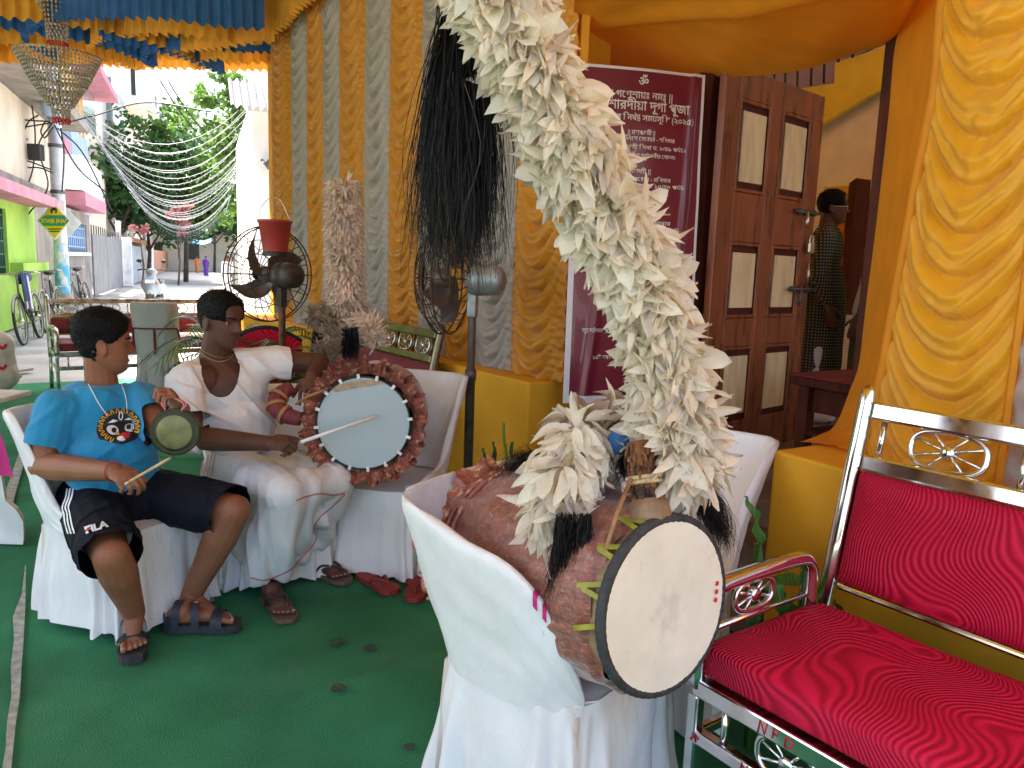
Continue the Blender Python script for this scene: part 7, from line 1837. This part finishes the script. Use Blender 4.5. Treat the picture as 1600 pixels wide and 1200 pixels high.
# ------------------------------------------------------------------ bicycles
def bicycle(label, M, bag=False):
    th = thing('bicycle', label, 'bicycle', M); r = .33
    def wheel(x, st=0.0):
        Mx = Matrix.Translation((x, 0, r)) @ Matrix.Rotation(st, 4, 'Z'); n = 36
        w_ = MB().tube([Mx @ Vector((r * math.cos(2 * math.pi * k / n), 0, r * math.sin(2 * math.pi * k / n))) for k in range(n)], .021, 8, closed=True).build('wheel', 'tyre', th)
        MB().tube([Mx @ Vector(((r - .022) * math.cos(2 * math.pi * k / n), 0, (r - .022) * math.sin(2 * math.pi * k / n))) for k in range(n)], .010, 6, closed=True).build('rim', 'bike_dust', w_)
        m = MB()
        for k in range(18): a = 2 * math.pi * k / 18; m.tube([Mx @ Vector((.02 * math.cos(a + .6), .02 * (-1) ** k, .02 * math.sin(a + .6))), Mx @ Vector(((r - .03) * math.cos(a), 0, (r - .03) * math.sin(a)))], .0022, 4)
        m.tube([Mx @ Vector((0, -.05, 0)), Mx @ Vector((0, .05, 0))], .02, 8); m.build('spokes', 'chrome_dirty', w_)
        MB().tube([Mx @ Vector(((r + .03) * math.cos(a), 0, (r + .03) * math.sin(a))) for a in [R_(20 + 8 * k) for k in range(18)]], .018, 6).build('mudguard', 'bike_dust', th)
    wheel(.0); wheel(1.08)
    hd_, st_, bb_, rr, fr_ = Vector((.22, 0, .86)), Vector((.70, 0, .84)), Vector((.62, 0, .30)), Vector((1.08, 0, r)), Vector((0, 0, r))
    m = MB()
    for a, b in ((hd_, st_), (hd_ + Vector((-.03, 0, -.14)), bb_), (st_, bb_), (st_, rr), (bb_, rr)): m.tube([a, b], .016, 8)
    m.build('frame', 'bike_paint', th); MB().tube([fr_, Vector((.06, 0, .42)), hd_ + Vector((-.03, 0, -.1)), hd_ + Vector((.02, 0, .12))], .015, 8).build('fork', 'bike_dust', th)
    MB().tube(spline([(.30, -.27, .98), (.20, -.25, 1.0), (.22, -.05, .99), (.22, .05, .99), (.20, .25, 1.0), (.30, .27, .98)], 5), .012, 8).build('handlebar', 'chrome_dirty', th)
    MB().ball((.76, 0, .96), (.14, .09, .045), 14, 8).build('saddle', 'scooter_dark', th); MB().tube([st_, (.74, 0, .94)], .014, 6).build('seat_post', 'chrome_dirty', th)
    MB().lathe([(.08, -.005), (.095, 0), (.08, .005)], 20, Matrix.Translation(bb_) @ Matrix.Rotation(math.pi / 2, 4, 'X')).build('chainwheel', 'bike_dust', th)
    for s in (-1, 1):
        MB().tube([bb_ + Vector((0, s * .05, 0)), bb_ + Vector((s * .1, s * .07, -.12 * s))], .010, 6).build('crank', 'chrome_dirty', th); MB().box(bb_ + Vector((s * .1, s * .11, -.12 * s)), (.09, .08, .02), None, .005).build('pedal', 'tyre', th)
    m = MB()
    for y in (-.07, 0, .07): m.tube([(.84, y, .72), (1.28, y, .70)], .007, 5)
    m.tube([(1.2, .06, .70), rr + Vector((0, .06, 0))], .006, 5); m.build('carrier', 'bike_dust', th)
    MB().tube([rr + Vector((-.05, .06, -.02)), rr + Vector((.08, .1, -.33))], .008, 5).build('stand', 'bike_dust', th)
    if bag:
        m = MB(); m.grid(lambda u, v: Vector((.20 + .30 * u, -.05 - .05 * math.sin(math.pi * u) - .02 * math.sin(u * 20), .98 - .48 * v - .05 * u)), 20, 8); m.build('towel', 'towel', th)
        m = MB(); m.grid(lambda u, v: Vector((.02 + .22 * u, -.10 - .03 * math.sin(u * 9), 1.0 - .40 * v)), 12, 6); m.build('cloth', 'bag_blue', th)
        MB().ball((.56, -.02, .93), (.22, .10, .09), 14, 8).build('bag', 'bag_blue', th)
    return th
def bikeM(px0, px1, lean=.12):         # from the front wheel contact pixel to the rear one
    a, b = G(*px0), G(*px1); x = (b - a); x.z = 0; x.normalize(); y = Vector((-x.y, x.x, 0)); z = Vector((0, 0, 1))
    M = basis(x, y, z, (a.x, a.y, -.012)); return M @ Matrix.Rotation(lean, 4, 'X') @ Matrix.Scale(1.15, 4)
bicycle('dusty bicycle with a striped towel and blue bag against the green wall', bikeM((38, 537), (92, 513), -.10), True)
bicycle('second dusty bicycle standing between the towel bicycle and the pole', bikeM((74, 518), (112, 503), -.08))
bicycle('old black bicycle parked behind the lamp pole', bikeM((116, 492), (150, 484), -.10))
# ------------------------------------------------------------------ scooter
sq = G(243, 484)
sc_ = thing('scooter', 'silver scooter parked facing the camera by the gate post', 'scooter', facing(sq.x, sq.y, .25, -.97, -.015) @ Matrix.Scale(1.1, 4))
for y, nm in ((-.62, 'wheel'), (.62, 'wheel')):
    w_ = MB().lathe([(.13, -.05), (.2, -.055), (.23, -.03), (.23, .03), (.2, .055), (.13, .05)], 24, Matrix.Translation((0, y, .23)) @ Matrix.Rotation(math.pi / 2, 4, 'Y')).build(nm, 'tyre', sc_); MB().lathe([(0, -.03), (.13, -.04), (.13, .04), (0, .03)], 18, Matrix.Translation((0, y, .23)) @ Matrix.Rotation(math.pi / 2, 4, 'Y')).build('rim', 'chrome_dirty', w_)
b = Blob(); b.cap((0, -.52, .45), (0, -.40, .80), .13, .12); b.ell((0, -.46, .62), (.21, .10, .26)); b.cap((0, -.56, .42), (0, -.66, .47), .08, .06); b.cap((0, -.36, .85), (0, -.30, .98), .10, .09); b.ell((0, -.34, .97), (.14, .11, .085)); meshobj('front_shield', b.fuse('front_shield', .016, 3), 'scooter_body', sc_)
b = Blob(); b.cap((0, .15, .52), (0, .65, .62), .16, .13); b.ell((0, .45, .56), (.19, .36, .15)); meshobj('rear_body', b.fuse('rear_body', .016, 3), 'scooter_body', sc_)
MB().box((0, -.12, .30), (.34, .52, .08), None, .03).build('footboard', 'scooter_dark', sc_); MB().box((0, .32, .76), (.27, .68, .09), None, .04).build('seat', 'scooter_dark', sc_); MB().box((0, -.60, .33), (.20, .10, .22), None, .04).build('lower_panel', 'scooter_dark', sc_)
MB().tube(spline([(-.34, -.20, 1.0), (-.2, -.25, 1.03), (0, -.30, 1.02), (.2, -.25, 1.03), (.34, -.20, 1.0)], 4), .018, 8).build('handlebar', 'scooter_dark', sc_); MB().ball((0, -.475, .99), (.10, .03, .06), 14, 8).build('headlight', 'glass_grey', sc_); MB().box((0, -.575, .74), (.22, .02, .09), None, .005).build('number_plate', 'sign_white', sc_)
MB().box((-.02, -.70, .42), (.05, .03, .16), None, .005).build('sticker', 'sign_yellow', sc_)
for s in (-1, 1): MB().tube([(s * .2, -.25, 1.02), (s * .27, -.25, 1.2)], .008, 5).build('mirror_stem', 'scooter_dark', sc_); MB().ball((s * .28, -.26, 1.23), (.07, .02, .045), 10, 6).build('mirror', 'scooter_dark', sc_)
for s in (-1, 1): MB().ball((s * .14, -.53, .70), (.045, .03, .03), 10, 6).build('indicator', 'saree_orange', sc_)
# ------------------------------------------------------------------ people far down the lane
def pedestrian(label, px_, Y, hgt, f, robe): 
    q = P(px_[0], px_[1], Y); stander(label, px_, Y, -.02, hgt, f, ('skin_mid', robe), vox=.02, lower='saree')
pedestrian('distant person in a purple saree walking down the lane', (322, 425), 62, 1.6, (.3, -.95, 0), 'saree_purple')
pedestrian('person in a white saree in the lane behind the fan', (356, 452), 33, 1.62, (.1, -1, 0), 'saree_white')
pedestrian('distant person in orange beyond the purple saree', (308, 421), 74, 1.6, (.3, -.9, 0), 'saree_orange')
tp = thing('tarpaulin', 'small blue and white tarpaulin slung over the far lane', 'tarpaulin', Matrix.Translation(P(315, 378, 70)))
m = MB(); m.grid(lambda u, v: P(lerp(300, 330, u), lerp(372, 378, v) + 4 * math.sin(math.pi * u), 70 - 2 * v), 12, 4); into(m.build('sheet', 'window_blue'), tp)
# ------------------------------------------------------------------ plants inside the tent
def leafblade(mb, base, tip, bend, wd, n=14, fold=.25, droop=.0, seed=0, nx=6):
    base, tip = Vector(base), Vector(tip); mid = (base + tip) / 2 + Vector(bend); d = (tip - base).normalized(); side = d.cross(Vector(bend) if Vector(bend).length > .01 else Vector((0, -1, 0))).normalized()
    def fn(u, v):
        q = base * (1 - v) ** 2 + mid * 2 * v * (1 - v) + tip * v * v; w_ = wd * math.sin(math.pi * min(1, .04 + v * .96)) ** .6 * (1 - .35 * v) * (1 if v < .999 else .02)
        s = (u - .5) * 2; nrm = side.cross(d)
        return q + side * s * w_ / 2 + nrm * (abs(s) * fold * w_ / 2 + .012 * math.sin(v * 16 + s * 3 + seed) * abs(s)) + Vector((0, 0, -droop * abs(s) * w_))
    mb.grid(fn, nx, n)
bp_ = thing('banana_plant', 'young banana plant between the big drum and the red sofa', 'plant', Matrix.Translation(G(1190, 1010) * 1.0)); Y = 2.28
into(MB().tube([Vector((P(1190, 1000, Y).x, Y, 0)), P(1185, 900, Y), P(1184, 850, Y)], [.028, .02, .012], 8).build('stem', 'banana_leaf'), bp_)
for (b0, tp_, bd, wd) in (((1184, 875), (1165, 775), (.02, -.03, .02), .045), ((1186, 905), (1212, 985), (.04, -.06, .06), .085), ((1190, 905), (1335, 985), (.03, -.02, .10), .075), ((1192, 925), (1245, 985), (.03, -.05, .05), .07), ((1188, 935), (1170, 1000), (-.02, -.04, .04), .05)):
    m = MB(); leafblade(m, P(*b0, Y), P(*tp_, Y - .03 if tp_[0] < 1230 else Y + .1), bd, wd); into(m.build('leaf', 'banana_leaf'), bp_)
bp_ = thing('potted_plant', 'small leafy plant beside the front drum at the plinth foot', 'plant', Matrix.Translation(Vector((P(790, 760, 3.3).x, 3.3, 0)))); Y = 3.3
into(MB().lathe([(0, 0), (.09, 0), (.12, .22), (.13, .22), (.13, .25), (.11, .25), (.10, .2), (0, .2)], 20, Matrix.Translation((P(790, 760, Y).x, Y, 0))).build('pot', 'terracotta'), bp_); pot = Vector((P(790, 760, Y).x, Y, .2))
for tp_, bd, wd in (((786, 660), (.03, 0, .05), .016), ((771, 690), (-.02, 0, .06), .11), ((800, 690), (.02, 0, .1), .07), ((755, 700), (-.05, 0, .1), .06)):
    m = MB(); leafblade(m, pot, P(*tp_, Y - .05), bd, wd); into(m.build('leaf', 'palm_leaf' if wd > .03 else 'palm_yellow'), bp_)
def palm(label, base, n, ln, hgt, seed, mm='palm_leaf'):
    th = thing('potted_palm', label, 'palm', Matrix.Translation(base)); rn = random.Random(seed)
    MB().lathe([(0, 0), (.12, 0), (.16, .28), (.17, .28), (.17, .32), (.15, .32), (.14, .26), (0, .26)], 20).build('pot', 'terracotta', th)
    for k in range(n):
        a = 2 * math.pi * k / n + rn.uniform(-.3, .3); d = Vector((math.cos(a), math.sin(a), 0)); L_ = ln * rn.uniform(.8, 1.15); h_ = hgt * rn.uniform(.7, 1.1)
        pts = [Vector((0, 0, .26)) + d * L_ * t ** 1.3 + Vector((0, 0, h_ * math.sin(t * 2.1) - .25 * t * t)) for t in [i / 12 for i in range(13)]]; m = MB(); m.tube(pts, [.009 - .0006 * i for i in range(13)], 5)
        for i in range(3, 13):
            tg = (pts[i] - pts[i - 1]).normalized(); sd = tg.cross(Vector((0, 0, 1))).normalized()
            for s in (-1, 1):
                for h2 in (0, .5):
                    q = pts[i - 1].lerp(pts[i], h2); lf_ = .22 * (1 - .5 * abs(i / 12 - .55)) * rn.uniform(.85, 1.1); e = q + (sd * s * .75 + tg * .7 + Vector((0, 0, -.25 + .1 * rn.random()))) * lf_; w_ = tg * .011
                    m.add([q - w_, q + w_, q.lerp(e, .6) + w_ * .9, e, q.lerp(e, .6) - w_ * .9], [(0, 1, 2, 3, 4)])
        m.build('frond', mm if rn.random() < .8 else 'palm_yellow', th)
    return th
def flat(v): return Vector((v.x, v.y, 0))
palm('potted palm with long fronds behind the drummer\'s head', flat(P(395, 500, 6.6)), 11, .85, .75, 3)
palm('second potted palm nearer the curtain behind the fan', flat(P(470, 500, 6.2)), 10, .75, .6, 8)
palm('potted palm by the far sofa rail', flat(P(345, 480, 8.4)), 9, .8, .7, 12)
# ------------------------------------------------------------------ things cut by the left edge
tb2 = thing('plastic_table', 'white plastic table foot at the left edge of the carpet', 'table', Matrix.Translation(flat(P(0, 800, 3.75))))
pts = [(-60, 700), (-8, 700), (2, 745), (8, 782), (26, 798), (36, 815), (37, 834), (36, 851), (-60, 853)]; v0 = [P(x, y, 3.78) for x, y in pts]
for q in v0: q.z = max(q.z, .0)
n = len(v0); v1 = [q + Vector((-.03, .06, 0)) for q in v0]
into(MB().add(v0 + v1, [tuple(range(n)), tuple(range(2 * n - 1, n - 1, -1))] + [(i, n + i, n + (i + 1) % n, (i + 1) % n) for i in range(n)], True).build('leg', 'plastic_white', normals=True), tb2)
c = P(-60, 690, 3.9); into(MB().box((c.x - .12, c.y, .72), (.62, .62, .03), None, .01).build('top', 'plastic_white'), tb2)
tcl = thing('table_cloth', 'corner of a magenta cloth hanging at the left edge', 'cloth', Matrix.Translation(P(0, 720, 3.6))); m = MB(); m.grid(lambda u, v: P(lerp(-50, lerp(-6, 23, v), u), lerp(lerp(660, 668, u), 743 + 2 * u, v), 3.62) + Vector((0, .015 * math.sin(u * 8 + v * 2), 0)), 16, 12); into(m.build('sheet', 'pvc_pink'), tcl)
sk_ = thing('sack', 'bulging pale sack with red print at the left edge', 'sack', Matrix.Translation(flat(P(-6, 560, 8.2)))); b = Blob(); q = flat(P(-8, 560, 8.0)); b.cap(q + Vector((0, 0, .18)), q + Vector((.02, 0, .5)), .19, .17); b.ell(q + Vector((0, 0, .2)), (.22, .18, .18)); me = b.fuse('bag', .02, 2); puff(me, lambda c, n: .02 * nz(c, 6)); into(meshobj('bag', me, 'sack'), sk_); bvK = bvh_of(me)
for y in (540, 572): ribbon('print', [(-4, y), (4, y + 4), (10, y - 2)], bvK, 5, 'print_red', sk_, .006)
for i, (x0, y0, x1, y1) in enumerate(((-10, 588, 48, 580), (-10, 597, 30, 592))): o = MB().bar(G(x0, y0) + Vector((0, 0, .03)), G(x1, y1) + Vector((0, 0, .03)), .1, .03, (0, 0, 1), .004).build('plank', 'bike_dust'); tag(o, ['thin wooden plank lying beyond the carpet at the left edge', 'second plank lying just in front of the other at left edge'][i], 'plank')
